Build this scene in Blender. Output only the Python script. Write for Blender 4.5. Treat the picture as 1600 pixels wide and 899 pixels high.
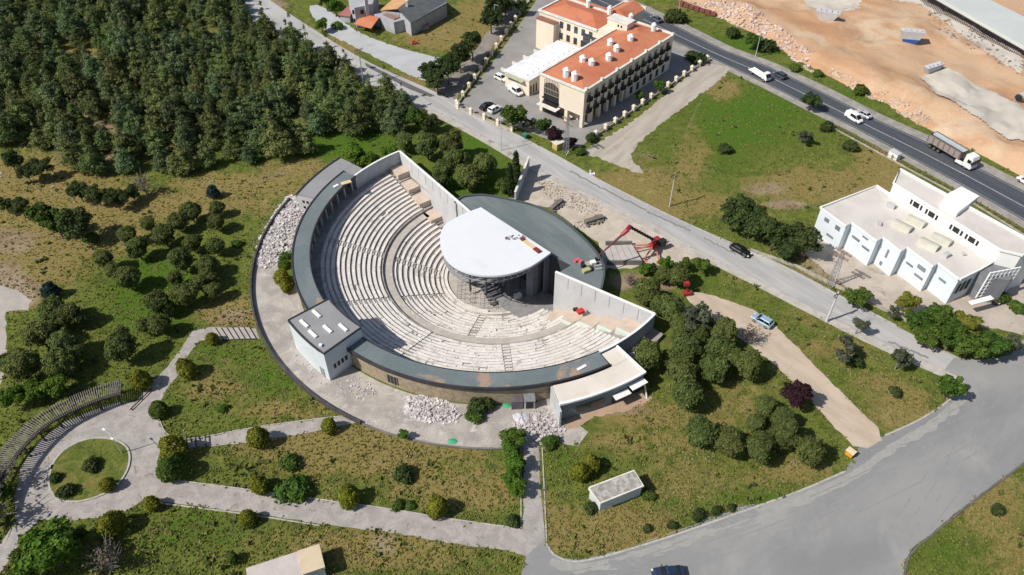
import bpy, math, random
import numpy as np
from mathutils import Vector, Matrix, noise

for o in list(bpy.data.objects):
    bpy.data.objects.remove(o)
SC = bpy.context.scene
COL = SC.collection
rad = math.radians

# ------------------------------------------------------------------ camera, sky, sun, exposure
CAM_H = 100.0
PITCH = rad(43.5)
FPX = 1180.0            # focal length in pixels of the 1600 px wide frame
cam = bpy.data.cameras.new('camera')
cam.sensor_width = 36.0
cam.lens = FPX / 1600 * 36.0
cam.clip_start = 1.0
cam.clip_end = 6000.0
camo = bpy.data.objects.new('camera', cam)
COL.objects.link(camo)
camo.location = (0, 0, CAM_H)
camo.rotation_euler = (math.pi / 2 - PITCH, 0, 0)
SC.camera = camo

SUN_DIR = 24.0          # direction the shadows fall, degrees from +X
SUN_EL = 46.0
W = bpy.data.worlds.new('World')
SC.world = W
W.use_nodes = True
wn = W.node_tree.nodes
sky = wn.new('ShaderNodeTexSky')
sky.sky_type = 'NISHITA'
sky.sun_disc = False
sky.sun_elevation = rad(SUN_EL)
sky.sun_rotation = rad(90 - (SUN_DIR + 180))
sky.altitude = 100
sky.air_density = 1.0
sky.dust_density = 1.5
W.node_tree.links.new(sky.outputs[0], wn['Background'].inputs[0])
wn['Background'].inputs[1].default_value = 0.078
sl = bpy.data.lights.new('sun', 'SUN')
sl.energy = 4.4
sl.angle = rad(0.53)
sl.color = (1.0, 0.95, 0.87)
so = bpy.data.objects.new('sun', sl)
COL.objects.link(so)
tv = Vector((math.cos(rad(SUN_DIR)) * math.cos(rad(SUN_EL)), math.sin(rad(SUN_DIR)) * math.cos(rad(SUN_EL)), -math.sin(rad(SUN_EL))))
so.rotation_euler = tv.to_track_quat('-Z', 'Y').to_euler()
so.location = (-100, -40, 160)
SC.view_settings.view_transform = 'Standard'
SC.view_settings.look = 'None'
SC.view_settings.gamma = 1.0
SC.view_settings.exposure = 0.2
SC.view_settings.use_curve_mapping = False
SC.cycles.max_bounces = 5
SC.cycles.diffuse_bounces = 3
SC.cycles.glossy_bounces = 2
SC.cycles.transmission_bounces = 2
SC.cycles.transparent_max_bounces = 4

# ------------------------------------------------------------------ survey: read-off of the photo onto the ground plane
CP, SP = math.cos(PITCH), math.sin(PITCH)
def G(px, py, z=0.0):
    u = px - 800.0
    v = 449.5 - py
    dy = FPX * CP + v * SP
    dz = -FPX * SP + v * CP
    k = (CAM_H - z) / -dz
    return (u * k, dy * k)
def GL(pts, z=0.0):
    return [G(p[0], p[1], z) for p in pts]
CX, CY = -3.26, 116.68     # centre of the theatre
def PT(r, a):
    return (r * math.cos(rad(a)), r * math.sin(rad(a)))

# ------------------------------------------------------------------ materials
MATS = {}
def _ramp(nt, stops):
    r = nt.nodes.new('ShaderNodeValToRGB')
    e = r.color_ramp.elements
    while len(e) > 1:
        e.remove(e[-1])
    e[0].position = stops[0][0]
    e[0].color = (*stops[0][1], 1)
    for p, c in stops[1:]:
        x = e.new(p)
        x.color = (*c, 1)
    return r
def _mix(nt, a, b, fac, mode='MIX'):
    m = nt.nodes.new('ShaderNodeMix')
    m.data_type = 'RGBA'
    m.blend_type = mode
    L = nt.links
    if isinstance(fac, (int, float)):
        m.inputs[0].default_value = fac
    else:
        L.new(fac, m.inputs[0])
    for s, i in ((a, 6), (b, 7)):
        if isinstance(s, tuple):
            m.inputs[i].default_value = (*s, 1)
        else:
            L.new(s, m.inputs[i])
    return m.outputs[2]
def _noise(nt, vec, scale, detail=5, rough=0.6, dist=0.0):
    n = nt.nodes.new('ShaderNodeTexNoise')
    n.inputs['Scale'].default_value = scale
    n.inputs['Detail'].default_value = detail
    n.inputs['Roughness'].default_value = rough
    n.inputs['Distortion'].default_value = dist
    if vec is not None:
        nt.links.new(vec, n.inputs['Vector'])
    return n.outputs['Fac']
def _math(nt, op, a, b=None, clamp=False):
    m = nt.nodes.new('ShaderNodeMath')
    m.operation = op
    m.use_clamp = clamp
    for i, s in enumerate((a, b)):
        if s is None:
            continue
        if isinstance(s, (int, float)):
            m.inputs[i].default_value = s
        else:
            nt.links.new(s, m.inputs[i])
    return m.outputs[0]
def _step(nt, v, lo, hi):
    m = nt.nodes.new('ShaderNodeMapRange')
    m.interpolation_type = 'SMOOTHSTEP'
    nt.links.new(v, m.inputs[0])
    m.inputs[1].default_value = lo
    m.inputs[2].default_value = hi
    return m.outputs[0]
def _coords(nt, world=True, stretch=None):
    if world:
        g = nt.nodes.new('ShaderNodeNewGeometry')
        v = g.outputs['Position']
    else:
        g = nt.nodes.new('ShaderNodeTexCoord')
        v = g.outputs['Object']
    if stretch:
        m = nt.nodes.new('ShaderNodeMapping')
        m.inputs['Rotation'].default_value = (0, 0, rad(-stretch[0]))
        nt.links.new(v, m.inputs[0])
        m2 = nt.nodes.new('ShaderNodeMapping')
        m2.inputs['Scale'].default_value = (stretch[1], stretch[2], 1)
        nt.links.new(m.outputs[0], m2.inputs[0])
        v = m2.outputs[0]
    return v

def mat(name, a, b=None, scale=0.6, rough=0.85, metal=0.0, fine=0.25, fscale=9.0, world=True, stretch=None,
        stain=None, stscale=0.3, stlim=(0.58, 0.7), bump=0.0, bscale=14.0, spec=0.3, cracks=0.0, lo=0.35, hi=0.65, joints=None):
    if name in MATS:
        return MATS[name]
    m = bpy.data.materials.new(name)
    m.use_nodes = True
    nt = m.node_tree
    bs = nt.nodes['Principled BSDF']
    bs.inputs['Roughness'].default_value = rough
    bs.inputs['Metallic'].default_value = metal
    bs.inputs['Specular IOR Level'].default_value = spec
    b = b or tuple(x * 0.8 for x in a)
    v = _coords(nt, world, stretch)
    vp = _coords(nt, world)
    n1 = _step(nt, _noise(nt, v, scale, 6, 0.62, 0.4), lo, hi)
    col = _mix(nt, a, b, n1)
    if stain:
        s = _step(nt, _noise(nt, vp, stscale, 5, 0.65, 0.6), *stlim)
        col = _mix(nt, col, stain, s)
    if joints:
        br = nt.nodes.new('ShaderNodeTexBrick')
        if not world:
            nt.links.new(vp, br.inputs[0])
        else:
            mp = nt.nodes.new('ShaderNodeMapping')
            mp.inputs['Rotation'].default_value = (0, 0, rad(joints[4] if len(joints) > 4 else 0))
            nt.links.new(vp, mp.inputs[0])
            nt.links.new(mp.outputs[0], br.inputs[0])
        br.inputs['Color1'].default_value = (1, 1, 1, 1)
        br.inputs['Color2'].default_value = (joints[3],) * 3 + (1,)
        br.inputs['Mortar'].default_value = ((joints[5],) * 3 if len(joints) > 5 else (0.45, 0.43, 0.4)) + (1,)
        br.inputs['Scale'].default_value = 1
        br.inputs['Mortar Size'].default_value = joints[2]
        br.inputs['Brick Width'].default_value = joints[0]
        br.inputs['Row Height'].default_value = joints[1]
        col = _mix(nt, col, br.outputs[0], 1.0, 'MULTIPLY')
    if cracks:
        vo = nt.nodes.new('ShaderNodeTexVoronoi')
        vo.feature = 'DISTANCE_TO_EDGE'
        vo.inputs['Scale'].default_value = cracks
        nv = nt.nodes.new('ShaderNodeTexNoise')
        nv.inputs['Scale'].default_value = 0.7
        nt.links.new(vp, nv.inputs[0])
        av = nt.nodes.new('ShaderNodeVectorMath')
        av.operation = 'MULTIPLY_ADD'
        nt.links.new(nv.outputs['Color'], av.inputs[0])
        av.inputs[1].default_value = (3, 3, 3)
        nt.links.new(vp, av.inputs[2])
        nt.links.new(av.outputs[0], vo.inputs['Vector'])
        cr = _step(nt, vo.outputs['Distance'], 0.0, 0.018)
        k = _mix(nt, (0.55, 0.53, 0.5), (1, 1, 1), cr)
        col = _mix(nt, col, k, 0.8, 'MULTIPLY')
    if fine:
        nf = _noise(nt, vp, fscale, 4, 0.7)
        k = nt.nodes.new('ShaderNodeMapRange')
        nt.links.new(nf, k.inputs[0])
        k.inputs[1].default_value = 0.25
        k.inputs[2].default_value = 0.75
        k.inputs[3].default_value = 1 - fine
        k.inputs[4].default_value = 1 + fine
        cc = nt.nodes.new('ShaderNodeCombineColor')
        for i in range(3):
            nt.links.new(k.outputs[0], cc.inputs[i])
        col = _mix(nt, col, cc.outputs[0], 1.0, 'MULTIPLY')
    nt.links.new(col, bs.inputs['Base Color'])
    if bump:
        bp = nt.nodes.new('ShaderNodeBump')
        bp.inputs['Strength'].default_value = min(1, bump)
        bp.inputs['Distance'].default_value = 0.3 * bump
        nt.links.new(_noise(nt, vp, bscale, 5, 0.7), bp.inputs['Height'])
        nt.links.new(bp.outputs[0], bs.inputs['Normal'])
    MATS[name] = m
    return m

def mat_foliage(name, c1, c2, c3=None, var=0.25):
    if name in MATS:
        return MATS[name]
    m = bpy.data.materials.new(name)
    m.use_nodes = True
    nt = m.node_tree
    bs = nt.nodes['Principled BSDF']
    bs.inputs['Roughness'].default_value = 0.75
    bs.inputs['Specular IOR Level'].default_value = 0.15
    at = nt.nodes.new('ShaderNodeAttribute')
    at.attribute_name = 'tint'
    oi = nt.nodes.new('ShaderNodeObjectInfo')
    v = _coords(nt, True)
    n = _noise(nt, v, 1.1, 3, 0.6)
    f = _math(nt, 'ADD', _math(nt, 'MULTIPLY', at.outputs['Fac'], 0.6), _math(nt, 'MULTIPLY', n, 0.5))
    r = _ramp(nt, [(0.2, tuple(x * 0.62 for x in c1)), (0.5, c1), (0.8, c2)] if c3 is None else [(0.2, c1), (0.5, c2), (0.85, c3)])
    nt.links.new(f, r.inputs[0])
    hs = nt.nodes.new('ShaderNodeHueSaturation')
    rr = nt.nodes.new('ShaderNodeMapRange')
    nt.links.new(oi.outputs['Random'], rr.inputs[0])
    rr.inputs[3].default_value = 1 - var
    rr.inputs[4].default_value = 1 + var
    nt.links.new(rr.outputs[0], hs.inputs['Value'])
    r2 = nt.nodes.new('ShaderNodeMapRange')
    w = nt.nodes.new('ShaderNodeMath')
    w.operation = 'FRACT'
    nt.links.new(_math(nt, 'MULTIPLY', oi.outputs['Random'], 17.3), w.inputs[0])
    nt.links.new(w.outputs[0], r2.inputs[0])
    r2.inputs[3].default_value = 0.5 - 0.035 * var * 4
    r2.inputs[4].default_value = 0.5 + 0.02 * var * 4
    nt.links.new(r2.outputs[0], hs.inputs['Hue'])
    nt.links.new(r.outputs[0], hs.inputs['Color'])
    nt.links.new(hs.outputs[0], bs.inputs['Base Color'])
    tr = nt.nodes.new('ShaderNodeBsdfTranslucent')
    nt.links.new(hs.outputs[0], tr.inputs[0])
    mx = nt.nodes.new('ShaderNodeMixShader')
    mx.inputs[0].default_value = 0.32
    nt.links.new(bs.outputs[0], mx.inputs[1])
    nt.links.new(tr.outputs[0], mx.inputs[2])
    nt.links.new(mx.outputs[0], nt.nodes['Material Output'].inputs[0])
    MATS[name] = m
    return m

# ------------------------------------------------------------------ mesh helpers
class MB:
    def __init__(s):
        s.v = []
        s.f = []
        s.m = []
        s.cur = 0
    def add(s, vs, fs):
        k = len(s.v)
        s.v += [tuple(p) for p in vs]
        s.f += [tuple(k + i for i in f) for f in fs]
        s.m += [s.cur] * len(fs)
        return s
    def box(s, c, d, rz=0.0, tilt=None):
        hx, hy, hz = d[0] / 2, d[1] / 2, d[2] / 2
        R = Matrix.Rotation(rz, 3, 'Z')
        if tilt:
            R = R @ Matrix.Rotation(tilt[1], 3, tilt[0])
        vs = []
        for x, y, z in ((-1, -1, -1), (1, -1, -1), (1, 1, -1), (-1, 1, -1), (-1, -1, 1), (1, -1, 1), (1, 1, 1), (-1, 1, 1)):
            p = R @ Vector((x * hx, y * hy, z * hz))
            vs.append((p.x + c[0], p.y + c[1], p.z + c[2]))
        return s.add(vs, [(0, 3, 2, 1), (4, 5, 6, 7), (0, 1, 5, 4), (1, 2, 6, 5), (2, 3, 7, 6), (3, 0, 4, 7)])
    def prism(s, poly, z0, z1, top=None):
        """poly ccw list of xy; z0,z1 numbers; top optional other outline"""
        a = sum(poly[i][0] * poly[(i + 1) % len(poly)][1] - poly[(i + 1) % len(poly)][0] * poly[i][1] for i in range(len(poly)))
        if a < 0:
            poly = poly[::-1]
            top = top[::-1] if top else None
        n = len(poly)
        t = top or poly
        vs = [(p[0], p[1], z0) for p in poly] + [(p[0], p[1], z1) for p in t]
        fs = [tuple(range(n - 1, -1, -1)), tuple(range(n, 2 * n))]
        fs += [(i, (i + 1) % n, n + (i + 1) % n, n + i) for i in range(n)]
        return s.add(vs, fs)
    def sheet(s, poly, z):
        a = sum(poly[i][0] * poly[(i + 1) % len(poly)][1] - poly[(i + 1) % len(poly)][0] * poly[i][1] for i in range(len(poly)))
        if a < 0:
            poly = poly[::-1]
        return s.add([(p[0], p[1], z) for p in poly], [tuple(range(len(poly)))])
    def arc(s, r0, r1, z0, z1, a0, a1, n=None, cx=0.0, cy=0.0, zf=None):
        n = n or max(1, int(abs(a1 - a0) / 2))
        vs = []
        for i in range(n + 1):
            a = rad(a0 + (a1 - a0) * i / n)
            c, t = math.cos(a), math.sin(a)
            vs += [(cx + r0 * c, cy + r0 * t, z0), (cx + r1 * c, cy + r1 * t, z0), (cx + r1 * c, cy + r1 * t, z1), (cx + r0 * c, cy + r0 * t, z1)]
        fs = []
        for i in range(n):
            k = 4 * i
            for j in range(4):
                fs.append((k + j, k + 4 + j, k + 4 + (j + 1) % 4, k + (j + 1) % 4))
        fs += [(0, 1, 2, 3), (4 * n + 3, 4 * n + 2, 4 * n + 1, 4 * n)]
        if a1 > a0:
            fs = [f[::-1] for f in fs]
        return s.add(vs, fs)
    def tube(s, p, q, r0, r1=None, n=8, cap=True):
        r1 = r0 if r1 is None else r1
        p, q = Vector(p), Vector(q)
        d = (q - p).normalized()
        a = d.orthogonal().normalized()
        b = d.cross(a)
        vs = []
        for c, r in ((p, r0), (q, r1)):
            for i in range(n):
                t = 2 * math.pi * i / n
                vs.append(tuple(c + a * math.cos(t) * r + b * math.sin(t) * r))
        fs = [(i, (i + 1) % n, n + (i + 1) % n, n + i) for i in range(n)]
        if cap:
            fs += [tuple(range(n - 1, -1, -1)), tuple(range(n, 2 * n))]
        return s.add(vs, fs)
    def loft(s, rings, cap=True):
        n = len(rings[0])
        vs = [p for r in rings for p in r]
        fs = []
        for i in range(len(rings) - 1):
            for j in range(n):
                fs.append((i * n + j, i * n + (j + 1) % n, (i + 1) * n + (j + 1) % n, (i + 1) * n + j))
        if cap:
            fs += [tuple(range(n - 1, -1, -1)), tuple(range((len(rings) - 1) * n, len(rings) * n))]
        return s.add(vs, fs)
    def rock(s, c, r, rng, squash=0.7):
        vs = []
        q = [rng.uniform(0.6, 1.1) for _ in range(8)]
        a = rng.uniform(0, 6.28)
        t = rng.uniform(-0.5, 0.5)
        R = Matrix.Rotation(a, 3, 'Z') @ Matrix.Rotation(t, 3, 'X')
        ex = rng.uniform(0.7, 1.6)
        for i, (x, y, z) in enumerate(((-1, -1, -1), (1, -1, -1), (1, 1, -1), (-1, 1, -1), (-1, -1, 1), (1, -1, 1), (1, 1, 1), (-1, 1, 1))):
            p = R @ Vector((x * ex * q[i] * r * .7, y * q[i] * r * .7, z * q[i] * r * squash * .7))
            vs.append((p.x + c[0], p.y + c[1], p.z + c[2]))
        return s.add(vs, [(0, 3, 2, 1), (4, 5, 6, 7), (0, 1, 5, 4), (1, 2, 6, 5), (2, 3, 7, 6), (3, 0, 4, 7)])
    def build(s, name, mats, parent=None, loc=(0, 0, 0), rz=0.0, bevel=0, smooth=False):
        me = bpy.data.meshes.new(name)
        me.from_pydata(s.v, [], s.f)
        if not isinstance(mats, (list, tuple)):
            mats = [mats]
        for m in mats:
            me.materials.append(m)
        if len(mats) > 1:
            me.polygons.foreach_set('material_index', s.m)
        if smooth:
            me.polygons.foreach_set('use_smooth', [True] * len(me.polygons))
        me.update()
        o = bpy.data.objects.new(name, me)
        COL.objects.link(o)
        o.location = loc
        o.rotation_euler = (0, 0, rz)
        if parent is not None:
            o.parent = parent
        if bevel:
            bm_ = o.modifiers.new('bevel', 'BEVEL')
            bm_.width = bevel
            bm_.segments = 2
            bm_.limit_method = 'ANGLE'
        return o

def thing(name, label, cat, loc=(0, 0, 0), rz=0.0, group=None):
    o = bpy.data.objects.new(name, None)
    COL.objects.link(o)
    o.empty_display_size = 0.5
    o.location = loc
    o.rotation_euler = (0, 0, rz)
    o['label'] = label
    o['category'] = cat
    if group:
        o['group'] = group
    return o
def tag(o, label, cat, group=None, kind=None):
    o['label'] = label
    o['category'] = cat
    if group:
        o['group'] = group
    if kind:
        o['kind'] = kind
    return o
def struct(o, label=None, kind='structure'):
    o['kind'] = kind
    if label:
        o['label'] = label
    return o
KIDS = {}
def children(o):
    return [c for c in bpy.data.objects if c.parent == o]
def dup(root, loc, rz=0.0, scale=1.0, label=None, group=None, cat=None):
    kids = KIDS.get(root.name)
    if kids is None:
        kids = [(c, children(c)) for c in children(root)]
        KIDS[root.name] = kids
    r = root.copy()
    COL.objects.link(r)
    r.location = loc
    r.rotation_euler = (0, 0, rz)
    r.scale = (scale,) * 3 if isinstance(scale, (int, float)) else scale
    if label: r['label'] = label
    if group: r['group'] = group
    if cat: r['category'] = cat
    for c, gs in kids:
        d = c.copy()
        COL.objects.link(d)
        d.parent = r
        for g in gs:
            e = g.copy()
            COL.objects.link(e)
            e.parent = d
    return r

def dens(pts, step, closed=True):
    out = []
    n = len(pts)
    for i in range(n if closed else n - 1):
        a, b = pts[i], pts[(i + 1) % n]
        d = math.hypot(b[0] - a[0], b[1] - a[1])
        k = max(1, int(d / step))
        for j in range(k):
            t = j / k
            out.append((a[0] + (b[0] - a[0]) * t, a[1] + (b[1] - a[1]) * t))
    if not closed:
        out.append(pts[-1])
    return out
def smooth_poly(pts, it=2, closed=True):
    """Chaikin corner cutting"""
    for _ in range(it):
        o = []
        n = len(pts)
        for i in range(n if closed else n - 1):
            a, b = pts[i], pts[(i + 1) % n]
            o.append((a[0] * .75 + b[0] * .25, a[1] * .75 + b[1] * .25))
            o.append((a[0] * .25 + b[0] * .75, a[1] * .25 + b[1] * .75))
        if not closed:
            o = [pts[0]] + o + [pts[-1]]
        pts = o
    return pts
def ragged(pts, step=0.8, amp=0.25, seed=0):
    o = []
    for x, y in dens(pts, step):
        o.append((x + amp * 2 * noise.noise(Vector((x * 0.9, y * 0.9, seed))), y + amp * 2 * noise.noise(Vector((x * 0.9, y * 0.9, seed + 31.7)))))
    return o
def resample(pts, n):
    d = [0.0]
    for i in range(1, len(pts)):
        d.append(d[-1] + math.hypot(pts[i][0] - pts[i - 1][0], pts[i][1] - pts[i - 1][1]))
    xs = np.interp(np.linspace(0, d[-1], n), d, [p[0] for p in pts])
    ys = np.interp(np.linspace(0, d[-1], n), d, [p[1] for p in pts])
    return list(zip(xs, ys))
def offset(pts, w):
    """offset an open polyline to its left by w"""
    o = []
    for i in range(len(pts)):
        a = pts[max(0, i - 1)]
        b = pts[min(len(pts) - 1, i + 1)]
        dx, dy = b[0] - a[0], b[1] - a[1]
        l = math.hypot(dx, dy) or 1
        o.append((pts[i][0] - dy / l * w, pts[i][1] + dx / l * w))
    return o
def strip(mb, A, B, z):
    n = len(A)
    vs = [(p[0], p[1], z) for p in A] + [(p[0], p[1], z) for p in B]
    fs = []
    for i in range(n - 1):
        f = (i, i + 1, n + i + 1, n + i)
        p, q, r = Vector(vs[f[0]]), Vector(vs[f[1]]), Vector(vs[f[2]])
        if (q - p).cross(r - p).z < 0:
            f = f[::-1]
        fs.append(f)
    mb.add(vs, fs)
def ribbon(mb, pts, w0, w1, z0, z1):
    """solid band between offsets w0 and w1 of a polyline"""
    A, B = offset(pts, w0), offset(pts, w1)
    n = len(A)
    vs = [(p[0], p[1], z0) for p in A] + [(p[0], p[1], z0) for p in B] + [(p[0], p[1], z1) for p in B] + [(p[0], p[1], z1) for p in A]
    fs = []
    for i in range(n - 1):
        for j in range(4):
            a, b = j * n + i, ((j + 1) % 4) * n + i
            fs.append((a, a + 1, b + 1, b))
    fs += [(0, n, 2 * n, 3 * n), (n - 1, 4 * n - 1, 3 * n - 1, 2 * n - 1)]
    mb.add(vs, fs)

def in_poly(x, y, poly):
    inside = np.zeros(len(x), bool)
    n = len(poly)
    j = n - 1
    for i in range(n):
        xi, yi = poly[i]
        xj, yj = poly[j]
        c = ((yi > y) != (yj > y)) & (x < (xj - xi) * (y - yi) / ((yj - yi) or 1e-9) + xi)
        inside ^= c
        j = i
    return inside
EXCL = []     # outlines without grass
# ================================================================== GROUND
def r_hole(a):
    """radius at which the ground sheet starts, seen from the theatre centre"""
    a = a % 360
    if 128.2 <= a <= 321.4:
        return 38.6
    if a < 332 and a > 321:
        return 19.0
    d = (math.cos(rad(a)), math.sin(rad(a)))
    p, q = Vector(PT(9.37, 126.8)), Vector(PT(17.16, -32.3))
    n = Vector((-(q - p).y, (q - p).x))
    den = n.dot(Vector(d))
    r = n.dot(p) / den if abs(den) > 1e-6 else 12
    return max(4.0, min(36, abs(r) + 1.2))

# painted zones: what grows where (px, py, radius px, amount)
DRY = [(80, 340, 190, 70, .9), (230, 320, 230, 22, .8), (560, 720, 140, 26, .8), (720, 770, 110, 30, .7), (600, 850, 160, 26, .7), (1000, 640, 90, 16, .6), (1100, 660, 90, 22, .5), (970, 835, 110, 26, .8), (330, 610, 60, 20, .6), (450, 645, 80, 12, .6), (1290, 545, 100, 22, .5), (1420, 650, 60, 22, .8), (120, 120, 300, 140, .5), (640, 740, 220, 50, .35), (420, 850, 60, 30, .3), (450, 280, 90, 16, .5), (60, 300, 160, 70, .75), (40, 390, 90, 70, 1.0), (140, 350, 130, 30, .7), (240, 320, 120, 16, .9), (360, 290, 90, 22, .8), (460, 262, 60, 18, .7), (430, 290, 60, 25, .6),
       (370, 490, 60, 25, .9), (560, 700, 200, 45, .75), (700, 760, 130, 40, .6), (610, 860, 130, 35, .75), (520, 640, 60, 30, .3), (340, 590, 60, 40, .35), (430, 640, 70, 18, .6),
       (1000, 690, 120, 30, .5), (960, 830, 90, 40, .85), (880, 830, 50, 40, .8), (1100, 750, 140, 40, .45), (1240, 735, 80, 25, .6), (1150, 640, 100, 60, .35),
       (1280, 290, 110, 30, .85), (1370, 260, 40, 40, .8), (1080, 250, 40, 60, .5), (1000, 290, 90, 30, .8), (1060, 320, 80, 26, .8), (1390, 300, 60, 30, .8), (1130, 140, 30, 20, .7),
       (1180, 430, 90, 25, .35), (1290, 500, 100, 30, .35), (1410, 630, 50, 30, .7), (1380, 600, 50, 20, .5), (1540, 790, 60, 60, .75), (1590, 860, 60, 60, .6), (1560, 870, 90, 40, .3),
       (760, 20, 60, 30, .65), (720, 60, 80, 20, .95), (680, 55, 60, 22, .9), (450, 60, 60, 30, .7), (540, 70, 60, 15, .8), (640, 130, 60, 14, .8), (1560, 470, 60, 40, .5), (1160, 330, 60, 20, .5),
       (1130, 12, 160, 6, .5), (1240, 110, 60, 10, .3), (1000, 655, 80, 14, .7), (850, 820, 20, 60, .6), (400, 15, 50, 40, .7), (120, 260, 90, 30, .5)]
BARE = [(330, 285, 60, 10, .5), (420, 268, 40, 10, .6), (360, 500, 60, 20, .6), (200, 200, 260, 80, .75), (480, 190, 120, 30, .6), (20, 380, 60, 30, .8), (20, 460, 50, 30, 1.3), (0, 440, 60, 40, 1.0), (370, 492, 50, 14, .8), (100, 370, 60, 14, .5), (340, 20, 40, 22, .9), (420, 8, 40, 16, .9), (505, 105, 40, 16, .5),
        (600, 850, 40, 30, .8), (1200, 296, 50, 16, .8), (1330, 300, 80, 20, .5), (1480, 30, 10, 10, 0), (1570, 450, 50, 40, 1.2), (1540, 490, 60, 30, 1.0), (1350, 410, 120, 50, 1.2),
        (960, 640, 70, 12, .9), (1030, 310, 50, 14, .4), (1450, 240, 60, 20, .5), (930, 210, 60, 12, .7), (1000, 245, 60, 18, .6), (1230, 320, 60, 10, .9), (1590, 760, 30, 30, .5),
        (1120, 600, 40, 30, .35), (280, 500, 60, 10, .4), (20, 280, 60, 20, .5), (980, 440, 40, 20, 1.0), (1040, 445, 20, 10, 1.0), (500, 50, 40, 30, .5), (1120, 390, 30, 10, .8)]
LUSH = [(480, 225, 200, 30, 1.0), (760, 220, 60, 30, 1.0), (740, 280, 80, 40, .9), (1150, 200, 120, 50, .8), (1240, 200, 90, 40, .5), (1230, 500, 140, 30, .55), (1120, 440, 70, 20, .6), (240, 450, 90, 80, .9),
        (350, 560, 60, 30, .7), (420, 590, 70, 30, .7), (300, 620, 60, 30, .6), (120, 720, 80, 60, .5), (310, 830, 120, 40, .6), (940, 690, 70, 40, .5), (1060, 740, 120, 40, .5), (950, 800, 60, 20, .4), (300, 830, 160, 40, .4), (1180, 780, 80, 20, .7), (880, 700, 30, 50, .7),
        (1300, 600, 80, 40, .3), (1180, 70, 120, 20, .8), (1350, 150, 120, 20, .6), (1500, 240, 80, 16, .7), (1480, 860, 60, 40, .6), (640, 680, 140, 8, .6), (445, 420, 16, 60, 1.0), (300, 285, 200, 20, .3), (1320, 200, 60, 30, .5), (1180, 170, 140, 50, .8), (1100, 240, 90, 50, .7)]
def zone_val(px, py, L):
    v = np.zeros(len(px))
    for x, y, rx, ry, a in L:
        v = np.maximum(v, a * np.exp(-(((px - x) / rx) ** 2 + ((py - y) / ry) ** 2) ** 1.3))
    return v
def world_to_px(X, Y):
    D = Y * CP + CAM_H * SP
    v = Y * SP - CAM_H * CP
    D = np.maximum(D, 5)
    return 800 + FPX * X / D, 449.5 - FPX * v / D

NA = 720
angs = [i * 360.0 / NA for i in range(NA)]
radii_out = [49.5]
while radii_out[-1] < 2500:
    r = radii_out[-1]
    radii_out.append(r + (1.3 if r < 130 else max(1.8, (r - 110) * .09)))
gv = []
NR = 10 + len(radii_out)
for i, a in enumerate(angs):
    rh = r_hole(a)
    c, s = math.cos(rad(a)), math.sin(rad(a))
    for k in range(10):
        r = rh + (48.2 - rh) * k / 9.0
        gv.append((CX + r * c, CY + r * s, 0))
    for r in radii_out:
        gv.append((CX + r * c, CY + r * s, 0))
gf = []
for i in range(NA):
    a, b = i * NR, ((i + 1) % NA) * NR
    for k in range(NR - 1):
        gf.append((a + k, a + k + 1, b + k + 1, b + k))
gme = bpy.data.meshes.new('ground')
gme.from_pydata(gv, [], gf)
xs = np.array([p[0] for p in gv]); ys = np.array([p[1] for p in gv])
ppx, ppy = world_to_px(xs, ys)
TRAILS = [((0, 415), (60, 405), (120, 385), (180, 350), (230, 325), (300, 308), (400, 285), (500, 255)), ((20, 460), (80, 425), (170, 385), (230, 340)), ((40, 255), (100, 285), (170, 325), (260, 335)),
          ((880, 700), (960, 680), (1040, 650), (1120, 640)), ((420, 640), (520, 700), (640, 760), (760, 740)), ((1100, 145), (1060, 230), (1090, 300), (1180, 320)), ((1400, 640), (1300, 560), (1180, 470)), ((300, 700), (450, 690), (600, 730), (800, 720))]
def trail_val(px, py):
    v = np.zeros(len(px))
    for T in TRAILS:
        T = smooth_poly(list(T), 2, False)
        for a, b in zip(T[:-1], T[1:]):
            d = (b[0] - a[0], b[1] - a[1]); L2 = d[0] ** 2 + d[1] ** 2
            t = np.clip(((px - a[0]) * d[0] + (py - a[1]) * d[1]) / L2, 0, 1)
            q = np.hypot(px - a[0] - t * d[0], py - a[1] - t * d[1])
            v = np.maximum(v, .60 * np.exp(-(q / 4.0) ** 2))
    return v
zc = np.stack([zone_val(ppx, ppy, DRY), np.maximum(zone_val(ppx, ppy, BARE), trail_val(ppx, ppy)), zone_val(ppx, ppy, LUSH), np.ones(len(xs))], 1)
ca = gme.color_attributes.new('zone', 'FLOAT_COLOR', 'POINT')
ca.data.foreach_set('color', zc.astype(np.float32).ravel())

mg = bpy.data.materials.new('meadow')
mg.use_nodes = True
nt = mg.node_tree
bs = nt.nodes['Principled BSDF']
bs.inputs['Roughness'].default_value = 0.95
bs.inputs['Specular IOR Level'].default_value = 0.1
at = nt.nodes.new('ShaderNodeAttribute')
at.attribute_name = 'zone'
sep = nt.nodes.new('ShaderNodeSeparateColor')
nt.links.new(at.outputs['Color'], sep.inputs[0])
v = _coords(nt, True)
nA = _noise(nt, v, 0.06, 7, 0.66, 0.8)
nB = _noise(nt, v, 0.45, 6, 0.65, 0.6)
nC = _noise(nt, v, 2.2, 5, 0.7)
nD = _noise(nt, v, 7.0, 3, 0.7)
nE = _noise(nt, v, 0.16, 6, 0.7, 1.0)
g = _mix(nt, (0.080, 0.112, 0.020), (0.165, 0.185, 0.040), _step(nt, _math(nt, 'ADD', _math(nt, 'MULTIPLY', nB, .6), _math(nt, 'MULTIPLY', nC, .4)), .38, .62))
g = _mix(nt, g, (0.040, 0.056, 0.018), _math(nt, 'MULTIPLY', _step(nt, _noise(nt, v, 0.28, 6, 0.7, 0.8), .52, .68), .65))
g = _mix(nt, g, (0.070, 0.135, 0.014), _step(nt, _math(nt, 'ADD', _math(nt, 'MULTIPLY', sep.outputs[2], .42), _math(nt, 'MULTIPLY', nB, 1.0)), .6, .85))
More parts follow.
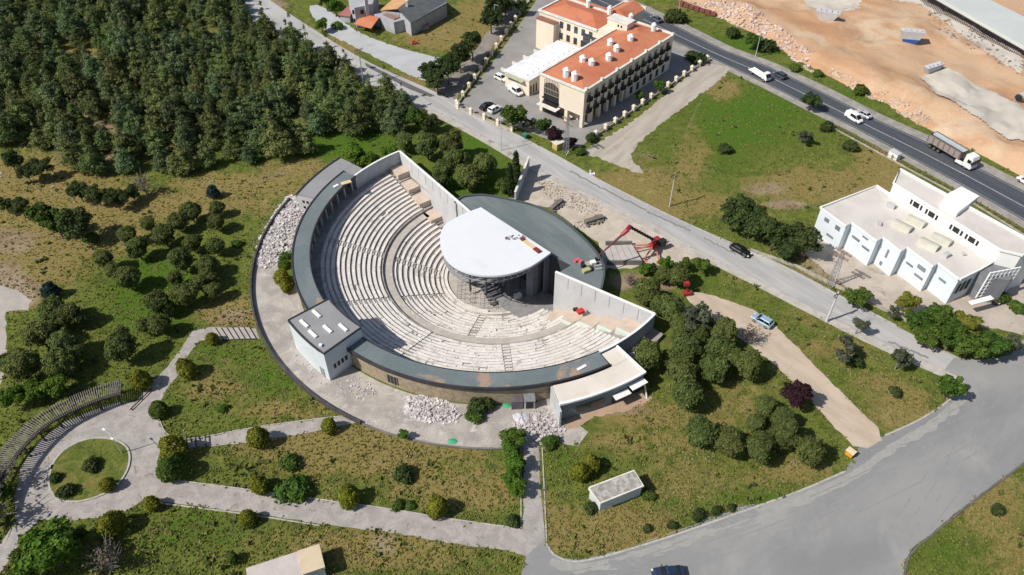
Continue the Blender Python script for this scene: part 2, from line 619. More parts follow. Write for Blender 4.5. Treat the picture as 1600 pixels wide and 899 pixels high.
straw = _mix(nt, (0.275, 0.215, 0.078), (0.195, 0.145, 0.055), _step(nt, nC, .4, .62))
straw = _mix(nt, straw, (0.37, 0.285, 0.135), _step(nt, nE, .55, .75))
fd = _math(nt, 'ADD', _math(nt, 'MULTIPLY', sep.outputs[0], .60), _math(nt, 'ADD', _math(nt, 'MULTIPLY', nA, .35), _math(nt, 'ADD', _math(nt, 'MULTIPLY', nB, .75), _math(nt, 'MULTIPLY', nC, .22))))
g = _mix(nt, g, straw, _math(nt, 'MULTIPLY', _step(nt, fd, .74, 1.0), 0.92))
soil = _mix(nt, (0.36, 0.285, 0.20), (0.24, 0.165, 0.105), _step(nt, nE, .38, .66))
fb = _math(nt, 'ADD', _math(nt, 'MULTIPLY', sep.outputs[1], .6), _math(nt, 'ADD', _math(nt, 'MULTIPLY', nE, .7), _math(nt, 'MULTIPLY', nC, .35)))
g = _mix(nt, g, soil, _step(nt, fb, .78, 1.05))
k = nt.nodes.new('ShaderNodeMapRange')
nt.links.new(nD, k.inputs[0])
k.inputs[1].default_value = .25; k.inputs[2].default_value = .75; k.inputs[3].default_value = .66; k.inputs[4].default_value = 1.34
cc = nt.nodes.new('ShaderNodeCombineColor')
for i in range(3):
    nt.links.new(k.outputs[0], cc.inputs[i])
g = _mix(nt, g, cc.outputs[0], 1.0, 'MULTIPLY')
nt.links.new(g, bs.inputs['Base Color'])
bp = nt.nodes.new('ShaderNodeBump')
bp.inputs['Strength'].default_value = 0.8
bp.inputs['Distance'].default_value = 0.25
nt.links.new(_math(nt, 'ADD', nC, _math(nt, 'MULTIPLY', nD, .6)), bp.inputs['Height'])
nt.links.new(bp.outputs[0], bs.inputs['Normal'])
gme.materials.append(mg)
go = bpy.data.objects.new('ground', gme)
COL.objects.link(go)
struct(go)

# ------------------------------------------------------------------ roads
ROADDIR = -50
m_road = mat('old_asphalt', (0.43, 0.42, 0.41), (0.33, 0.325, 0.32), scale=0.22, stretch=(ROADDIR, .25, 1.8), fine=.10, stain=(0.25, 0.245, 0.245), stscale=.10, stlim=(.58, .76))
m_square = mat('worn_asphalt', (0.275, 0.272, 0.265), (0.21, 0.212, 0.215), scale=0.07, stretch=(32, .5, 1.2), fine=.10, stain=(0.34, 0.33, 0.31), stscale=.05, stlim=(.48, .78))
m_patch = mat('new_asphalt_patch', (0.10, 0.095, 0.1), (0.13, 0.125, 0.125), scale=1.2, fine=.2)
m_hwy = mat('highway_asphalt', (0.055, 0.062, 0.078), (0.075, 0.082, 0.095), scale=.3, stretch=(-63, .1, 1.6), fine=.12, fscale=5)
m_shoulder = mat('shoulder_gravel', (0.33, 0.31, 0.28), (0.24, 0.225, 0.20), scale=.4, fine=.3)
m_line = mat('road_paint', (0.46, 0.46, 0.45), (0.30, 0.30, 0.30), scale=2.0, rough=.7)
m_kerb = mat('kerb_concrete', (0.44, 0.42, 0.385), (0.33, 0.315, 0.29), scale=1.0, fine=.25, world=True)
m_dirt = mat('pale_dirt', (0.51, 0.45, 0.38), (0.42, 0.36, 0.295), scale=.35, fine=.2, stain=(0.30, 0.22, 0.15), stscale=.25, stlim=(.58, .75), bump=.3)
m_dirt2 = mat('beige_track', (0.50, 0.415, 0.325), (0.42, 0.34, 0.26), scale=.3, stretch=(-50, .4, 1.6), fine=.15, stain=(0.34, 0.26, 0.18), stscale=.2, stlim=(.6, .78), bump=.2)
m_track = mat('grey_track', (0.43, 0.385, 0.33), (0.35, 0.31, 0.26), scale=.35, stretch=(52, .3, 1.6), fine=.2, stain=(0.27, 0.23, 0.18), stscale=.25, stlim=(.58, .75), bump=.25)
m_pave = mat('path_pavers', (0.375, 0.345, 0.32), (0.285, 0.262, 0.243), scale=.5, fine=.2, fscale=4, stain=(0.20, 0.175, 0.15), stscale=.7, stlim=(.58, .70), cracks=.0)
m_dust = mat('dusty_paving', (0.42, 0.385, 0.345), (0.29, 0.265, 0.245), scale=.3, fine=.25, fscale=4, stain=(0.52, 0.49, 0.455), stscale=.4, stlim=(.55, .72))
m_lot = mat('pale_lot', (0.43, 0.445, 0.455), (0.39, 0.395, 0.40), scale=.15, fine=.06, stain=(0.36, 0.345, 0.32), stscale=.2, stlim=(.6, .75))
m_yard = mat('yard_asphalt', (0.285, 0.275, 0.265), (0.24, 0.23, 0.22), scale=.2, fine=.12)
m_lane = mat('lane_dirt', (0.27, 0.24, 0.21), (0.21, 0.185, 0.16), scale=.3, fine=.2)

Z1, Z2, Z3, Z4 = 0.02, 0.035, 0.05, 0.065
up = GL([(395, -22), (420, 0), (480, 40), (560, 90), (620, 118), (700, 152), (740, 176), (800, 208), (870, 244), (940, 285), (1000, 315), (1060, 345), (1140, 380), (1200, 405), (1260, 435), (1320, 468), (1400, 510), (1470, 545), (1560, 590)])
lo_ = GL([(345, -22), (368, 0), (420, 45), (500, 90), (570, 126), (640, 157), (700, 184), (760, 216), (830, 258), (900, 295), (960, 325), (1020, 351), (1060, 375), (1100, 397), (1180, 436), (1260, 477), (1340, 518), (1420, 555), (1500, 590)])
mb = MB()
strip(mb, resample(smooth_poly(up, 2, False), 160), resample(smooth_poly(lo_, 2, False), 160), Z2)
struct(mb.build('road', m_road))
EXCL.append(up + lo_[::-1])
# sidewalk and kerbs
mb = MB()
lo_s = resample(smooth_poly(lo_, 2, False), 150)
ribbon(mb, lo_s, -0.25, 0.0, 0, .16)
ribbon(mb, lo_s, -1.75, -0.252, 0, .13)
struct(mb.build('sidewalk', mat('sidewalk_concrete', (0.46, 0.43, 0.39), (0.37, 0.345, 0.31), scale=.6, fine=.2, stain=(.25, .22, .17), stscale=.5)))
EXCL.append(lo_s + offset(lo_s, -1.8)[::-1])
mb = MB()
up_s = resample(smooth_poly(up[5:-2], 2, False), 110)
ribbon(mb, up_s, 0.0, 0.3, 0, .12)
struct(mb.build('kerb', m_kerb))
mb = MB()
a = resample(GL([(570, 98), (600, 113), (640, 132), (680, 150)]), 12)
b = resample(GL([(572, 104), (600, 119), (640, 140), (672, 152)]), 12)
strip(mb, a, b, Z3)
struct(mb.build('road_patch', m_patch))
mb = MB()
rg = random.Random(5)
for (x0, y0, x1, y1, w) in [(890, 268, 1010, 330, .5), (1010, 330, 1080, 362, .5), (1100, 372, 1150, 398, .35), (1390, 535, 1450, 560, .45)]:
    A = resample(GL([(x0, y0), (x1, y1)]), 20)
    A = [(p[0] + rg.uniform(-.25, .25), p[1] + rg.uniform(-.25, .25)) for p in A]
    strip(mb, offset(A, -w * .5), offset(A, w * .5), Z3)
struct(mb.build('road_repair', mat('tar_streak', (0.19, 0.187, 0.19), (0.23, 0.225, 0.22), scale=1.0)))

# big square / junction, bottom right
sq = GL([(800, 960), (815, 899), (822, 872), (835, 858), (850, 846), (860, 862), (880, 872), (905, 875), (960, 863), (1050, 836), (1150, 801), (1250, 766), (1320, 736), (1337, 712), (1345, 690), (1378, 684), (1400, 673), (1440, 655), (1480, 629), (1505, 606),
         (1470, 585), (1490, 560), (1540, 562), (1578, 555), (1600, 530), (1640, 500), (1680, 640), (1600, 722), (1560, 752), (1500, 797), (1455, 835), (1425, 858), (1412, 880), (1410, 960)])
mb = MB()
mb.sheet(ragged(sq, 1.2, .1, 71), .045)
struct(mb.build('square', m_square))
EXCL.append(sq)
mb = MB()
kp = resample(smooth_poly(GL([(1660, 675), (1600, 722), (1560, 752), (1500, 797), (1455, 835), (1425, 858), (1412, 880), (1410, 950)]), 2, False), 70)
ribbon(mb, kp, 0, .3, 0, .14)
struct(mb.build('kerb', mat('dark_kerb', (0.10, 0.095, 0.085), (0.15, 0.14, 0.12), scale=1, fine=.3)))
mb = MB()
kp = resample(smooth_poly(GL([(852, 850), (862, 868), (882, 878), (905, 881), (960, 868), (1050, 840), (1150, 805), (1250, 770), (1322, 738)]), 2, False), 70)
ribbon(mb, kp, 0, .3, 0, .10)
kp = resample(smooth_poly(GL([(1384, 682), (1400, 675), (1440, 657), (1480, 631), (1505, 608)]), 2, False), 30)
ribbon(mb, kp, 0, .3, 0, .10)
struct(mb.build('kerb', m_kerb))

# tyre tracks, repairs and dust on the square
m_tyrem = mat('tyre_track', (.225, .225, .225), (.26, .26, .255), scale=1.2, fine=.15)
m_dustp = mat('road_dust', (.325, .315, .295), (.285, .28, .265), scale=.8, fine=.15)
rg = random.Random(31)
for k_, (a_, b_, c_) in enumerate([((1000, 880), (1250, 800), (1560, 640)), ((1060, 905), (1300, 815), (1600, 660)), ((880, 905), (1150, 850), (1440, 720)), ((1480, 590), (1500, 680), (1380, 860)), ((1520, 600), (1545, 690), (1440, 830)), ((1340, 700), (1420, 690), (1560, 610)), ((900, 890), (1000, 860), (1200, 790))]):
    P_ = resample(smooth_poly(GL([a_, b_, c_]), 4, False), 70)
    mb = MB()
    for w_ in (-.8, .8):
        A_ = offset(P_, w_ - .09)
        B_ = offset(P_, w_ + .09)
        n_ = len(A_)
        for i in range(n_ - 1):
            if noise.noise(Vector((i * .16, k_ * 7 + w_, 0))) > -.05:
                mb.add([(*A_[i], .052 + .002 * k_), (*B_[i], .052 + .002 * k_), (*B_[i + 1], .052 + .002 * k_), (*A_[i + 1], .052 + .002 * k_)], [(0, 1, 2, 3)])
    struct(mb.build('tyre_marks', m_tyrem))
for k_, (a_, b_, w_, m_) in enumerate([((1100, 822), (1180, 796), 2.0, m_tyrem), ((1440, 700), (1475, 690), 1.2, m_tyrem), ((950, 885), (1010, 872), 1.2, m_tyrem)]):
    P_ = resample(GL([a_, b_]), 8)
    pl_ = ragged(offset(P_, w_ / 2) + offset(P_, -w_ / 2)[::-1], .5, .35, 50 + k_)
    mb = MB(); mb.sheet(pl_, .049 + .0007 * k_); struct(mb.build('road_patch', m_))
# dusty borders along the square
P_ = resample(smooth_poly(GL([(862, 872), (905, 884), (960, 872), (1050, 844), (1150, 809), (1250, 774), (1335, 738), (1390, 692), (1450, 662), (1510, 612)]), 2, False), 120)
mb = MB(); strip(mb, [(x + .3 * noise.noise(Vector((x, y, 1))), y + .3 * noise.noise(Vector((x, y, 5)))) for x, y in offset(P_, 0)], [(x + .7 * noise.noise(Vector((x * .6, y * .6, 1))), y + .7 * noise.noise(Vector((x * .6, y * .6, 5)))) for x, y in offset(P_, -1.3)], .048)
struct(mb.build('road_dust', m_dustp))
# highway
hu = [(820, -60), (900, -30), (965, 0), (997, 12), (1047, 36), (1133, 79), (1200, 104), (1283, 143), (1367, 186), (1447, 222), (1533, 265), (1600, 299), (1700, 350)]
hl = [(790, -50), (860, -20), (920, 5), (980, 32), (1060, 68), (1133, 101), (1200, 133), (1267, 167), (1333, 199), (1433, 252), (1500, 288), (1600, 345), (1690, 400)]
A, B = resample(GL(hu), 100), resample(GL(hl), 100)
mb = MB()
strip(mb, A, B, Z2)
struct(mb.build('highway', m_hwy))
mb = MB()
A2 = offset(A, 3.2 if (A[5][1] - A[0][1]) < 0 else -3.2)
strip(mb, A2, A, Z1)
struct(mb.build('highway_shoulder', m_shoulder))
mb = MB()
B2 = offset(B, -2.4)
strip(mb, B2, B, Z1)
struct(mb.build('highway_shoulder', m_shoulder))
EXCL.append(A2 + B2[::-1])
mid = [((a[0] * .46 + b[0] * .54), (a[1] * .46 + b[1] * .54)) for a, b in zip(A, B)]
mb = MB()
strip(mb, offset(mid, -.12), offset(mid, .12), Z3)
strip(mb, offset(A, -.62), offset(A, -.5), Z3)
strip(mb, offset(B, .38), offset(B, .5), Z3)
q = [((a[0] * .73 + b[0] * .27), (a[1] * .73 + b[1] * .27)) for a, b in zip(A, B)]
struct(mb.build('road_marking', m_line))

# beige dirt road to the square
dr = GL([(1068, 462), (1085, 455), (1130, 466), (1190, 490), (1214, 512), (1260, 558), (1320, 620), (1388, 682), (1345, 708), (1300, 664), (1262, 622), (1215, 575), (1190, 555), (1165, 535), (1120, 505), (1085, 482)])
mb = MB(); mb.sheet(ragged(smooth_poly(dr, 1), .7, .22, 3), .056)
struct(mb.build('dirt_road', m_dirt2)); EXCL.append(dr)
# track beside the hotel
tr = GL([(1098, 99), (1120, 100), (1143, 108), (1125, 126), (1062, 172), (1022, 202), (990, 232), (985, 250), (1010, 272), (985, 268), (950, 252), (905, 238), (930, 226), (962, 207), (1005, 178), (1060, 130)])
mb = MB(); mb.sheet(ragged(smooth_poly(tr, 1), .8, .4, 7), Z1 + .021)
struct(mb.build('gravel_track', m_track)); EXCL.append(tr)
# broken ground behind the stage
pit = GL([(826, 262), (860, 276), (900, 297), (960, 327), (1020, 354), (1060, 378), (1098, 400), (1070, 408), (1040, 418), (1012, 410), (985, 420), (945, 420), (935, 380), (860, 325), (803, 316), (790, 318)])
mb = MB(); mb.sheet(ragged(pit, .8, .2, 9), .012)
struct(mb.build('building_site', m_dirt)); EXCL.append(pit)
lt = GL([(478, 10), (500, 8), (520, 20), (560, 52), (620, 74), (690, 92), (720, 96), (700, 118), (668, 128), (640, 118), (560, 76), (505, 50)])
mb = MB(); mb.sheet(ragged(smooth_poly(lt, 1), .8, .3, 12), Z1)
struct(mb.build('parking_lot', m_lot)); EXCL.append(lt)
yd = GL([(716, 168), (745, 130), (790, 70), (835, 5), (850, -20), (960, -10), (1000, 30), (1060, 70), (1096, 100), (1020, 150), (940, 202), (905, 232), (860, 220), (800, 195), (740, 175)])
mb = MB(); mb.sheet(yd, .010)
struct(mb.build('hotel_yard', m_yard)); EXCL.append(yd)
ln = GL([(668, 134), (700, 120), (740, 80), (790, 10), (800, -20), (838, -20), (818, 8), (770, 72), (715, 150), (716, 166), (700, 152)])
mb = MB(); mb.sheet(ragged(ln, .8, .2, 15), Z1 + .006)
struct(mb.build('lane', m_lane)); EXCL.append(ln)
fy = GL([(1275, 350), (1258, 398), (1290, 425), (1330, 455), (1380, 482), (1430, 503), (1500, 505), (1560, 515), (1600, 525), (1640, 480), (1640, 400), (1500, 380), (1300, 330)])
mb = MB(); mb.sheet(ragged(fy, .8, .2, 17), Z1)
struct(mb.build('factory_yard', mat('yard_concrete', (0.46, 0.40, 0.34), (0.37, 0.32, 0.27), scale=.25, fine=.15, stain=(.26, .23, .2), stscale=.35))); EXCL.append(fy)
# far left bare track and paved strip
lp = GL([(-60, 450), (0, 447), (30, 455), (50, 470), (45, 485), (10, 487), (10, 560), (2, 600), (-60, 620)])
mb = MB(); mb.sheet(ragged(lp, .8, .25, 19), Z1)
struct(mb.build('dirt_road', mat('grey_dirt', (.40, .37, .33), (.33, .3, .27), scale=.3, fine=.15))); EXCL.append(lp)

_p, _q = Vector(PT(16.4, -45.8)), Vector(PT(36.6, -38.7))
_d = (_q - _p).normalized(); _n = Vector((-_d.y, _d.x)) * .12
mb = MB(); mb.sheet([(p[0] + CX, p[1] + CY) for p in [tuple(_p + _d * 2 + _n), tuple(_p + _d * 21.6 + _n), PT(39.2, -38.1), PT(18.5, -37.9)]], .004)
o = mb.build('side_ground', mg); struct(o)
ca = o.data.color_attributes.new('zone', 'FLOAT_COLOR', 'POINT')
ca.data.foreach_set('color', [0.3, .6, .2, 1] * len(o.data.vertices))
fr = GL([(884, 654), (915, 642), (960, 625), (1005, 608), (1020, 622), (985, 640), (930, 652), (900, 668), (880, 672)])
mb = MB(); mb.sheet(ragged(fr, .6, .3, 41), Z1); struct(mb.build('bare_soil', mat('pink_soil', (.42, .29, .21), (.34, .25, .17), scale=.6, fine=.25, bump=.3))); EXCL.append(fr)
mb = MB(); mb.sheet([(CX + PT(r, a)[0], CY + PT(r, a)[1]) for r, a in ((39.4, 281), (48, 281.5), (49.5, 286), (47.5, 289), (44.4, 287), (44, 284.6), (39.4, 285))], Z1 - .004)
struct(mb.build('bare_soil', m_dust))

# ------------------------------------------------------------------ park paths
mb = MB()
vs0 = [(CX + PT(39.6, a)[0], CY + PT(39.6, a)[1]) for a in range(163, 284, 2)]
vs1 = [(CX + PT(48.0, a)[0], CY + PT(48.0, a)[1]) for a in range(163, 284, 2)]
strip(mb, vs0, vs1, Z1)
struct(mb.build('theatre_walk', m_dust)); EXCL.append(vs0 + vs1[::-1])
plaza = [(212, 628), (190, 628), (150, 640), (100, 660), (60, 690), (33, 730), (22, 780), (26, 815), (0, 850), (-40, 890), (-40, 930), (5, 890), (30, 850), (60, 812), (110, 814), (165, 808), (195, 800), (225, 781), (300, 790), (400, 803), (500, 819), (600, 831), (700, 848), (800, 862),
         (850, 880), (852, 846), (848, 800), (843, 740), (842, 700), (845, 685), (815, 690), (818, 740), (818, 800), (816, 828), (700, 812), (600, 795), (500, 782), (400, 768), (300, 755), (252, 750), (246, 722), (252, 700),
         (290, 701), (390, 692), (480, 677), (565, 660), (545, 650), (500, 655), (400, 668), (290, 690), (262, 683), (250, 665), (246, 640), (258, 612), (283, 580), (290, 560), (312, 533), (335, 531), (405, 530), (400, 514), (330, 511), (300, 518), (283, 545), (262, 573), (235, 600)]
pg_ = GL(plaza)
mb = MB(); mb.sheet(ragged(pg_, 1.0, .09, 21), Z1 + .008)
struct(mb.build('park_path', m_pave)); EXCL.append(pg_)
isl = smooth_poly(GL([(75, 745), (85, 717), (110, 695), (145, 683), (180, 686), (200, 697), (206, 715), (200, 740), (180, 765), (150, 780), (115, 788), (90, 782), (76, 768)]), 2)
mb = MB(); mb.prism(isl, 0, .16)
o = mb.build('grass_island', mg); struct(o)
me = o.data
ca = me.color_attributes.new('zone', 'FLOAT_COLOR', 'POINT')
ca.data.foreach_set('color', [0.25, 0, .35, 1] * len(me.vertices))
mb = MB()
cl = isl + [isl[0], isl[1]]
ribbon(mb, cl, -.28, 0.002, 0, .2)
struct(mb.build('kerb', m_kerb))
gs = GL([(437, 385), (447, 376), (455, 392), (458, 425), (462, 452), (446, 458), (436, 448), (434, 415)])
mb = MB(); mb.prism(ragged(smooth_poly(gs, 1), .8, .12, 61), 0, .12)
o = mb.build('grass_strip', mg); struct(o)
ca = o.data.color_attributes.new('zone', 'FLOAT_COLOR', 'POINT')
ca.data.foreach_set('color', [0.1, 0, .5, 1] * len(o.data.vertices))
# kerbs along the paths
mb = MB()
_l = resample(lo_s, 160)
ribbon(mb, _l, .001, .16, 0, .045)
struct(mb.build('gutter', mat('gutter_dark', (.13, .12, .12), (.2, .19, .18), scale=1.5, fine=.3)))
for pts, s in (([(252, 750), (300, 755), (400, 768), (500, 782), (600, 795), (700, 812), (816, 828)], 1), ([(848, 700), (850, 740), (853, 800), (855, 846)], -1),
               ([(246, 640), (250, 665), (262, 683), (290, 690), (400, 668), (500, 655), (540, 651)], 1), ([(225, 783), (300, 792), (400, 805), (500, 821)], -1), ([(815, 700), (815, 828)], -1)):
    mb = MB(); ribbon(mb, resample(smooth_poly(GL(pts), 1, False), 40), 0 if s > 0 else -.18, .18 if s > 0 else 0, 0, .12)
    struct(mb.build('kerb', m_kerb))

# ------------------------------------------------------------------ construction land, top right
m_sand = mat('orange_sand', (0.45, 0.255, 0.14), (0.53, 0.36, 0.23), scale=.07, fine=.12, fscale=3, stain=(0.56, 0.42, 0.29), stscale=.06, stlim=(.5, .68), bump=.9, bscale=2.0, stretch=(-50, .5, 1.6))
m_gravel = mat('pale_gravel', (0.55, 0.51, 0.45), (0.46, 0.42, 0.37), scale=.15, fine=.2, bump=.3, bscale=4)
edge = [(1020, -30), (1060, -2), (1120, 24), (1160, 45), (1200, 62), (1235, 88), (1290, 117), (1340, 142), (1380, 158), (1430, 192), (1480, 216), (1540, 246), (1600, 278), (1700, 330)]
E0 = resample(GL(edge), 150)
# cross-fall: toe, bank, bench, top  (sampled away from the road, perpendicular)
dirn = Vector((E0[-1][0] - E0[0][0], E0[-1][1] - E0[0][1])).normalized()
nrm = Vector((-dirn.y, dirn.x))
prof = [(0, 0.0), (1.2, .9), (3.5, 2.0), (6, 2.6), (9, 2.7), (12, 2.2), (15, 1.9)] + [(15 + 2.5 * i, 1.7 + .25 * math.sin(i * .7)) for i in range(1, 16)] + [(60, 1.6), (75, 1.5), (100, 1.2), (160, .5), (260, 0), (800, -.2)]
vs, fs = [], []
# ground level pieces that must remain flat are given as areas below
for i, p in enumerate(E0):
    for (d, h) in prof:
        q = (p[0] + nrm.x * d, p[1] + nrm.y * d)
        n = noise.fractal(Vector((q[0] * .13, q[1] * .13, 3)), 1, 2, 5) * (1.5 if 1 < d < 14 else .9 if 1 < d < 120 else 0)
        n += noise.noise(Vector((q[0] * .5, q[1] * .5, 8))) * (.28 if 1 < d < 90 else 0)
        vs.append((q[0], q[1], max(0.015, h * (.75 if i < 70 else 1) + n) if d > 0 else 0.012))
n = len(prof)
for i in range(len(E0) - 1):
    for j in range(n - 1):
        fs.append((i * n + j, (i + 1) * n + j, (i + 1) * n + j + 1, i * n + j + 1))
mb = MB(); mb.add(vs, fs)
o = mb.build('sand_terrain', m_sand, smooth=True); struct(o)
SAND = [(E0[0][0], E0[0][1]), (E0[-1][0], E0[-1][1]), (E0[-1][0] + nrm.x * 800, E0[-1][1] + nrm.y * 800), (E0[0][0] + nrm.x * 800, E0[0][1] + nrm.y * 800)]
EXCL.append([tuple(p) for p in E0] + [SAND[2], SAND[3]])
bv = [Vector(v_) for v_ in vs]
from mathutils.bvhtree import BVHTree
sand_bvh = BVHTree.FromPolygons(bv, fs)
def sand_z(x, y):
    h = sand_bvh.ray_cast(Vector((x, y, 50)), Vector((0, 0, -1)))
    return h[0].z if h[0] is not None else 0.0
def GS(px, py):
    """point of the sand surface seen at a pixel"""
    z = 0.0
    for _ in range(6):
        x, y = G(px, py, z)
        z = sand_z(x, y)
    return x, y, z
# pale slab road on the sand and pale strips (draped)
def drape(name, pts, m, dz=.12, step=2.0, thick=0):
    """pts: px polygon; draped grid"""
    W_ = [GS(*p)[:2] for p in pts]
    x0, x1 = min(p[0] for p in W_), max(p[0] for p in W_)
    y0, y1 = min(p[1] for p in W_), max(p[1] for p in W_)
    NX, NY = int((x1 - x0) / step) + 1, int((y1 - y0) / step) + 1
    X, Y = np.meshgrid(np.linspace(x0, x1, NX), np.linspace(y0, y1, NY), indexing='ij')
    ins = in_poly(X.ravel(), Y.ravel(), W_).reshape(X.shape)
    vv, idx, ff = [], {}, []
    for i in range(NX - 1):
        for j in range(NY - 1):
            if ins[i, j] and ins[i + 1, j] and ins[i, j + 1] and ins[i + 1, j + 1]:
                q = []
                for a, b in ((i, j), (i + 1, j), (i + 1, j + 1), (i, j + 1)):
                    if (a, b) not in idx:
                        idx[(a, b)] = len(vv)
                        vv.append((X[a, b], Y[a, b], sand_z(X[a, b], Y[a, b]) + dz))
                    q.append(idx[(a, b)])
                ff.append(q)
    m_ = MB(); m_.add(vv, ff)
    return m_.build(name, m, smooth=True)
struct(drape('gravel_strip', [(1320, -10), (1440, 10), (1480, 40), (1540, 85), (1600, 120), (1600, 72), (1520, 25), (1470, -10)], m_gravel, .1, 1.0))
struct(drape('gravel_strip', [(1250, -10), (1350, -10), (1345, 16), (1300, 20), (1260, 12)], m_gravel, .1, 1.0))
# ================================================================== THEATRE
m_marble = mat('cream_marble', (0.69, 0.655, 0.615), (0.59, 0.555, 0.515), scale=.35, fine=.22, fscale=4, stain=(0.36, 0.335, 0.31), stscale=.45, stlim=(.55, .70))
m_step = mat('step_concrete', (0.36, 0.33, 0.30), (0.24, 0.22, 0.20), scale=.6, fine=.25, stain=(0.44, 0.405, 0.37), stscale=.5)  # darkened so the footwells draw shade lines between rows by colour
m_roofg = mat('roof_membrane', (0.125, 0.155, 0.165), (0.165, 0.195, 0.20), scale=.12, fine=.12, fscale=3, stain=(0.33, 0.235, 0.17), stscale=.13, stlim=(.57, .66), rough=.7)
m_roofd = mat('stage_roof_membrane', (0.13, 0.16, 0.165), (0.185, 0.21, 0.21), scale=.14, fine=.09, fscale=3, rough=.7, stretch=(-52, .35, 1.3), stain=(0.20, 0.20, 0.185), stscale=.12, stlim=(.60, .75), joints=(12.0, 1.1, .02, .90, 52, .72))
m_flash = mat('dark_flashing', (0.035, 0.035, 0.042), (0.05, 0.05, 0.055), rough=.6)
m_stone = mat('stone_cladding', (0.36, 0.295, 0.205), (0.27, 0.215, 0.15), scale=1.4, fine=.25, world=True, stain=(0.21, 0.165, 0.12), stscale=.8, stlim=(.55, .7))
m_wallg = mat('grey_render', (0.50, 0.50, 0.505), (0.44, 0.44, 0.445), scale=.25, fine=.05, stain=(0.38, 0.37, 0.36), stscale=.5, stlim=(.62, .8))
m_annexg = mat('annex_roof_grey', (0.27, 0.27, 0.275), (0.24, 0.24, 0.25), scale=.2, fine=.05)
m_bluew = mat('pale_blue_render', (0.58, 0.635, 0.66), (0.53, 0.585, 0.61), scale=.2, fine=.05, stain=(.42, .42, .4), stscale=.4, stlim=(.62, .8))
m_dark = mat('dark_opening', (0.02, 0.02, 0.024), (0.03, 0.03, 0.03), rough=.5)
m_glass = mat('window_glass', (0.03, 0.04, 0.05), (0.05, 0.06, 0.07), rough=.12, spec=.6, fine=0)
m_white = mat('white_paint', (0.78, 0.78, 0.77), (0.72, 0.72, 0.71), scale=.4, fine=.04)
m_panel = mat('beige_deck', (0.54, 0.445, 0.365), (0.47, 0.385, 0.315), scale=.6, fine=.1)
m_mint = mat('mint_dust', (0.52, 0.66, 0.57), (0.62, 0.62, 0.57), scale=.6, fine=.15, stain=(.62, .58, .52), stscale=.5, stlim=(.45, .6))
m_orch = mat('orchestra_floor', (0.46, 0.42, 0.37), (0.36, 0.335, 0.305), scale=.4, fine=.25, stain=(0.56, 0.49, 0.40), stscale=.4, stlim=(.55, .7))
m_steel = mat('galvanised_steel', (0.45, 0.46, 0.48), (0.35, 0.36, 0.38), scale=2, metal=.6, rough=.45, world=False)
m_canopy = mat('white_canopy', (0.68, 0.70, 0.73), (0.66, 0.68, 0.71), scale=.1, fine=.012, rough=.6, stain=(.55, .565, .58), stscale=.2, stlim=(.58, .85), joints=(4.0, 1.6, .012, .985, 50, .86))
m_darkg = mat('dark_stage_paint', (0.075, 0.08, 0.09), (0.10, 0.105, 0.115), scale=.4)

TH = thing('amphitheatre', 'large open-air amphitheatre with pale curved seat rows and a dark ring roof', 'theatre', (CX, CY, 0))
A0, A1 = 128.2, 321.0          # extent of the bowl (degrees, through 180)
SA0, SA1 = 134.2, 311.7        # extent of the benches
def row_geo():
    L = []
    for i in range(9):
        r = 11.6 + i * 1.078
        L.append((r, r + 1.078, -7.5 + .41 * i, 'low'))
    for i in range(12):
        r = 23.3 + i * .965
        L.append((r, r + .965, -3.0 + .325 * i, 'up'))
    return L
ROWS = row_geo()
def wall_r(a):
    return None
# stepped concrete base
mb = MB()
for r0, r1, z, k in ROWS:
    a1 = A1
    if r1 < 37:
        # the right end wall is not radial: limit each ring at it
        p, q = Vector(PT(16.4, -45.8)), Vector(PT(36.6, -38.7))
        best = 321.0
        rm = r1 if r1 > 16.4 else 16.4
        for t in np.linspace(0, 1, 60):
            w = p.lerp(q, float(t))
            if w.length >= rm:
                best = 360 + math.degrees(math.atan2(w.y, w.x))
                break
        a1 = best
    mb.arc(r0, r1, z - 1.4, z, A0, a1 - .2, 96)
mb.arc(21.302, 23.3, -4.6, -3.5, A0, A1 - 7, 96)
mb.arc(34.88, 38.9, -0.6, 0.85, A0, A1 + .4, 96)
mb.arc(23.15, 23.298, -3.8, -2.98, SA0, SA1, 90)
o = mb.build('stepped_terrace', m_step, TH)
mb = MB(); mb.arc(21.31, 23.14, -3.499, -3.47, SA0, SA1, 90)
mb.build('walkway_paving', m_orch, TH)
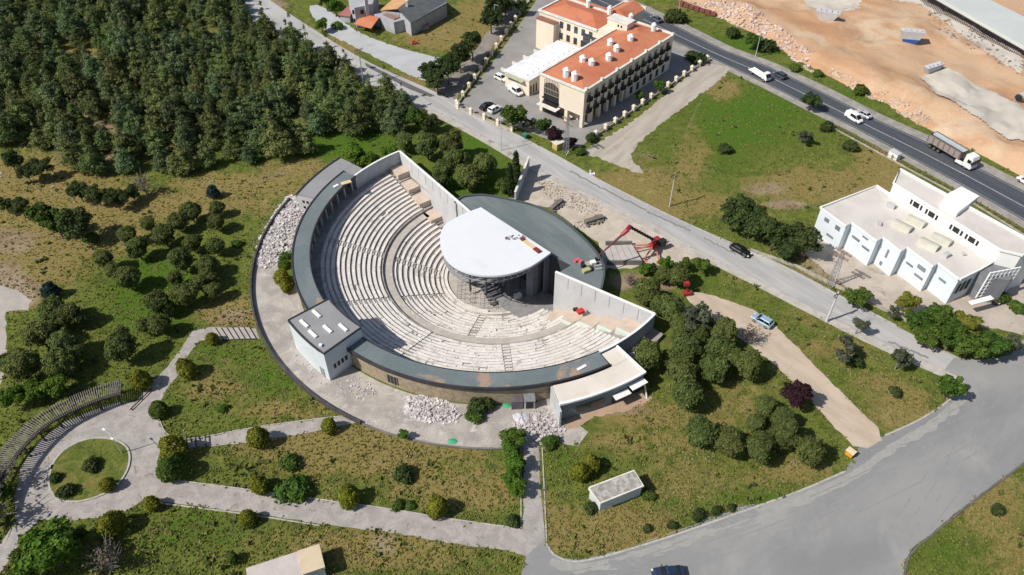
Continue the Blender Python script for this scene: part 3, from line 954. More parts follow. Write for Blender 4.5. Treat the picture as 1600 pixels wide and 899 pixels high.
# benches: one row of marble blocks per wedge of seats
AISLES_UP = [176.5, 209.5, 242.0, 275.0]
AISLES_LO = [176.5, 209.5, 258.0]
rg = random.Random(11)
for r0, r1, z, k in ROWS:
    gaps = AISLES_UP if k == 'up' else AISLES_LO
    half = math.degrees(.75 / r0)
    bl = math.degrees(1.5 / r0)
    cur = SA0
    for gq in gaps + [None]:
        e = (gq - half) if gq else SA1
        n = max(1, round((e - cur) / bl))
        # continuous bench with small steps from block to block
        vs = []
        for i in range(n):
            b0, b1 = cur + (e - cur) * i / n, cur + (e - cur) * (i + 1) / n
            am = (b0 + b1) / 2
            worn = am > 222
            dr = rg.gauss(0, .008 if not worn else .035)
            dz = rg.gauss(0, .004 if not worn else .022)
            if rg.random() < (.01 if not worn else .06):
                dz -= rg.uniform(.1, .3)
            for b_ in (b0 + .001, (b0 + b1) / 2, b1 - .001):
                a_ = rad(b_)
                ri, ro = r0 + .35 + dr, r1 + .02
                zt = z + .30 + dz
                vs += [(ri * math.cos(a_), ri * math.sin(a_), z - .02), (ro * math.cos(a_), ro * math.sin(a_), z - .02), (ro * math.cos(a_), ro * math.sin(a_), zt), (ri * math.cos(a_), ri * math.sin(a_), zt)]
        m_ = len(vs) // 4
        fs = [(4 * i + j, 4 * i + (j + 1) % 4, 4 * i + 4 + (j + 1) % 4, 4 * i + 4 + j) for i in range(m_ - 1) for j in range(4)]
        fs += [(0, 1, 2, 3), (4 * m_ - 1, 4 * m_ - 2, 4 * m_ - 3, 4 * m_ - 4)]
        mb = MB(); mb.add(vs, fs)
        mb.build('seat_row', m_marble, TH)
        if gq:
            cur = gq + half
for k, gaps in (('up', AISLES_UP), ('low', AISLES_LO)):
    for gq in gaps:
        mb = MB()
        for r0, r1, z, kk in ROWS:
            if kk == k:
                half = math.degrees(.75 / r0)
                mb.arc(r0 + .48, r1 + .01, z - .1, z + .17, gq - half * .85, gq + half * .85, 2)
        mb.build('stairway', m_marble, TH)
# ring roof, its rim and supports
mb = MB(); mb.arc(36.4, 39.5, 4.15, 4.5, 148.3, 299.3, 110)
mb.build('ring_roof', m_roofg, TH)
mb = MB(); mb.arc(39.5, 39.78, 3.9, 4.66, 147.9, 299.5, 110)
mb.arc(36.25, 36.4, 4.02, 4.6, 147.9, 299.5, 110)
mb.build('roof_edge', m_flash, TH)
mb = MB(); mb.arc(38.95, 39.3, -.5, 4.15, 148.3, 299.3, 110)
mb.build('outer_wall', m_stone, TH)
for i in range(37):
    a = 150 + i * 4.1
    x, y = PT(36.7, a)
    mb = MB(); mb.box((x, y, 2.5), (.28, .28, 3.3), rad(a))
    mb.build('column', mat('column_concrete', (.4, .4, .4), fine=.1), TH)
# inner face wall at each end (the roof gives way to a parapet wall)
for a0_, a1_ in ((127.9, 148.0), (299.8, 321.4)):
    mb = MB(); mb.arc(36.4, 36.7, -.4, 4.5, a0_, a1_, 20)
    mb.build('curved_wall', mat('curved_wall_grey', (.40, .42, .44), (.34, .36, .38), scale=.4, fine=.07), TH)
for a0_, a1_ in ((127.8, 147.9), (299.9, 321.5)):
    mb = MB(); mb.arc(36.34, 36.76, 4.501, 4.58, a0_, a1_, 20); mb.build('wall_coping', m_white, TH)
# straight end walls
def wall_between(mb, p, q, t, z0, z1):
    p, q = Vector(p), Vector(q)
    d = (q - p).normalized()
    n = Vector((-d.y, d.x)) * t / 2
    mb.prism([tuple(p + n), tuple(p - n), tuple(q - n), tuple(q + n)], z0, z1)
WL = (PT(8.0, 129.6), PT(36.55, 127.6))
WR = (PT(16.4, -45.8), PT(36.55, -38.7))
for (p, q) in (WL, WR):
    mb = MB(); wall_between(mb, p, q, .35, -8.2, 4.5)
    w = mb.build('end_wall', m_wallg, TH)
    mb = MB(); wall_between(mb, p, q, .5, 4.502, 4.6)
    mb.build('wall_coping', m_white, w)
    mb = MB()
    P, Q = Vector(p), Vector(q)
    d = (Q - P).normalized()
    L_ = (Q - P).length
    inn = Vector((-d.y, d.x)) * (.19 if p == WL[0] else -.19)
    for i in range(1, int(L_ / 2.9)):
        c = P + d * (i * 2.9) + inn
        mb = MB(); mb.box((c.x, c.y, 2.9), (.12, .05, 2.6), math.atan2(d.y, d.x))
        mb.build('wall_joint', mat('joint_grey', (.33, .33, .34)), w)
# terraces beside the end walls
def terr(r, side):
    """floor height of the bowl at radius r"""
    for r0, r1, z, k in ROWS:
        if r0 <= r < r1:
            return z
    return -3.72 if r < 23.3 else .85
def along(pq, r_from, w, side):
    P, Q = Vector(pq[0]), Vector(pq[1])
    d = (Q - P).normalized()
    n = Vector((-d.y, d.x)) * side
    return P, d, n
P, d, n = along(WL, 0, 0, 1)
for i, s in enumerate([24.6, 20.3, 16.0, 11.6]):
    zt = terr(8 + s + 1.6, 0) + .75
    mb = MB(); c = P + d * s
    mb.prism([tuple(c + n * .22), tuple(c + d * 3.5 + n * .22), tuple(c + d * 3.5 + n * 3.1), tuple(c + n * 3.1)], zt - 2.5, zt)
    mb.build('deck_panel', m_panel, TH)
P, d, n = along(WR, 0, 0, -1)
n = Vector((d.y, -d.x))
for i, s in enumerate([0.6, 3.6, 7.4, 11.2, 15.0]):
    ln_ = [3.0, 3.8, 3.8, 3.8, 4.6][i]
    c = P + d * s
    zt = terr((c + d * ln_ * .6).length, 0) + .45
    w = [3.6, 3.3, 3.2, 3.2, 3.4][i]
    mb = MB()
    mb.prism([tuple(c + n * .22), tuple(c + d * ln_ + n * .22), tuple(c + d * ln_ + n * w), tuple(c + n * w)], zt - 2.5, zt)
    mb.build('deck_panel', m_panel, TH)
    if i > 0:
        mb = MB()
        mb.prism([tuple(c + n * (w + .02)), tuple(c + d * ln_ * .92 + n * (w + .02)), tuple(c + d * ln_ * .92 + n * (w + .6)), tuple(c + n * (w + .6))], zt - 2.5, zt + .02)
        mb.build('mint_strip', m_mint, TH)
# orchestra and stage floor
mb = MB(); mb.arc(0.01, 11.62, -8.0, -7.52, 0, 360, 72)
mb.build('orchestra_floor', m_orch, TH)
mb = MB(); mb.arc(10.3, 11.0, -7.6, -7.2, 140, 262, 40)
mb.arc(11.1, 11.55, -7.6, -7.0, 140, 300, 50)
mb.build('orchestra_kerb', m_marble, TH)
S1, S2 = Vector(PT(9.37, 126.8)), Vector(PT(17.16, -32.3))
sd = (S2 - S1).normalized()
sn = Vector((sd.y, -sd.x))
if sn.dot(-S1) < 0:
    sn = -sn
# stage platform
mb = MB()
a_, b_ = S1 + sd * 1, S2 - sd * .5
mb.prism([tuple(a_), tuple(b_), tuple(b_ + sn * 9.5 - sd * 3), tuple(a_ + sn * 7 + sd * 6)], -7.5, -6.6)
mb.build('stage', mat('stage_floor', (.20, .20, .205), (.27, .265, .26), scale=.6, fine=.25), TH)
mb = MB()
mb.prism([tuple(a_ + sn * 2), tuple(S2 + sd * 1 + sn * .3), PT(16.8, -46.5), PT(15.8, -60), tuple(a_ + sn * 8 + sd * 6)], -8, -7.3)
mb.build('side_floor', m_orch, TH)
# stage house block with grey roof
arcp = [(712, 318), (722, 309), (745, 306.5), (759, 306.5), (797, 313.5), (836, 323), (863, 336), (887, 352), (908, 371), (920, 383), (932, 398), (941, 412), (943, 425), (941, 440), (938, 452)]
ZR = 3.8
ap = [Vector(G(x, y, ZR)) - Vector((CX, CY)) for x, y in arcp]
ap = [tuple(p) for p in smooth_poly([tuple(p) for p in ap], 2, False)]
wl = Vector(WR[0]); wd = (Vector(WR[1]) - wl).normalized()
wn_ = Vector((-wd.y, wd.x))
inner = [tuple(wl + wd * 11.0 + wn_ * .25), tuple(wl + wd * .1 + wn_ * .25), tuple(S2), tuple(S1)]
housep = ap + inner
mb = MB(); mb.prism(housep, -8.2, ZR)
SH = mb.build('stage_house', mat('stage_house_wall', (.06, .062, .07), (.045, .048, .055), scale=.4), TH)  # wall colour darkened to paint in the deep shade under the canopy
mb = MB(); mb.sheet(housep, ZR + .01)
mb.build('roof', m_roofd, SH)
mb = MB(); ribbon(mb, resample(ap, 90), -.02, .35, ZR + .012, ZR + .35)
mb.build('roof_edge', mat('edge_grey', (.08, .095, .105)), SH)
# stage door openings and side wings
mb = MB()
for s, w, h in ((4, 2.2, 3.2), (10, 4, 4.2), (17, 2.2, 3.2)):
    c = S1 + sd * s + sn * .03
    mb.box((c.x, c.y, -6.6 + h / 2), (w, .12, h), math.atan2(sd.y, sd.x))
mb.build('stage_door', m_dark, SH)
# canopy
ZC = 5.6
def shift(pts, z):
    return [tuple(Vector(G(x, y, z)) - Vector((CX, CY))) for x, y in pts]
canpx = [(751.5, 324), (861, 395), (835, 413.5), (818, 422), (793.5, 429), (767, 431.5), (740, 429), (719, 422), (703, 412), (692, 398), (687, 380), (688, 363), (695, 350), (712, 340), (732, 331)]
cp = shift(canpx, ZC)
cps = [cp[0], cp[1]] + smooth_poly(cp[1:] + [cp[0]], 2, False)[1:-1]
mb = MB(); mb.prism(cps, ZC - .45, ZC)
CN = mb.build('canopy', m_canopy, TH)
mb = MB()
cc_ = Vector((sum(p[0] for p in cps) / len(cps), sum(p[1] for p in cps) / len(cps)))
inn_ = [tuple(cc_ + (Vector(p) - cc_) * .985) for p in cps]
mb.prism(inn_, ZC - .8, ZC - .452)
mb.build('fascia', m_darkg, CN)
mb = MB()
rr_ = resample(cps[1:], 30)
for i, p in enumerate(rr_):
    q = cc_ + (Vector(p) - cc_) * .9
    q2 = cc_ + (Vector(p) - cc_) * .82
    mb.tube((q.x, q.y, ZC - 1.3), (q.x, q.y, ZC - 2.2), .06)
    if i:
        mb.tube((pq.x, pq.y, ZC - 2.2), (q.x, q.y, ZC - 2.2), .08)
        mb.tube((pq.x, pq.y, ZC - 1.3), (q.x, q.y, ZC - 2.2), .05)
    mb.tube((q.x, q.y, ZC - 2.2), (q2.x, q2.y, ZC - 1.3), .05)
    pq = q
mb.build('truss', m_steel, CN)
# dark wing walls that carry the canopy
def wing(pxs, z0, z1, m, nm='wing_wall', t=.5):
    L = [Vector(p) for p in shift(pxs, z0)]
    mb = MB(); ribbon(mb, [tuple(p) for p in L], 0, t, z0, z1)
    return mb.build(nm, m, TH)
m_wing = mat('wing_grey', (.20, .215, .24), (.16, .175, .195), scale=.5, fine=.08)
wing([(822, 462), (832, 464), (839, 461), (846, 452)], -6.6, 4.3, m_wing)
wing([(850, 461), (862, 455)], -6.6, 3.2, m_wing)
wing([(716, 436), (735, 445)], -6.6, 4.3, m_wing, t=.4)
mb = MB()
for (x, y) in ((812, 450), (795, 462), (760, 462), (735, 455), (830, 440)):
    q = shift([(x, y)], -6.6)[0]
    mb.tube((q[0], q[1], -6.6), (q[0], q[1], 4.3), .22, n=12)
mb.build('canopy_post', m_darkg, TH)
# broad curved walkway edge under the canopy, towards the orchestra
mb = MB()
L = [tuple(p) for p in shift([(692, 405), (700, 421), (712, 433), (728, 440), (745, 441), (757, 437)], -4.4)]
ribbon(mb, resample(smooth_poly(L, 2, False), 30), 0, .9, -4.6, -4.4)
W1 = mb.build('walkway', mat('walkway_grey', (.36, .35, .36), (.28, .27, .28), fine=.2), TH)
mb = MB()
L2 = resample(smooth_poly(L, 2, False), 12)
for p in L2:
    mb.tube((p[0], p[1], -4.4), (p[0], p[1], -3.5), .04)
    pass
for a_, b_ in zip(L2[:-1], L2[1:]):
    mb.tube((*a_, -3.4), (*b_, -3.4), .04)
mb.build('railing', m_steel, W1)
# black stairs at the stage corner
mb = MB()
for i in range(6):
    c = shift([(762 + i * 3.2, 446 + i * 3.6)], -5.6)[0]
    mb.box((c[0], c[1], -5.2 - i * .32), (3.6, .5, .3), math.atan2(sd.y, sd.x) + rad(70))
mb.build('stage_stair', m_darkg, TH)

# ---------------- annexes and block standing against the ring (each its own building)
def annex(name, label, spans, z1, mwall, mroof, cat='building'):
    t = thing(name, label, cat, (CX, CY, 0))
    mb = MB()
    for r0, r1, a0, a1 in spans:
        mb.arc(r0, r1, 0, z1 - .25, a0, a1, max(2, int(a1 - a0)))
    w = mb.build('wall', mwall, t)
    mb = MB()
    for k_, (r0, r1, a0, a1) in enumerate(spans):
        mb.arc(r0 - (.0 if k_ else .0), r1 + .05, z1 - .248, z1, a0, a1, max(2, int(a1 - a0)))
    mb.build('roof', mroof, t)
    return t
LA = annex('curved_annex', 'curved flat-roofed grey annex against the theatre ring at its upper left end', [(39.95, 44.3, 143.1, 163.2), (36.95, 39.94, 143.1, 147.6)], 4.3, m_wallg, m_annexg)
mb = MB(); mb.arc(44.05, 44.4, 4.1, 4.5, 143, 163.3, 20)
mb.build('roof_edge', m_flash, LA)
mb = MB()
for i in range(3):
    for j in range(2):
        x, y = PT(41 + i * .95, 163.2)
        mb.box((x, y, 1.2 + j * 1.5), (.5, .12, .6), rad(163.2))
mb.build('window', m_dark, LA)
m_cream = mat('cream_roof', (0.68, 0.625, 0.56), (0.60, 0.54, 0.475), scale=.15, fine=.07, stain=(.46, .33, .23), stscale=.2, stlim=(.64, .75))
RA = annex('curved_annex', 'curved annex with broad cream roof and blue-grey front at the theatre lower right end', [(40.05, 43.9, 284.3, 304.7), (36.95, 40.04, 299.9, 304.7)], 4.2, mat('bluegrey_front', (.20, .245, .27), (.16, .195, .215), scale=.3, fine=.06), m_cream)
mb = MB(); mb.arc(43.7, 44.15, 4.0, 4.4, 284.2, 304.9, 20)
for a in (304.9,):
    x0, y0 = PT(36.9, a); x1, y1 = PT(44.1, a)
    wall_between(mb, (x0, y0), (x1, y1), .35, 3.9, 4.42)
mb.build('parapet', m_white, RA)
mb = MB(); mb.arc(43.95, 44.05, 1.2, 2.6, 288, 294.5, 8)
mb.build('ribbon_window', m_glass, RA)
mb = MB(); mb.arc(43.95, 45.2, 2.3, 2.5, 296.5, 300.3, 6); mb.arc(43.95, 45.2, 2.9, 3.1, 300.6, 304.6, 6)
mb.build('door_canopy', m_white, RA)
mb = MB(); mb.arc(43.93, 44.03, 0.1, 2.5, 296.7, 304.4, 8)
mb.build('glazed_front', m_dark, RA)
for a_, w_ in ((284.05, .3),):
    mb = MB()
    x0, y0 = PT(39.9, a_); x1, y1 = PT(45.2, a_)
    wall_between(mb, (x0, y0), (x1, y1), .3, 0, 3.9)
    mb.build('side_frame', mat('frame_grey', (.47, .50, .50)), RA)
mb = MB()
x, y = PT(46.0, 304.0)
mb.tube((x, y, 0), (*PT(44.2, 304.6), 3.0), .14)
mb.build('prop', m_white, RA)

BK = thing('block_building', 'tall pale-blue box building with grey roof breaking the theatre ring at lower left', 'building', (CX, CY, 0))
bc = [PT(44.1, -142.6), PT(36.3, -143.4), PT(36.2, -128.2), PT(44.1, -128.8)]
def arcpts(p_r, a0, a1, n=8):
    return [PT(p_r, a0 + (a1 - a0) * i / n) for i in range(n + 1)]
bpoly = arcpts(44.1, -142.6, -128.8) + arcpts(36.2, -128.2, -143.4)
mb = MB(); mb.prism(bpoly, 0, 6.7)
mb.build('wall', m_bluew, BK)
mb = MB(); mb.prism([(p[0] * 1.0, p[1] * 1.0) for p in bpoly], 6.702, 6.9)
mb.build('roof', m_annexg, BK)
mb = MB()
cl = bpoly + [bpoly[0]]
ribbon(mb, cl, -.15, .08, 6.75, 7.08)
mb.build('roof_edge', m_flash, BK)
for r, a, ro in ((42.4, -139.3, 20), (39.6, -140.3, 20), (42.6, -135.2, 25), (40.2, -134, 25), (38.2, -131.6, 20)):
    mb = MB()
    x, y = PT(r, a)
    mb.box((x, y, 7.05), (2.2, .5, .3), rad(-40 - 5))
    mb.build('skylight', m_white, BK)
mb = MB(); x, y = PT(43.3, -131); mb.box((x, y, 7.1), (.5, .5, .4)); mb.build('roof_vent', m_white, BK)
e0, e1 = Vector(PT(44.1, -128.8)), Vector(PT(36.2, -128.2))
ed = (e1 - e0).normalized(); en = Vector((ed.y, -ed.x))
if en.dot(e0) > 0 and False: en = -en
outn = Vector(PT(1, -38.5))
for s in (1.5, 2.3, 3.1, 3.9):
    c = e0 + ed * s + outn * .03
    mb = MB(); mb.box((c.x, c.y, 2.6), (.45, .1, 1.0), math.atan2(ed.y, ed.x)); mb.build('window', m_dark, BK)
mb = MB(); x, y = PT(44.15, -131.0); mb.box((x, y, 1.1), (.1, 1.0, 2.2), rad(-131)); mb.build('door', m_steel, BK)
# window in the stone wall + kiosk frame
mb = MB(); x, y = PT(39.33, -115.2); mb.box((x, y, 1.7), (.12, 2.0, 1.8), rad(-115.2)); w_ = mb.build('wall_window', m_dark, TH)
mb = MB()
for dy in (-.95, -.3, .35, .95):
    xx, yy = PT(39.42, -115.2 + math.degrees(dy / 39.4))
    mb.box((xx, yy, 1.7), (.08, .08, 1.8), rad(-115.2))
mb.build('window_bar', m_steel, w_)

# broken marble and dust lying on the lower and right-hand seats
rg = random.Random(404)
mb = MB()
for k_ in range(1000):
    a = rg.uniform(222, 311) if rg.random() < .8 else rg.uniform(140, 222)
    r = rg.uniform(11.4, 34.6)
    if noise.noise(Vector((r * .35, a * .12, 2))) < -.05: continue
    z = terr(r, 0)
    for r0, r1, z0, kk in ROWS:
        if r0 <= r < r1: z = z0 + (.31 if r > r0 + .3 else 0)
    mb.rock((*PT(r, a), z + .03), rg.uniform(.05, .2), rg, .5)
o = mb.build('broken_marble', mat('chip_mix', (.66, .62, .58), (.30, .27, .25), scale=1.3, fine=.2, lo=.45, hi=.55), loc=(CX, CY, 0))
tag(o, 'marble chips and debris strewn over the lower and right-hand seat rows', 'debris', kind='stuff')
# ================================================================== OTHER BUILDINGS
def frame_thing(name, label, cat, o, ang):
    return thing(name, label, cat, (o[0], o[1], 0), rad(ang))
m_tile = mat('red_tiles', (0.46, 0.145, 0.075), (0.52, 0.20, 0.11), scale=.15, fine=.1, fscale=3, stain=(0.40, 0.16, 0.11), stscale=.2)
m_hcream = mat('cream_render', (0.74, 0.65, 0.53), (0.69, 0.60, 0.49), scale=.2, fine=.04)
m_corn = mat('cornice_white', (0.72, 0.69, 0.63), fine=.05)
def rect(x0, y0, x1, y1):
    return [(x0, y0), (x1, y0), (x1, y1), (x0, y1)]
def hip(mb, x0, y0, x1, y1, z0, h, inset=None, ends=(1, 1)):
    """hipped roof over a rectangle, ridge along the longer side"""
    if (x1 - x0) >= (y1 - y0):
        k = (y1 - y0) / 2
        yc = (y0 + y1) / 2
        a, b = (x0 + k * ends[0], yc, z0 + h), (x1 - k * ends[1], yc, z0 + h)
        vs = [(x0, y0, z0), (x1, y0, z0), (x1, y1, z0), (x0, y1, z0), a, b]
        fs = [(0, 1, 5, 4), (2, 3, 4, 5), (3, 0, 4), (1, 2, 5), (3, 2, 1, 0)]
    else:
        k = (x1 - x0) / 2
        xc = (x0 + x1) / 2
        a, b = (xc, y0 + k * ends[0], z0 + h), (xc, y1 - k * ends[1], z0 + h)
        vs = [(x0, y0, z0), (x1, y0, z0), (x1, y1, z0), (x0, y1, z0), a, b]
        fs = [(0, 1, 4), (1, 2, 5, 4), (2, 3, 5), (3, 0, 4, 5), (3, 2, 1, 0)]
    mb.add(vs, fs)

HO = (17.3, 162.5)
HT = frame_thing('hotel', 'cream three-storey hotel with red tiled roofs, white chimneys and balconies, top centre', 'hotel', HO, 49.5)
# main wing 40 x 13.7, ground floor partly open on pillars
mb = MB()
mb.prism(rect(0, .0, 40, 13.7), 3.3, 10.0)
mb.prism(rect(2.5, 3.2, 19, 13.5), 0, 3.298)
mb.prism(rect(19, .01, 40, 13.6), 0, 3.297)
mb.build('wall', m_hcream, HT)
for px_, py_ in [(.5 + i * 3.4, .5) for i in range(6)] + [(.5, 5.2), (.5, 9.5), (.5, 13.1)]:
    mb = MB(); mb.box((px_, py_, 1.65), (.9, .9, 3.29)); mb.build('pillar', m_hcream, HT)
mb = MB(); hip(mb, .35, .35, 39.6, 13.35, 10.05, 1.3)
mb.build('roof', m_tile, HT)
mb = MB()
for (a, b, c, d_) in ((-.3, -.3, 40.3, .3), (-.3, 13.4, 40.3, 14.0), (-.3, .302, .3, 13.398), (39.7, .302, 40.3, 13.398)):
    mb.prism(rect(a, b, c, d_), 9.9, 10.35)
mb.build('cornice', m_corn, HT)
m_tilepier = m_corn
for i in range(7):
    mb = MB(); mb.box((.6 + i * 6.45, 0, 10.6), (.6, .7, .5)); mb.build('roof_pier', m_corn, HT)
# wing two (perpendicular at the far end)
mb = MB(); mb.prism(rect(28.6, 13.72, 40.0, 37), 0, 10)
mb.build('wall', m_hcream, HT)
mb = MB(); hip(mb, 29.0, 17.5, 39.6, 36.6, 10.05, 1.3); mb.build('roof', m_tile, HT)
mb = MB()
for (a, b, c, d_) in ((28.3, 17.0, 28.9, 37.3), (39.7, 14.0, 40.3, 37.3), (28.902, 36.7, 39.698, 37.3)):
    mb.prism(rect(a, b, c, d_), 9.9, 10.4)
mb.build('cornice', m_corn, HT)
# gabled road wing
mb = MB(); mb.prism(rect(40.02, 15, 48.5, 22), 0, 10); mb.build('wall', m_hcream, HT)
mb = MB(); hip(mb, 40.3, 15.0, 48.8, 22, 10.02, 1.6, ends=(0, 0)); mb.build('roof', m_tile, HT)
mb = MB(); mb.prism(rect(48.8, 14.7, 49.2, 22.3), 9.8, 10.6); mb.prism(rect(40.3, 22.0, 48.79, 22.4), 9.8, 10.3); mb.build('cornice', m_corn, HT)
mb = MB(); mb.prism(rect(40.05, 22.5, 44, 37), 0, 9.2); mb.build('wall', m_hcream, HT)
mb = MB(); hip(mb, 40.2, 22.6, 43.9, 36.9, 9.22, .8); mb.build('roof', m_tile, HT)
# roof tower block between the wings
mb = MB(); mb.prism(rect(32.6, 10.2, 36.0, 16.6), 10, 12.3); TW = mb.build('roof_room', m_hcream, HT)
mb = MB(); mb.box((32.57, 12.0, 11.3), (.06, .5, .6)); mb.box((32.57, 13.0, 11.3), (.06, .5, .6)); mb.build('window', m_dark, TW)
mb = MB(); mb.prism(rect(32.4, 10.0, 36.2, 16.8), 12.302, 12.5); mb.build('coping', m_corn, TW)
# stair tower
mb = MB(); mb.prism(rect(26.6, 30.2, 30.8, 36.4), 0, 8.6); TW = mb.build('stair_tower', m_hcream, HT)
mb = MB(); mb.prism(rect(26.4, 30.0, 31.0, 36.6), 8.602, 8.8); mb.build('roof', mat('brown_roof', (.26, .12, .09)), TW)
# low white-roofed wing
mb = MB(); mb.prism(rect(3.6, 20.0, 26.4, 28.2), 0, 4.4); LW = mb.build('low_wing', m_hcream, HT)
mb = MB(); mb.prism(rect(3.3, 19.7, 26.5, 28.5), 4.402, 4.65)
for i in range(10):
    mb.box((5.2 + i * 2.2, 24.2, 4.85), (.12, 4.5, .35))
mb.build('roof', mat('white_roof', (.72, .72, .74), (.64, .64, .66), scale=.3, fine=.06), LW)
for i in range(5):
    mb = MB(); mb.box((5 + i * 4.6, 29.6, 3.6), (.35, 2.4, .9)); mb.build('fin_wall', m_corn, LW)
mb = MB(); mb.box((3.57, 25.2, 3.2), (.06, 3.4, .9)); mb.build('window', m_dark, LW)
mb = MB(); mb.box((2.9, 24.6, 3.95), (1.2, 6.4, .12)); mb.build('awning', mat('pale_green_awning', (.44, .46, .33)), LW)
for i in range(3):
    mb = MB(); mb.box((2.9 + 1.5 + i * 1.1, 19.97, 1.5), (.55, .06, 2.4)); mb.build('window', m_glass, LW)
# chimneys
for (x, y) in ((2.6, 7.6), (2.4, 4.9), (10.4, 8.4), (10.5, 5.7), (22.4, 8.5), (20.7, 5.3), (15.7, 4.2), (27.9, 5.9), (37.6, 5.0), (38.6, 13.0), (38.8, 20.2), (38.9, 27.6)):
    big = 1.0 if x < 36 else .8
    mb = MB()
    pr = [(x + math.cos(a_) * .85 * big, y + math.sin(a_) * .85 * big) for a_ in [i * math.pi / 4 + .39 for i in range(8)]]
    mb.prism(pr, 10.3, 12.2)
    pr2 = [(x + math.cos(a_) * .35, y + math.sin(a_) * .35) for a_ in [i * math.pi / 4 + .39 for i in range(8)]]
    mb.prism([(x + (p[0] - x) * 1.12, y + (p[1] - y) * 1.12) for p in pr], 12.202, 12.75, [(x + (p[0] - x) * .45, y + (p[1] - y) * .45) for p in pr])
    mb.build('chimney', m_white, HT)
# arched portal (glass screen) on the lit front
mb = MB()
ap_ = [(-.04, 12.3, .1), (-.04, 12.3, 7.2)] + [(-.04, 9.9 + 2.4 * math.cos(t), 7.2 + 1.6 * math.sin(t)) for t in np.linspace(0, math.pi, 12)[1:-1]] + [(-.04, 7.5, 7.2), (-.04, 7.5, .1)]
vs = ap_ + [(.3, p[1], p[2]) for p in ap_]
n_ = len(ap_)
mb.add(vs, [tuple(range(n_)), tuple(range(2 * n_ - 1, n_ - 1, -1))] + [(i, (i + 1) % n_, n_ + (i + 1) % n_, n_ + i) for i in range(n_)])
PG = mb.build('portal_glass', m_dark, HT)
mb = MB()
for i in range(10):
    yy = 7.7 + i * .49
    top = 7.2 + 1.6 * math.sqrt(max(0, 1 - ((yy - 9.9) / 2.4) ** 2))
    mb.box((-.1, yy, 3.6 + top / 2), (.06, .09, top - 7.2 + 3.6 + 3.6 - (3.6 - 3.6)) if False else (.06, .09, max(.5, top - 4.2)))
for zz in (4.3, 5.6, 7.0):
    mb.box((-.11, 9.9, zz), (.05, 4.8, .1))
mb.build('portal_frame', mat('frame_beige', (.42, .36, .28)), PG)
mb = MB()
for zz in (3.2, 4.6):
    mb.box((-.5, 9.9, zz), (.9, 4.6, .12))
mb.build('balcony', m_dark, PG)
mb = MB(); mb.prism(rect(-2.2, 6.8, -.06, 12.8), 2.85, 3.05); mb.build('porch_roof', m_corn, HT)
# windows and balconies on the shaded long side
m_rail = mat('balcony_rail', (.05, .045, .045))
m_frame = mat('window_surround', (.50, .45, .37))
for fl, zz in ((0, 4.9), (1, 7.9)):
    for i in range(13):
        x = 2.0 + i * 2.95
        mb = MB(); mb.box((x, -.03, zz), (1.35, .07, 2.1)); w_ = mb.build('window', m_glass, HT)
        mb = MB()
        mb.box((x, -.35, zz - 1.08), (1.9, .62, .12))
        for k_ in range(7):
            mb.box((x - .85 + k_ * .283, -.63, zz - .6), (.05, .05, .85))
        mb.box((x, -.63, zz - .16), (1.8, .07, .06))
        mb.box((x - .88, -.35, zz - .6), (.05, .55, .85)); mb.box((x + .88, -.35, zz - .6), (.05, .55, .85))
        mb.build('balcony', m_rail, w_)
for i in range(6):
    mb = MB(); mb.box((21.2 + i * 3.1, -.03, 1.6), (1.2, .07, 2.0)); mb.build('window', m_glass, HT)
# windows on the courtyard side of wing two
for zz in (5.0, 8.2):
    for i in range(5):
        mb = MB(); mb.box((28.57, 19.0 + i * 2.5, zz), (.07, 1.2, 1.9)); mb.build('window', m_glass, HT)
mb = MB(); mb.box((28.5, 17.8, 5), (.07, 1.6, 6)); mb.box((28.5, 20.2, 5), (.07, 2.4, 6.5)); mb.build('stair_glazing', m_glass, HT)

# hotel boundary walls: low wall with pale pillars
def pillar_fence(label, P, Q, n, group=None, h=1.25):
    P, Q = Vector(P), Vector(Q)
    d = (Q - P)
    ang = math.atan2(d.y, d.x)
    t = thing('pillar_wall', label, 'wall', (P.x, P.y, 0), ang, group)
    L = d.length
    mb = MB(); mb.box((L / 2, 0, .3), (L, .3, .6)); mb.build('low_wall', mat('fence_wall', (.42, .37, .29), (.33, .29, .23), scale=1), t)
    mb = MB()
    for i in range(n - 1):
        for k_ in range(6):
            mb.box(((i + (k_ + .5) / 6) * L / (n - 1), 0, .95), (.04, .04, .7))
    mb.build('railing', m_rail, t)
    for i in range(n):
        mb = MB(); x = i * L / (n - 1)
        mb.box((x, 0, h / 2 + .1), (.75, .75, h + .2))
        mb.box((x, 0, h + .28), (.95, .95, .16))
        mb.prism(rect(x - .4, -.4, x + .4, .4), h + .362, h + .75, rect(x - .08, -.08, x + .08, .08))
        mb.build('pillar', m_hcream, t)
    return t
pillar_fence('low wall with cream pillars between the hotel and the grey gravel track', G(931, 214), G(1104, 96), 14)
pillar_fence('low wall with cream pillars between the dirt lane and the hotel car park', G(714, 166), G(838, -14), 17)
pillar_fence('low wall with cream pillars along the roadside in front of the hotel car park', G(716, 170), G(800, 205), 5)

# ---------------- white factory
FO = (81.85, 101.19)
FA = 133.3
FT = thing('factory', 'white two-storey factory block with stepped front and flat concrete roof, right edge', 'factory', (FO[0], FO[1], 0), rad(FA))
m_fw = mat('factory_white', (0.65, 0.705, 0.745), (0.61, 0.665, 0.705), scale=.3, fine=.03, stain=(.55, .55, .54), stscale=.6, stlim=(.66, .8))
m_froof = mat('factory_roof', (0.60, 0.565, 0.525), (0.52, 0.485, 0.45), scale=.15, fine=.08, stain=(.60, .57, .53), stscale=.15)
m_fww = mat('factory_white_wall', (0.78, 0.775, 0.765), (0.74, 0.735, 0.725), scale=.3, fine=.03)
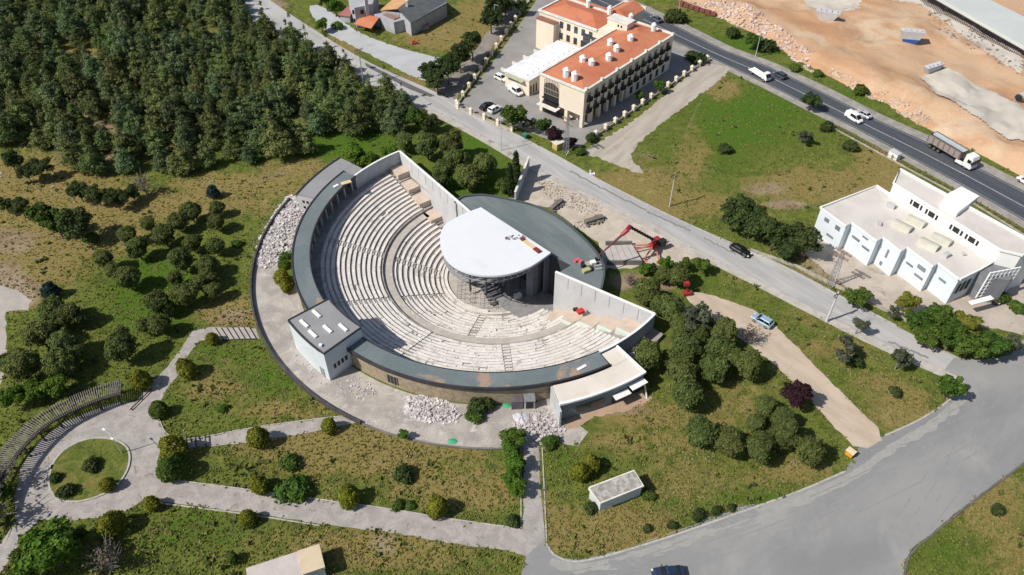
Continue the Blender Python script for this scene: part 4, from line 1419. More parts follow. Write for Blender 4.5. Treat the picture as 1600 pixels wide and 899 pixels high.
# y negative is away from the road; front sawtooth
front = [(0, .5), (4.6, -1.0), (4.8, .7), (10.7, -1.1), (10.9, .9), (15.3, -.6), (15.5, 1.3), (21.7, -.4), (21.9, 1.4), (28.4, -.3)]
body = [(28.3, 0.9), (24.6, -15.2), (-2.2, -8.9 + 2.0), (-1.4, -4.9)]
poly = front + [(24.3, -15.5), (-2.4, -8.9), (-1.4, -4.9)]
mb = MB(); mb.prism(poly, 0, 6.2); mb.build('wall', m_fw, FT)
mb = MB(); mb.sheet(poly, 6.21); mb.build('roof', m_froof, FT)
mb = MB()
pl = poly + [poly[0]]
ribbon(mb, pl, -.02, .3, 6.2, 6.62)
mb.build('parapet', m_fww, FT)
up_ = [(20.9, -14.0), (23.5, -18.4), (20.0, -22.2), (-6, -18.0), (-6.5, -10), (-2.6, -8.9)]
up_ = [(21.0, -14.4), (22.6, -20.0), (-7.5, -15.0), (-5.6, -10.2), (-2.4, -8.85)]
mb = MB(); mb.prism(up_, 0, 9.2); UB = mb.build('upper_block', m_fww, FT)
mb = MB(); mb.sheet(up_, 9.21); mb.build('roof', m_froof, UB)
mb = MB(); ribbon(mb, up_ + [up_[0]], -.02, .3, 9.2, 9.6); mb.build('parapet', m_fww, UB)
mb = MB(); mb.prism([(11.6, -17.6), (10.8, -21.6), (7.0, -21.0), (7.6, -12.6), (11.2, -13.4)], 9.215, 10.4, [(11.6, -17.6), (10.8, -21.6), (7.0, -21.0), (7.6, -12.6), (11.2, -13.4)])
mb.build('roof_room', m_fww, UB)
for x_, y_, w_, h_ in ((4.5, -4.2, 1.3, .8), (17.8, -4.0, 1.0, .6), (19.0, -11.0, 1.6, .9), (2.5, -7.0, .8, .5)):
    mb = MB(); mb.box((x_, y_, 6.2 + h_ / 2 + .01), (w_, w_ * .7, h_), x_); mb.build('roof_unit', m_wallg, FT)
for x_ in (4.7, 10.8, 15.4, 21.8):
    mb = MB(); mb.tube((x_ + .05, .05, .1), (x_ + .05, .05, 6.1), .09, n=6); mb.build('downpipe', m_wallg, FT)
# clerestory windows
P_, Q_ = Vector((-2.4, -8.85)), Vector((21.0, -14.4))
dd = (Q_ - P_).normalized(); aa = math.atan2(dd.y, dd.x)
nn = Vector((-dd.y, dd.x))
if nn.y < 0: nn = -nn
for s0 in (4.2, 7.6, 13.2, 16.8):
    for k_, (ds, w) in enumerate(((0, .4), (1.2, 1.3), (2.35, .4))):
        c = P_ + dd * (s0 + ds) + nn * .03
        mb = MB(); mb.box((c.x, c.y, 7.9), (w, .1, 1.1), aa); mb.build('window', m_dark, UB)
# skylights
m_sky = mat('skylight_cream', (.58, .57, .48), (.52, .51, .43), fine=.05)
for (cx_, cy_) in ((14.3, -6.6), (13.2, -10.0), (8.2, -5.0), (7.2, -8.2)):
    mb = MB()
    w, l, h = 2.4, 3.6, 1.0
    rings = []
    for t in np.linspace(0, 1, 9):
        yy = cy_ - w / 2 + w * t
        zz = 6.2 + h * (1 - t) ** .5 if t > 0 else 6.2
        rings.append([(cx_ - l / 2, yy, 6.21), (cx_ - l / 2, yy, 6.22 + h * math.sin(math.pi * min(1, .12 + t * .5))), (cx_ + l / 2, yy, 6.22 + h * math.sin(math.pi * min(1, .12 + t * .5))), (cx_ + l / 2, yy, 6.21)])
    mb.loft(rings)
    mb.build('skylight', m_sky, FT)
# front windows
def win_on(P, Q, s, w, z, h, par, m=None, nm='window'):
    P, Q = Vector(P), Vector(Q)
    d = (Q - P).normalized()
    n = Vector((-d.y, d.x))
    if n.y < 0: n = -n
    c = P + d * s + n * .03
    mb = MB(); mb.box((c.x, c.y, z), (w, .08, h), math.atan2(d.y, d.x))
    return mb.build(nm, m or m_glass, par)
for (P, Q, L_) in ((front[0], front[1], [(2.6, 1.6, 3.9, .5)]), (front[2], front[3], [(1.8, 1.8, 4.6, .9), (1.6, 2.0, 2.6, .5), (4.2, 1.6, 3.6, .5)]), (front[4], front[5], [(2.4, .5, 4.0, 2.0), (2.8, .6, 1.2, .9)]),
                   (front[6], front[7], [(1.6, 1.8, 3.4, .5), (4.3, 1.9, 3.9, .6), (2.5, 1.4, 5.4, .35)]), (front[8], front[9], [(1.6, 1.2, 4.8, 1.0), (4.5, 1.2, 4.8, .9), (2.6, 1.8, 2.0, .5)])):
    for s, w, z, h in L_:
        win_on(P, Q, s, w, z, h, FT, mat('factory_window', (.16, .18, .20), (.22, .24, .26), rough=.3))
for s in (1.0, 2.4, 3.8):
    mb = MB(); mb.box((-.45 * s * .55 - .15, -s * .9, 3.4), (.1, .8, 2.4), rad(-15)); mb.build('window', m_dark, FT)
# brick lattice screen at the right end of the upper block
mb = MB()
P_, Q_ = Vector((-5.6, -10.2)), Vector((-3.2, -4.4))
mb.prism([(-2.5, -8.8), (-5.6, -10.15), (-6.4, -6.6), (-3.4, -4.2), (-1.5, -5.0)], 0, 6.0)
mb.build('side_block', mat('side_grey', (.20, .21, .23), (.16, .165, .18)), FT)
mb = MB()
P_, Q_ = Vector((-6.6, -9.4)), Vector((-3.5, -3.9))
dd = (Q_ - P_).normalized(); n_ = Vector((dd.y, -dd.x))
aa = math.atan2(dd.y, dd.x)
for i in range(8):
    c = P_ + dd * (i * .9) + Vector((.1, .25))
    mb.box((c.x, c.y, 4.5), (.22, .25, 6.4), aa)
for j in range(8):
    c = P_ + dd * 3.15 + Vector((.1, .25))
    mb.box((c.x, c.y, 1.6 + j * .85), (6.6, .22, .2), aa)
mb.build('lattice_screen', m_white, FT)
mb = MB(); mb.box((-4.6, -1.4, 3.0), (1.0, 5.0, .16), rad(-25)); mb.build('entrance_canopy', m_white, FT)

t = thing('low_wall', 'long low weathered wall on the road verge below the factory yard', 'wall', (0, 0, 0))
wp_ = resample(GL([(1168, 398), (1240, 424), (1290, 449), (1340, 474), (1400, 503), (1462, 532)]), 40)
t.location = (wp_[0][0], wp_[0][1], 0)
mb = MB(); ribbon(mb, [(p[0] - wp_[0][0], p[1] - wp_[0][1]) for p in wp_], 1.2, 1.45, 0, .7); mb.build('wall', mat('old_wall', (.42, .385, .33), (.28, .255, .21), scale=.8, fine=.2), t)
t = thing('wire_fence', 'rusty post fence between highway shoulder and the back of the factory', 'fence', (0, 0, 0))
wp_ = resample(GL([(1300, 200), (1370, 238), (1440, 276), (1520, 318), (1600, 368), (1640, 395)]), 34)
t.location = (wp_[0][0], wp_[0][1], 0)
q_ = [(p[0] - wp_[0][0], p[1] - wp_[0][1]) for p in wp_]
mb = MB(); ribbon(mb, q_, -.02, .02, .95, 1.0); mb.build('rail', mat('rust', (.20, .12, .08), (.12, .08, .06)), t)
mb = MB(); ribbon(mb, q_, -.12, .12, 0, .3); mb.build('plinth', mat('old_wall', (.42, .385, .33)), t)
for p in q_:
    mb = MB(); mb.box((p[0], p[1], .7), (.16, .16, 1.4)); mb.build('post', mat('rust', (.20, .12, .08)), t)

# ---------------- houses at the top
m_slate = mat('dark_slate_roof', (.075, .085, .092), (.10, .11, .115), scale=.4, fine=.15)
m_hgrey = mat('house_grey', (.40, .40, .43), (.34, .34, .37), scale=.4)
HS = thing('house', 'rambling grey house with dark slate and orange roofs beyond the pale car park, top edge', 'house', (-36, 219, 0))
def rel(pts, o):
    return [(p[0] - o[0], p[1] - o[1]) for p in pts]
o_ = (-36, 219)
mb = MB(); mb.prism(rel([(-33.4, 218.9), (-29.7, 213.6), (-20.0, 227.0), (-26, 236)], o_), 0, 4.4); mb.build('wall', m_hgrey, HS)
vs = [(*rel([(-33.9, 219.3)], o_)[0], 5.9), (*rel([(-29.4, 212.9)], o_)[0], 4.3), (*rel([(-19.5, 227.4)], o_)[0], 4.3), (*rel([(-26.4, 236)], o_)[0], 5.9)]
mb = MB(); mb.add(vs + [(v_[0], v_[1], v_[2] - .2) for v_ in vs], [(0, 1, 2, 3), (7, 6, 5, 4), (0, 4, 5, 1), (1, 5, 6, 2), (2, 6, 7, 3), (3, 7, 4, 0)]); mb.build('slate_roof', m_slate, HS)
vs = [(*rel([(-39.6, 221.4)], o_)[0], 4.5), (*rel([(-33.92, 219.3)], o_)[0], 5.92), (*rel([(-26.4, 236.1)], o_)[0], 5.92), (*rel([(-33.5, 238)], o_)[0], 4.5)]
mb = MB(); mb.add(vs + [(v_[0], v_[1], v_[2] - .2) for v_ in vs], [(0, 1, 2, 3), (7, 6, 5, 4), (0, 4, 5, 1), (1, 5, 6, 2), (2, 6, 7, 3), (3, 7, 4, 0)]); mb.build('orange_roof', mat('orange_roof', (.55, .33, .17), (.5, .28, .14), scale=.4), HS)
mb = MB(); mb.prism(rel([(-39.4, 221.6), (-33.6, 219.2), (-26.6, 235.5), (-33, 237)], o_), 0, 4.3); mb.build('wall', m_hgrey, HS)
mb = MB(); mb.prism(rel([(-42.4, 221.4), (-39.3, 223), (-31.7, 217.1), (-34.8, 214.9)], o_), 0, 3.6); mb.build('terrace_wing', m_hgrey, HS)
mb = MB(); mb.prism(rel([(-38.6, 219.8), (-37.4, 221.0), (-33.4, 217.9), (-34.8, 216.4)], o_), 3.602, 3.9); mb.build('terrace_deck', mat('deck_brown', (.30, .18, .15)), HS)
mb = MB(); mb.prism(rel([(-49.6, 226), (-46.6, 218.6), (-41.6, 221), (-41.6, 232), (-49, 234)], o_), 0, 6.4); TB_ = mb.build('tall_wing', m_hgrey, HS)
mb = MB()
for (x, y) in ((-47.0, 219.4), (-44.6, 219.5)):
    for z in (2.2, 4.8):
        mb.box((x + 36, y - 219.05, z), (1.0, .3, 1.2), rad(25))
mb.build('window', m_dark, TB_)
mb = MB(); mb.box((-43.2 + 36, 220.2 - 219, 4.2), (1.0, .9, 8.4), rad(25)); mb.build('chimney', m_wallg, HS)
mb = MB(); mb.box((-31.4 + 36, 221.4 - 219, 6.2), (.7, .7, 2.4)); mb.build('chimney', m_corn, HS)
vs = [(*rel([(-46.8, 216.6)], o_)[0], 2.4), (*rel([(-41.4, 213.7)], o_)[0], 2.4), (*rel([(-39.6, 218.6)], o_)[0], 3.5), (*rel([(-45.2, 221.6)], o_)[0], 3.5)]
mb = MB(); mb.add(vs + [(v_[0], v_[1], v_[2] - .2) for v_ in vs], [(0, 1, 2, 3), (7, 6, 5, 4), (0, 4, 5, 1), (1, 5, 6, 2), (2, 6, 7, 3), (3, 7, 4, 0)]); mb.build('porch_roof', m_tile, HS)
mb = MB()
for p in vs:
    mb.tube((p[0] * .97, p[1] * .97, 0), (p[0] * .97, p[1] * .97, p[2] - .2), .12)
mb.build('porch_post', m_dark, HS)
SHD = thing('shed', 'small lean-to shed with dull red roof left of the grey house', 'shed', (-50, 224.5, 0))
vs = [(-2.9, -1.2, 2.2), (.9, -2.4, 2.2), (2.0, 1.6, 2.9), (-.6, 3.2, 2.9)]
mb = MB(); mb.add(vs + [(v_[0], v_[1], v_[2] - .15) for v_ in vs], [(0, 1, 2, 3), (7, 6, 5, 4), (0, 4, 5, 1), (1, 5, 6, 2), (2, 6, 7, 3), (3, 7, 4, 0)]); mb.build('roof', mat('dull_red_roof', (.33, .13, .12), (.28, .11, .10)), SHD)
mb = MB(); mb.prism([(-2.3, -1.0), (.7, -2.0), (1.6, 1.4), (-.5, 2.7)], 0, 2.0); mb.build('wall', m_hgrey, SHD)
KN = thing('kennel', 'tiny hut with pinkish roof beside the dark slate house wall', 'kennel', (*G(664, 45), 0), rad(35))
mb = MB(); mb.box((0, 0, .6), (2.0, 1.6, 1.2)); mb.build('wall', m_hgrey, KN)
mb = MB(); mb.box((0, 0, 1.35), (2.6, 2.2, .16), 0, ('X', .2)); mb.build('roof', mat('pink_roof', (.42, .22, .22)), KN)
SL = thing('slide', 'small bright red playground item on the dry lawn beyond the car park', 'slide', (*G(650, 69), 0), rad(10))
mb = MB(); mb.box((0, 0, .7), (1.6, .7, .12), 0, ('Y', .5)); mb.box((-.8, 0, .55), (.6, .8, 1.1)); mb.build('body', mat('toy_red', (.55, .06, .04)), SL)

# ---------------- two utility huts
def hut(label, corner_px, z, w_, l_, ang, mroof, loc=None):
    pass
def box_hut(label, pts_px, ztop, roofm, wallm, overhang=.18, extra=None):
    P = [Vector(G(x, y, ztop)) for x, y in pts_px]
    c = sum(P, Vector((0, 0))) / 4
    t = thing('utility_hut', label, 'hut', (c.x, c.y, 0))
    q = [tuple(p - c) for p in P]
    mb = MB(); mb.prism([(a * .96, b * .92) for a, b in q], 0, ztop - .3); w = mb.build('wall', wallm, t)
    mb = MB(); mb.prism(q, ztop - .298, ztop); mb.build('roof', roofm, t)
    return t, q, w
m_cr2 = mat('hut_roof_cream', (.57, .47, .33), (.52, .42, .29), scale=.6, fine=.08)
m_cr3 = mat('hut_roof_grey', (.50, .45, .42), (.45, .40, .37), scale=.6, fine=.1)
m_hw = mat('hut_wall', (.55, .60, .60), (.50, .54, .55), scale=.6, fine=.08)
t, q, w = box_hut('long utility hut with weathered grey slab roof on the grass by the square', [(920.5, 763), (991, 736), (1005, 759), (938, 786)], 2.7, mat('lichen_slab', (.46, .43, .38), (.27, .25, .23), scale=1.0, fine=.3, stain=(.24, .22, .2), stscale=1.2, stlim=(.5, .6)), m_hw)
mb = MB(); ribbon(mb, q + [q[0]], -.06, .16, 2.45, 2.78); mb.build('roof_edge', m_corn, t)
t, q, w = box_hut('long utility hut with two-tone cream roof, cut by the bottom edge', [(384, 888), (499, 850.5), (508, 887), (390, 927)], 2.7, m_cr3, m_hw)
k0 = Vector(q[0]).lerp(Vector(q[1]), .70); k1 = Vector(q[3]).lerp(Vector(q[2]), .70)
mb = MB(); mb.prism([tuple(k0), q[1], q[2], tuple(k1)], 2.702, 2.84); mb.build('roof_slab', m_cr2, t)
c1 = Vector(q[3]).lerp(Vector(q[2]), .84)
mb = MB(); mb.box((c1.x * .93, c1.y * .925 - .05, 1.3), (1.5, .1, 1.6), math.atan2(q[2][1] - q[3][1], q[2][0] - q[3][0])); mb.build('shutter', mat('pale_blue_panel', (.42, .55, .62)), t)

# ================================================================== POLES, MASTS
m_pole = mat('pole_concrete', (.48, .45, .40), (.40, .37, .33), world=False, fine=.1)
m_polew = mat('pole_steel_pale', (.60, .60, .60), world=False, fine=.05)
def pole(label, base, h, arm=True, name='utility_pole', r=.17, armrot=-50, m=None, lean=(0, 0)):
    t = thing(name, label, 'utility pole' if name == 'utility_pole' else 'street lamp', (*G(*base), 0), rad(armrot))
    mb = MB(); mb.tube((0, 0, -.3), (lean[0], lean[1], h), r, r * .6, 10); mb.build('shaft', m or m_pole, t)
    if arm:
        mb = MB(); mb.box((0, 0, h - .4), (.12, 2.6, .12)); mb.box((0, 0, h - 1.1), (.1, 1.6, .1)); mb.build('crossarm', m_dark, t)
        mb = MB()
        for y in (-1.2, -.6, .6, 1.2):
            mb.tube((0, y, h - .34), (0, y, h - .02), .07, .05, 8)
        mb.build('insulator', mat('insulator_brown', (.16, .10, .08)), t)
    else:
        mb = MB(); mb.tube((0, 0, h - .1), (1.3, 0, h + .15), .05); mb.build('arm', m or m_polew, t)
        mb = MB(); mb.box((1.5, 0, h + .15), (.7, .28, .12)); mb.build('lamp_head', m_steel, t)
    return t
pole('concrete utility pole with crossarms at the wood edge by the upper road', (568, 131), 10.0)
pole('thin pale pole on the grass verge across the road from the parked white car', (783, 236), 9.0, arm=False, name='street_lamp', r=.10, m=m_polew)
pole('utility pole on the roadside below the green field', (1046, 323), 8.8)
pole('stout pale utility pole leaning at the kerb left of the factory yard', (1291, 503), 7.6, r=.24, m=m_polew)
pole('small pole behind the dark hedge at the lane, top edge', (773, 48), 8.0, arm=False, name='street_lamp', r=.09, m=m_polew)
pole('thin pole on the green verge beyond the highway, above the white lorry', (1180, 90), 8.5, arm=False, name='street_lamp', r=.10, m=m_polew)
pole('short pole in dark bushes on the verge beyond the highway', (1058, 32), 7.0, arm=False, name='street_lamp', r=.10, m=m_polew)
def lattice(label, base, h, w=1.0, rot=0):
    t = thing('lattice_pylon', label, 'pylon', (*G(*base), 0), rad(rot))
    mb = MB()
    cs = [(-1, -1), (1, -1), (1, 1), (-1, 1)]
    n = 9
    for i in range(n):
        z0, z1 = h * i / n, h * (i + 1) / n
        w0, w1 = w * (1 - .65 * i / n) / 2, w * (1 - .65 * (i + 1) / n) / 2
        for k_ in range(4):
            a_, b_ = cs[k_], cs[(k_ + 1) % 4]
            mb.tube((a_[0] * w0, a_[1] * w0, z0), (a_[0] * w1, a_[1] * w1, z1), .05, n=5)
            mb.tube((a_[0] * w0, a_[1] * w0, z0), (b_[0] * w1, b_[1] * w1, z1), .03, n=4)
            mb.tube((a_[0] * w1, a_[1] * w1, z1), (b_[0] * w1, b_[1] * w1, z1), .03, n=4)
    mb.build('frame', m_steel, t)
    for zz, l in ((h - .3, 3.4), (h - 1.5, 2.8)):
        mb = MB(); mb.box((0, 0, zz), (.16, l, .16)); mb.box((.3, 0, zz + .1), (.1, l, .1))
        for y in (-.45, -.2, .2, .45):
            mb.tube((0, l * y, zz + .08), (0, l * y, zz + .5), .08, .05, 8)
        mb.build('crossarm', mat('rusty_steel', (.30, .21, .16)), t)
    return t
lattice('rusty lattice pylon between road kerb and white factory', (1297, 446), 8.6, 1.3, 40)
lattice('lattice pylon at the roadside in front of the hotel corner', (884, 241), 9.5, 1.1, 40)
# transformer on the hotel pylon is a part of it
IL = thing('street_lamp', 'slim lamp post at the upper rim of the round grass island', 'street lamp', (*G(191, 709), 0), rad(150))
mb = MB(); mb.tube((0, 0, 0), (0, 0, 5.2), .09, .06, 10); mb.build('shaft', m_polew, IL)
mb = MB(); mb.tube((0, 0, 5.1), (1.2, 0, 5.35), .04); mb.tube((0, 0, 5.1), (-1.0, .4, 5.3), .04); mb.build('arm', m_polew, IL)
mb = MB(); mb.box((1.3, 0, 5.38), (.6, .25, .12)); mb.build('lamp_head', m_white, IL)
mb = MB(); mb.box((-1.1, .45, 5.33), (.6, .25, .12)); mb.build('lamp_head', m_white, IL)

# ================================================================== VEHICLES
def paint(name, c, metal=.3):
    return mat('paint_' + name, c, tuple(x * .92 for x in c), rough=.45, metal=metal * .5, fine=.02, world=False, spec=.4)
m_tyre = mat('tyre', (.018, .018, .018), rough=.9)
m_rim = mat('rim', (.45, .45, .47), metal=.8, rough=.35)
m_cglass = mat('car_glass', (.012, .015, .02), rough=.2, spec=.5, fine=0)
m_lampw = mat('lamp_clear', (.75, .75, .72), rough=.15)
m_lampr = mat('lamp_red', (.40, .02, .02), rough=.2)
def wheels(t, xs_, hw, r, n='wheel', wid=.22):
    for x in xs_:
        for s in (-1, 1):
            mb = MB(); mb.tube((x, s * hw, r), (x, s * (hw - wid), r), r, n=16); w = mb.build(n, m_tyre, t)
            mb = MB(); mb.tube((x, s * (hw + .012), r), (x, s * (hw - .02), r), r * .62, n=12); mb.build('rim', m_rim, w)
def car(name, label, cat, loc, heading, col, kind='sedan', group=None):
    t = thing(name, label, cat, (loc[0], loc[1], loc[2] if len(loc) > 2 else 0.04), heading, group)
    P_ = {'sedan': dict(st=[(-2.25, .74, .55, .84), (-2.15, .84, .35, .98), (-1.55, .89, .25, 1.02), (-.4, .9, .22, .98), (.9, .89, .22, .95), (1.75, .86, .26, .82), (2.12, .78, .35, .66), (2.25, .66, .42, .58)], cab=(-1.75, 1.05, -1.15, .25, .96, 1.44, .80, .60)),
          'hatch': dict(st=[(-2.0, .76, .5, .95), (-1.92, .85, .3, 1.05), (-1.2, .89, .24, 1.04), (0, .9, .22, 1.0), (1.0, .88, .22, .97), (1.7, .84, .28, .82), (2.0, .72, .4, .62)], cab=(-1.88, 1.1, -1.55, .3, .98, 1.5, .82, .64)),
          'van': dict(st=[(-2.4, .84, .45, 1.15), (-2.3, .9, .3, 1.2), (0, .92, .25, 1.18), (1.3, .92, .25, 1.1), (2.1, .86, .3, .98), (2.4, .72, .45, .78)], cab=(-2.3, 1.75, -2.2, .85, 1.1, 1.85, .86, .74))}[kind]
    rings = []
    for x, w, zb, zt in P_['st']:
        rings.append([(x, -w + .08, zb), (x, -w, zb + .12), (x, -w, zt - .16), (x, -w + .14, zt), (x, w - .14, zt), (x, w, zt - .16), (x, w, zb + .12), (x, w - .08, zb)])
    mb = MB(); mb.loft(rings); mb.build('body', col, t, smooth=False, bevel=.03)
    b0, b1, t0, t1, z0, z1, wb, wt = P_['cab']
    mb = MB()
    mb.loft([[(b0, -wb, z0 - .06), (b0, wb, z0 - .06), (b1, wb, z0 - .06), (b1, -wb, z0 - .06)], [(t0, -wt, z1), (t0, wt, z1), (t1, wt, z1), (t1, -wt, z1)]])
    mb.build('window_glass', m_cglass, t)
    mb = MB()
    mb.loft([[(t0 - .04, -wt - .02, z1 - .03), (t0 - .04, wt + .02, z1 - .03), (t1 + .06, wt + .02, z1 - .03), (t1 + .06, -wt - .02, z1 - .03)], [(t0 + .08, -wt + .08, z1 + .06), (t0 + .08, wt - .08, z1 + .06), (t1 - .1, wt - .08, z1 + .06), (t1 - .1, -wt + .08, z1 + .06)]])
    for s in (-1, 1):
        mb.tube((b0, s * wb, z0), (t0, s * wt, z1), .05, n=5)
        mb.tube((b1, s * wb, z0), (t1, s * wt, z1), .045, n=5)
        xm = (t0 + t1) / 2
        mb.tube((xm, s * (wb + .01), z0), (xm, s * (wt + .01), z1), .05, n=5)
        if kind == 'van':
            mb.add([(b0, s * (wb + .01), z0), (xm - .1, s * (wb + .01), z0), (xm - .1, s * (wt + .012), z1), (t0, s * (wt + .012), z1)], [(0, 1, 2, 3)])
    mb.build('roof', col, t)
    L0, L1 = P_['st'][0][0], P_['st'][-1][0]
    wheels(t, (L0 + .85, L1 - .85), .9 if kind != 'van' else .93, .32)
    for s in (-1, 1):
        mb = MB(); mb.box((L1 - .12, s * .56, .66), (.25, .32, .14)); mb.build('headlight', m_lampw, t)
        mb = MB(); mb.box((L0 + .03, s * .62, .8), (.1, .28, .16)); mb.build('tail_light', m_lampr, t)
        mb = MB(); mb.box((.75, s * 1.0, 1.0), (.18, .18, .13)); mb.build('wing_mirror', col, t)
    return t
MR = rad(-46)
car('parked_car', 'pale blue car parked on the beige dirt road', 'car', (*G(1190, 505), .06), rad(135), paint('pale_blue', (.30, .42, .52)), 'hatch')
car('moving_car', 'black car driving on the middle road below the pines', 'car', (*G(1156, 395), .05), MR, paint('black', (.015, .015, .018)), 'sedan')
car('moving_car', 'dark blue car cut off by the bottom edge on the wide grey square', 'car', (*G(1043, 899), .04), rad(184), paint('dark_blue', (.02, .035, .07)), 'sedan')
HR = rad(-62)
car('moving_car', 'white van in the nearer lane of the highway, beside a silver car', 'van', (*G(1333, 188), .06), rad(-61), paint('white', (.75, .75, .75), 0), 'van')
car('moving_car', 'silver car in the far lane of the highway, beside the white van', 'car', (*G(1348, 182), .06), rad(119), paint('silver', (.5, .52, .55), .5), 'sedan')
car('moving_car', 'dark car in the far highway lane just ahead of the white recovery lorry', 'car', (*G(1218, 121), .06), rad(119), paint('dark_grey', (.06, .07, .085)), 'hatch')
car('moving_car', 'dark-bodied car with pale bonnet on the highway behind the hotel', 'car', (*G(1025, 33), .06), rad(119), paint('slate', (.09, .11, .14)), 'sedan')
car('parked_car', 'black car parked in the hotel car park beside a white one', 'car', (*G(761, 169), .05), rad(48), paint('black', (.015, .015, .018)), 'sedan')
car('parked_car', 'white estate car parked beside the black one by the hotel roadside wall', 'car', (*G(773, 174), .05), rad(48), paint('white', (.75, .75, .75), 0), 'hatch')
car('parked_van', 'white van parked under the pale green awning of the hotel', 'van', (*G(806, 146), .05), rad(-52), paint('white', (.75, .75, .75), 0), 'van')
car('parked_car', 'white car by the far corner of the low hotel wing', 'car', (*G(783, 125), .05), rad(-40), paint('white', (.75, .75, .75), 0), 'hatch')
car('parked_car', 'white car at the right edge on the verge beyond the highway', 'car', (*G(1601, 288), .3), rad(119), paint('white', (.75, .75, .75), 0), 'hatch')
car('parked_car', 'dark purple car beside the factory entrance canopy', 'car', (*G(1545, 468), .05), rad(-48), paint('plum', (.06, .03, .05)), 'hatch')
# white recovery lorry
RL = thing('recovery_lorry', 'white flatbed recovery lorry in the near highway lane', 'lorry', (*G(1187, 121), .06), rad(-62))
mb = MB(); mb.loft([[(1.4, -1.0, .6), (1.4, 1.0, .6), (1.4, 1.0, 2.2), (1.4, -1.0, 2.2)], [(2.6, -1.0, .6), (2.6, 1.0, .6), (2.6, .95, 2.2), (2.6, -.95, 2.2)], [(3.3, -.95, .5), (3.3, .95, .5), (3.25, .9, 1.3), (3.25, -.9, 1.3)]]); mb.build('cab', paint('white', (.75, .75, .75), 0), RL, bevel=.06)
mb = MB(); mb.loft([[(3.05, -.85, 1.35), (3.05, .85, 1.35), (3.28, .85, 1.32), (3.28, -.85, 1.32)], [(2.62, -.8, 2.1), (2.62, .8, 2.1), (2.7, .8, 2.12), (2.7, -.8, 2.12)]]); mb.build('windscreen', m_cglass, RL)
mb = MB(); mb.box((-1.2, 0, .85), (5.0, 2.0, .2)); mb.box((-1.2, -.95, 1.0), (5.0, .12, .2)); mb.box((-1.2, .95, 1.0), (5.0, .12, .2)); mb.box((-1.2, 0, .98), (5.0, .3, .06)); mb.build('flatbed', m_white, RL)
wheels(RL, (-2.4, 2.4), 1.0, .42)
# tipper truck
TR = thing('tipper_truck', 'big white-cabbed articulated tipper truck with ribbed brown-grey trailer on the highway', 'truck', (*G(1487, 248), .06), rad(-62.5))
m_trail = mat('tipper_side', (.30, .245, .215), (.26, .225, .21), scale=1.2, fine=.2, world=False)
mb = MB()
mb.add([(-6.8, -1.2, 1.3), (2.2, -1.2, 1.3), (2.2, 1.2, 1.3), (-6.8, 1.2, 1.3), (-6.8, -1.25, 3.2), (2.2, -1.25, 3.2), (2.2, 1.25, 3.2), (-6.8, 1.25, 3.2)], [(0, 3, 2, 1), (0, 1, 5, 4), (1, 2, 6, 5), (2, 3, 7, 6), (3, 0, 4, 7)])
mb.build('tipper_body', m_trail, TR)
mb = MB()
for i in range(7):
    for s in (-1, 1):
        mb.box((-6.7 + i * 1.46, s * 1.29, 2.25), (.16, .12, 1.9))
for s in (-1, 1):
    mb.box((-2.3, s * 1.27, 3.22), (9.0, .14, .14))
mb.build('body_rib', mat('tipper_rib', (.17, .14, .13), world=False), TR)
mb = MB(); mb.add([(-6.7, -.1, 3.05), (2.1, -.1, 3.05), (2.1, 1.15, 3.12), (-6.7, 1.15, 3.12)], [(0, 1, 2, 3)]); mb.box((-2.3, .55, 2.9), (8.6, 1.2, .3)); mb.build('tarpaulin', mat('grey_blue_tarp', (.42, .47, .50), (.36, .40, .43), world=False), TR)
mb = MB(); mb.box((-1.2, 0, 1.0), (11.5, .9, .3)); mb.build('chassis', m_dark, TR)
m_tw = paint('white', (.75, .75, .75), 0)
mb = MB(); mb.loft([[(3.4, -1.22, .55), (3.4, 1.22, .55), (3.4, 1.2, 3.5), (3.4, -1.2, 3.5)], [(5.2, -1.22, .5), (5.2, 1.22, .5), (5.15, 1.15, 3.4), (5.15, -1.15, 3.4)], [(5.6, -1.15, .5), (5.6, 1.15, .5), (5.45, 1.1, 2.6), (5.45, -1.1, 2.6)]]); mb.build('cab', m_tw, TR, bevel=.08)
mb = MB(); mb.box((5.56, 0, 2.15), (.1, 2.1, .95), 0, ('Y', -.12)); mb.build('windscreen', m_cglass, TR)
for s in (-1, 1):
    mb = MB(); mb.box((4.7, s * 1.225, 2.25), (.9, .06, .8)); mb.build('side_window', m_cglass, TR)
    mb = MB(); mb.box((5.5, s * 1.45, 2.2), (.2, .2, .7)); mb.build('wing_mirror', m_dark, TR)
    mb = MB(); mb.box((5.6, s * .85, .9), (.12, .4, .25)); mb.build('headlight', m_lampw, TR)
    mb = MB(); mb.box((2.6, s * 1.15, .9), (1.8, .5, .6)); mb.build('side_tank', m_white, TR)
wheels(TR, (-5.6, -4.4, -3.2, 1.6, 4.3), 1.2, .5, wid=.5)

